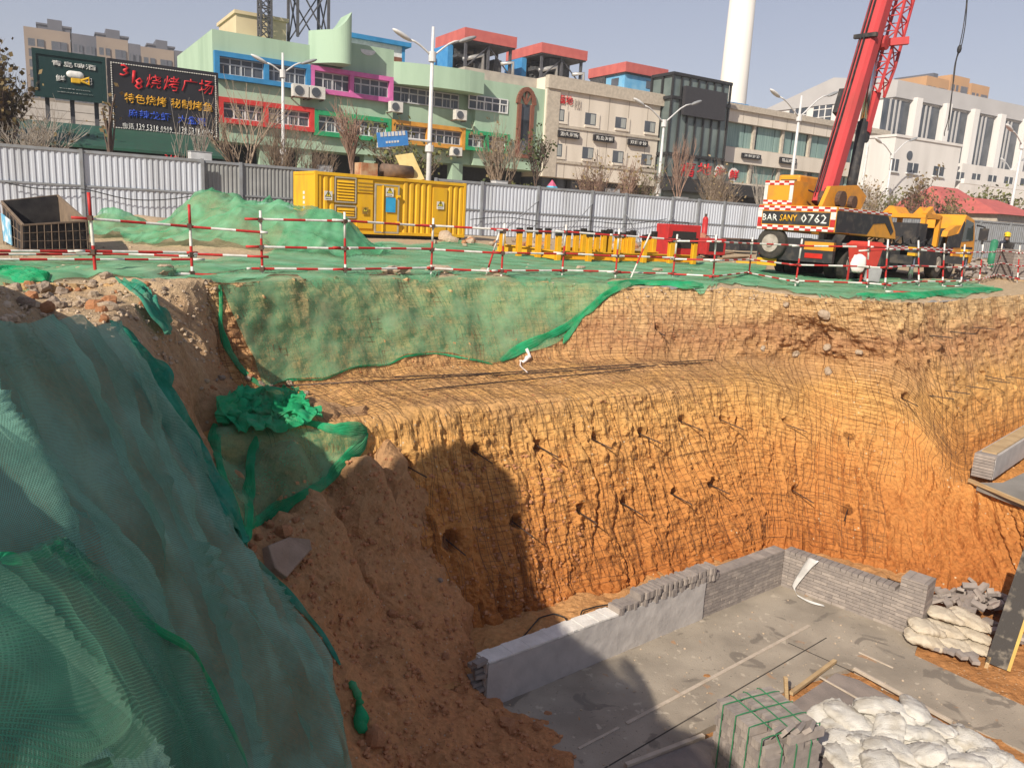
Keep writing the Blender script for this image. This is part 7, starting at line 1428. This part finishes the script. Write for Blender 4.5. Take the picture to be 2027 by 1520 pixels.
for i in range(4): b.bar(C(i,1.2),C(i,2.2),.07); b.bar(C(i,2.2),C(i,L16),.07)
for k in range(n):
    f0=1.2+k*(L16-1.2)/n;f1=1.2+(k+1)*(L16-1.2)/n
    for i in range(4): j=(i+1)%4; b.bar(C(i,f0) if k%2 else C(j,f0),C(j,f1) if k%2 else C(i,f1),.035); b.bar(C(i,f1),C(j,f1),.03)
jb=b.build('lattice_jib',MATS['crane_red'],CK); b=MB(); b.bar(j0,j0+jd*1.3,.30,.22); b.cyl(tuple(j0+jd*.1),.28,.2,14,ax='y'); b.build('jib_head',MATS['crane_red'],jb); b=MB(); b.cyl(tuple(j0-jd*.15),.2,.26,12,ax='y'); b.build('sheave',MATS['crane_black'],jb)
b=MB()
for dy in (.0,.1): b.tube([Vector((-.1,dy+.2,2.6)),bp+bd_*3+upv*.42+Vector((0,dy,0)),bp+bd_*27+upv*.45+Vector((0,dy,0))],.02,4)
b.build('hoist_rope',MATS['crane_black'],CK)
b=MB()
for i in range(7):
    x0=1.0+.7*i; b.tube([(x0,-1.0,1.15),(x0+.3,-1.15,1.35+.1*(i%2)),(x0+.7,-1.05,1.2),(x0+1.1,-1.1,1.13)],.025,5)
b.build('hydraulic_hose',MATS['crane_black'],CK,smooth=True); b=MB()
for y in (-.2,.5): b.tube([(-.5,y,2.15),(-.2,y+.1,2.7),(.3,y,2.6),(.7,y,2.2)],.03,5)
b.build('hydraulic_hose',MATS['crane_black'],CK,smooth=True)
# slings hanging from the boom head
tip=Matrix.Rotation(ca,3,'Z')@(bp+bd_*28)+Vector(CO)
P1=[atY(x,y,30.) for x,y in [(1870,272),(1866,268),(1876,245),(1882,200),(1889,150),(1893,115),(1903,95),(1911,50),(1915,0),(1915,-60)]]; P2=[atY(x,y,30.1) for x,y in [(1876,262),(1880,228),(1885,180),(1889,130),(1898,98),(1906,60),(1913,10),(1915,-60)]]
t=thing('lifting_sling','twisted black lifting slings hanging free against the sky right of the boom','sling',tuple(P1[-1])); b=MB(); b.tube(list(smooth1(lerp_curve(P1,40),1)),.018,5); o=b.build('sling_rope',MATS['crane_black'],org=tuple(P1[-1]),parent=t); b=MB(); b.tube(list(smooth1(lerp_curve(P2,40),1)),.017,5); b.build('sling_rope',MATS['crane_black'],org=tuple(P1[-1]),parent=t); b=MB(); b.ell(tuple(atY(1899,98,30)),(.08,.08,.15),8,6); b.build('shackle',MATS['crane_black'],org=tuple(P1[-1]),parent=t); b=MB(); b.tube([P1[-1],tuple(np.array(P1[-1])*.3+np.array(tip)*.7+np.array([0,0,-1.])),tuple(tip)],.03,4); b.build('hoist_line',MATS['crane_black'],org=tuple(P1[-1]),parent=t)
# ---- red bin with cloth, brick stacks, workers on the right
p=G(1703,562,.0); t=thing('red_bin','tall red bin with a lid and a rag, on the guard rail below the crane','bin',tuple(p),R(20)); k=float(pln(1703,480,p,-p/np.linalg.norm(p))[2]); 
b=MB(); w0,w1=.26,.34; zb_,zt_=k*.38,k*.92
b.add([(-w0,-w0,zb_),(w0,-w0,zb_),(w0,w0,zb_),(-w0,w0,zb_),(-w1,-w1,zt_),(w1,-w1,zt_),(w1,w1,zt_),(-w1,w1,zt_)],[(3,2,1,0),(4,5,6,7),(0,1,5,4),(1,2,6,5),(2,3,7,6),(3,0,4,7)]); mat('bin_red',(.62,.07,.05),(.52,.06,.045),rough=.5); b.build('body',MATS['bin_red'],t,bevel=.02); b=MB(); b.bx(-w1-.03,w1+.03,-w1-.03,w1+.03,zt_,zt_+.05); b.prism([(-w1,zt_+.05),(w1,zt_+.05),(w1*.7,zt_+.13),(-w1*.7,zt_+.13)],-w1,w1,ax='y'); b.build('lid',MATS['bin_red'],t); b=MB()
for x in (-w0,w0):
    for y in (-w0,w0): b.bar((x,y,0),(x,y,zb_),.04)
b.bar((-w0,-w0,zb_*.4),(w0,-w0,zb_*.4),.03); b.build('stand',MATS['paint_red'],t)
mat('bag_grey',(.33,.33,.34),(.26,.26,.27),scale=5,rough=.8)
q=p+np.array([-.22,-.42,k*.40]); b=MB(); b.ell(tuple(q+np.array([-.10,0,.12])),(.22,.07,.26),14,10,pw=.8,jit=.10); tag(b.build('white_cloth',MATS['white_rag'],org=tuple(q),smooth=True),'white cloth hung over the front of the red bin','cloth'); q=p+np.array([.12,-.45,k*.10]); b=MB(); b.prism([(-.24,0),(.2,-.03),(.24,.36),(.0,.42),(-.2,.3)],-.06,.06,ax='y'); b.v=[(x+q[0],y+q[1],z+q[2]) for x,y,z in b.v]; tag(b.build('grey_bag',MATS['bag_grey'],org=tuple(q),bevel=.03),'grey bag leaning at the foot of the red bin','bag')
def stack(px,py,z,w_,d_,h,rz,label,nm='brick_stack'):
    p=G(px,py,z); t=thing(nm,label,'brick stack',tuple(p),rz); b=MB(); courses(b,0,w_,0,d_,0,h,ch=.11,bl=.25,jit=.012); b.build('bricks',bk,t); b=MB(); b.bx(.02,w_-.02,.02,d_-.02,-.05,h-.03); b.build('brick_core',MATS['grey_brick'],t); b=MB(); b.bx(0,w_,-.02,d_,-.14,0); b.build('pallet_base',MATS['timber'],t)
stack(1999,553,.12,1.3,1.1,1.15,R(4),'stacked grey bricks on a pallet at the right edge in front of the workers'); stack(2060,548,.12,1.4,1.1,1.3,R(4),'taller stack of grey bricks cut by the right edge of the frame')
for i in range(70):
    x=random.uniform(1895,1975); y=535+random.random()*14; p=G(x,y,.05); k=max(0,1-((x-1930)/42)**2); o=LB_[i%2].copy(); COL.objects.link(o); o.scale=(1.5,1.5,1.5); o.location=(p[0],p[1],.06+random.random()*.85*k*(1-(y-535)/20)); o.rotation_euler=(random.uniform(-.6,.6),random.uniform(-.6,.6),random.uniform(0,3)); tag(o,'grey brick in the loose pile on the platform beside the crane cab','brick','bricks in the pile by the crane')
b=MB(); p=G(1958,540,.1); b.cyl((p[0],p[1],.75),.16,1.4,12); b.ell((p[0],p[1],1.45),(.16,.16,.14),12,6); mat('tank_green',(.04,.22,.12),rough=.5); tag(b.build('gas_cylinder',MATS['tank_green'],org=tuple(p),smooth=True),'green gas cylinder standing left of the workers','gas cylinder')
p=G(1468,500,.05); t=thing('steel_box','low dark steel box left of the crane rear','steel box',tuple(p),R(40)); b=MB(); b.bx(-1.0,1.0,-.5,.5,.1,.62); b.build('box',MATS['crane_black'],t,bevel=.02); b=MB(); b.bx(-1.04,1.04,-.54,.54,.62,.68); b.build('lid',MATS['clamp_iron'],t)
p=G(1492,521,.0); b=MB(); b.box((p[0],p[1],.09),(1.3,.7,.16),rz=R(35)); tag(b.build('outrigger_mat',MATS['steel_yellow'],org=tuple(p),bevel=.02),'yellow outrigger mat on the ground left of the crane','mat')
# workers
mat('cloth_navy',(.03,.035,.06),(.05,.05,.07),rough=.9); mat('cloth_dark',(.05,.045,.045),rough=.9); mat('skin',(.42,.25,.17),rough=.6); mat('helmet_yellow',(.75,.52,.02),rough=.35); mat('hair_black',(.015,.013,.012),rough=.8); mat('vest_orange',(.55,.16,.03),rough=.8)
def person(label,p,rz,bend,arm,shirt):
    t=thing('person',label,'person',tuple(p),rz)
    # skeleton: pelvis first; +x is where the person faces
    ct,st_=math.cos(bend),math.sin(bend); up=lambda l:Vector((st_*l,0,ct*l)); pel=Vector((-.12*st_,0,.92)); 
    V=[pel];E=[];Rr=[.135]
    def add(v,par,r): V.append(Vector(v));E.append((par,len(V)-1));Rr.append(r); return len(V)-1
    wa=add(pel+up(.2),0,.125); chs=add(pel+up(.40),wa,.15); nk=add(pel+up(.54),chs,.06); hd0=add(pel+up(.62)+Vector((.02,0,0)),nk,.075); hd1=add(pel+up(.76)+Vector((.03,0,0)),hd0,.085)
    for s in (-1,1):
        hp=add(pel+Vector((0,s*.1,-.06)),0,.10); kn=add((.05,s*.12,.48),hp,.068); an=add((-.03,s*.13,.09),kn,.045); add((.14,s*.14,.045),an,.04)
        sh=add(pel+up(.47)+Vector((0,s*.19,0)),chs,.06); a0=pel+up(.47)+Vector((0,s*.19,0)); el=add(a0+Vector((.08+arm*.15,s*.05,-.26)),sh,.043); wr=add(a0+Vector((.22+arm*.28,s*.02,-.40+arm*.12)),el,.032); 
        hb=add(a0+Vector((.27+arm*.3,s*.02,-.46+arm*.12)),wr,.034)
        for k in range(4): add(a0+Vector((.33+arm*.3,s*(.02)+(k-1.5)*.02,-.52+arm*.12+.008*abs(k-1.5))),hb,.010)
        add(a0+Vector((.31+arm*.3,s*-.03,-.45+arm*.12)),hb,.011)
    me=bpy.data.meshes.new('body'); me.from_pydata([tuple(v) for v in V],E,[]); o=bpy.data.objects.new('body',me); COL.objects.link(o); o.parent=t; me.materials.append(shirt)
    sk_=o.modifiers.new('skin','SKIN'); sk_.use_smooth_shade=True
    if not me.skin_vertices: 
        bpy.context.view_layer.objects.active=o
    for d,r in zip(me.skin_vertices[0].data,Rr): d.radius=(r,r)
    me.skin_vertices[0].data[0].use_root=True
    o.modifiers.new('sub','SUBSURF').render_levels=1
    hc=pel+up(.76)+Vector((.03,0,0)); b=MB(); b.ell(hc,(.098,.082,.118),12,9); b.ell(hc+Vector((.098,0,-.01)),(.022,.014,.022),6,5); b.ell(hc+Vector((0,.083,0)),(.02,.012,.03),6,5); b.ell(hc+Vector((0,-.083,0)),(.02,.012,.03),6,5); b.build('face',MATS['skin'],t,smooth=True)
    b=MB(); b.ell(hc+Vector((-.02,0,.02)),(.100,.088,.110),12,8); b.build('hair',MATS['hair_black'],t,smooth=True)
    b=MB(); b.ell(hc+Vector((-.005,0,.06)),(.135,.115,.105),14,8); b.v=[(x,y,max(z,hc.z+.055)) for x,y,z in b.v]; b.cyl(tuple(hc+Vector((.03,0,.06))),.15,.015,16); b.build('helmet',MATS['helmet_yellow'],t,smooth=True)
    return t
person('worker in dark clothes and yellow helmet, the left of the two by the brick stacks',G(1972,541,.05),R(-60),.25,.5,MATS['cloth_navy'])
person('worker in yellow helmet bending forward, the right of the two by the brick stacks',G(1990,546,.05),R(-150),.55,.8,MATS['cloth_dark'])

b=MB()
for i in range(900):
    x=random.uniform(-20,2040);y=random.uniform(478,548); p=G(x,y,.0)
    if p[1]>48: continue
    z=drop(p[0],p[1]); s=.012+.05*random.random()**3; b.ell((p[0],p[1],z+s*.25),(s,s*.8,s*.6),5,3,jit=.3)
tag(b.build('platform_gravel',MATS['rock_tan'],None),kind='stuff')
for i,(a,e,lb) in enumerate([((1372,497),(1425,503),'grey weathered plank lying right of the yellow tool box'),((1395,508),(1450,500),'brown plank lying across the others left of the dark steel box'),((1425,512),(1478,508),'short plank on the ground before the dark steel box')]):
    plank('loose_plank',G(*a,.1),G(*e,.12),.22,.05,MATS['wood_block'],lb,'plank')
for i,(x,y) in enumerate([(1300,535),(1150,530),(960,535),(620,538),(330,530)]):
    p=G(x,y,.06); rock('rock_tan',i%4,p,(.16,.12,.08),['tan stone on the ground net right of the middle rail','tan stone on the net under the yellow beams','tan stone on the net near the leaning brace','flat stone on the net below the container','flat stone on the net behind the red posts'][i],rot=(0,0,i))
# ================================================================ thin city haze
hz=bpy.data.materials.new('haze'); hz.use_nodes=True; n_=hz.node_tree; n_.nodes.remove(n_.nodes['Principled BSDF']); pv=n_.nodes.new('ShaderNodeVolumePrincipled'); pv.inputs['Density'].default_value=.0005; pv.inputs['Color'].default_value=(.80,.84,.92,1); n_.links.new(pv.outputs[0],n_.nodes['Material Output'].inputs['Volume'])
b=MB(); b.bx(-440,440,-40,960,-8,82); tag(b.build('haze',hz),kind='stuff')
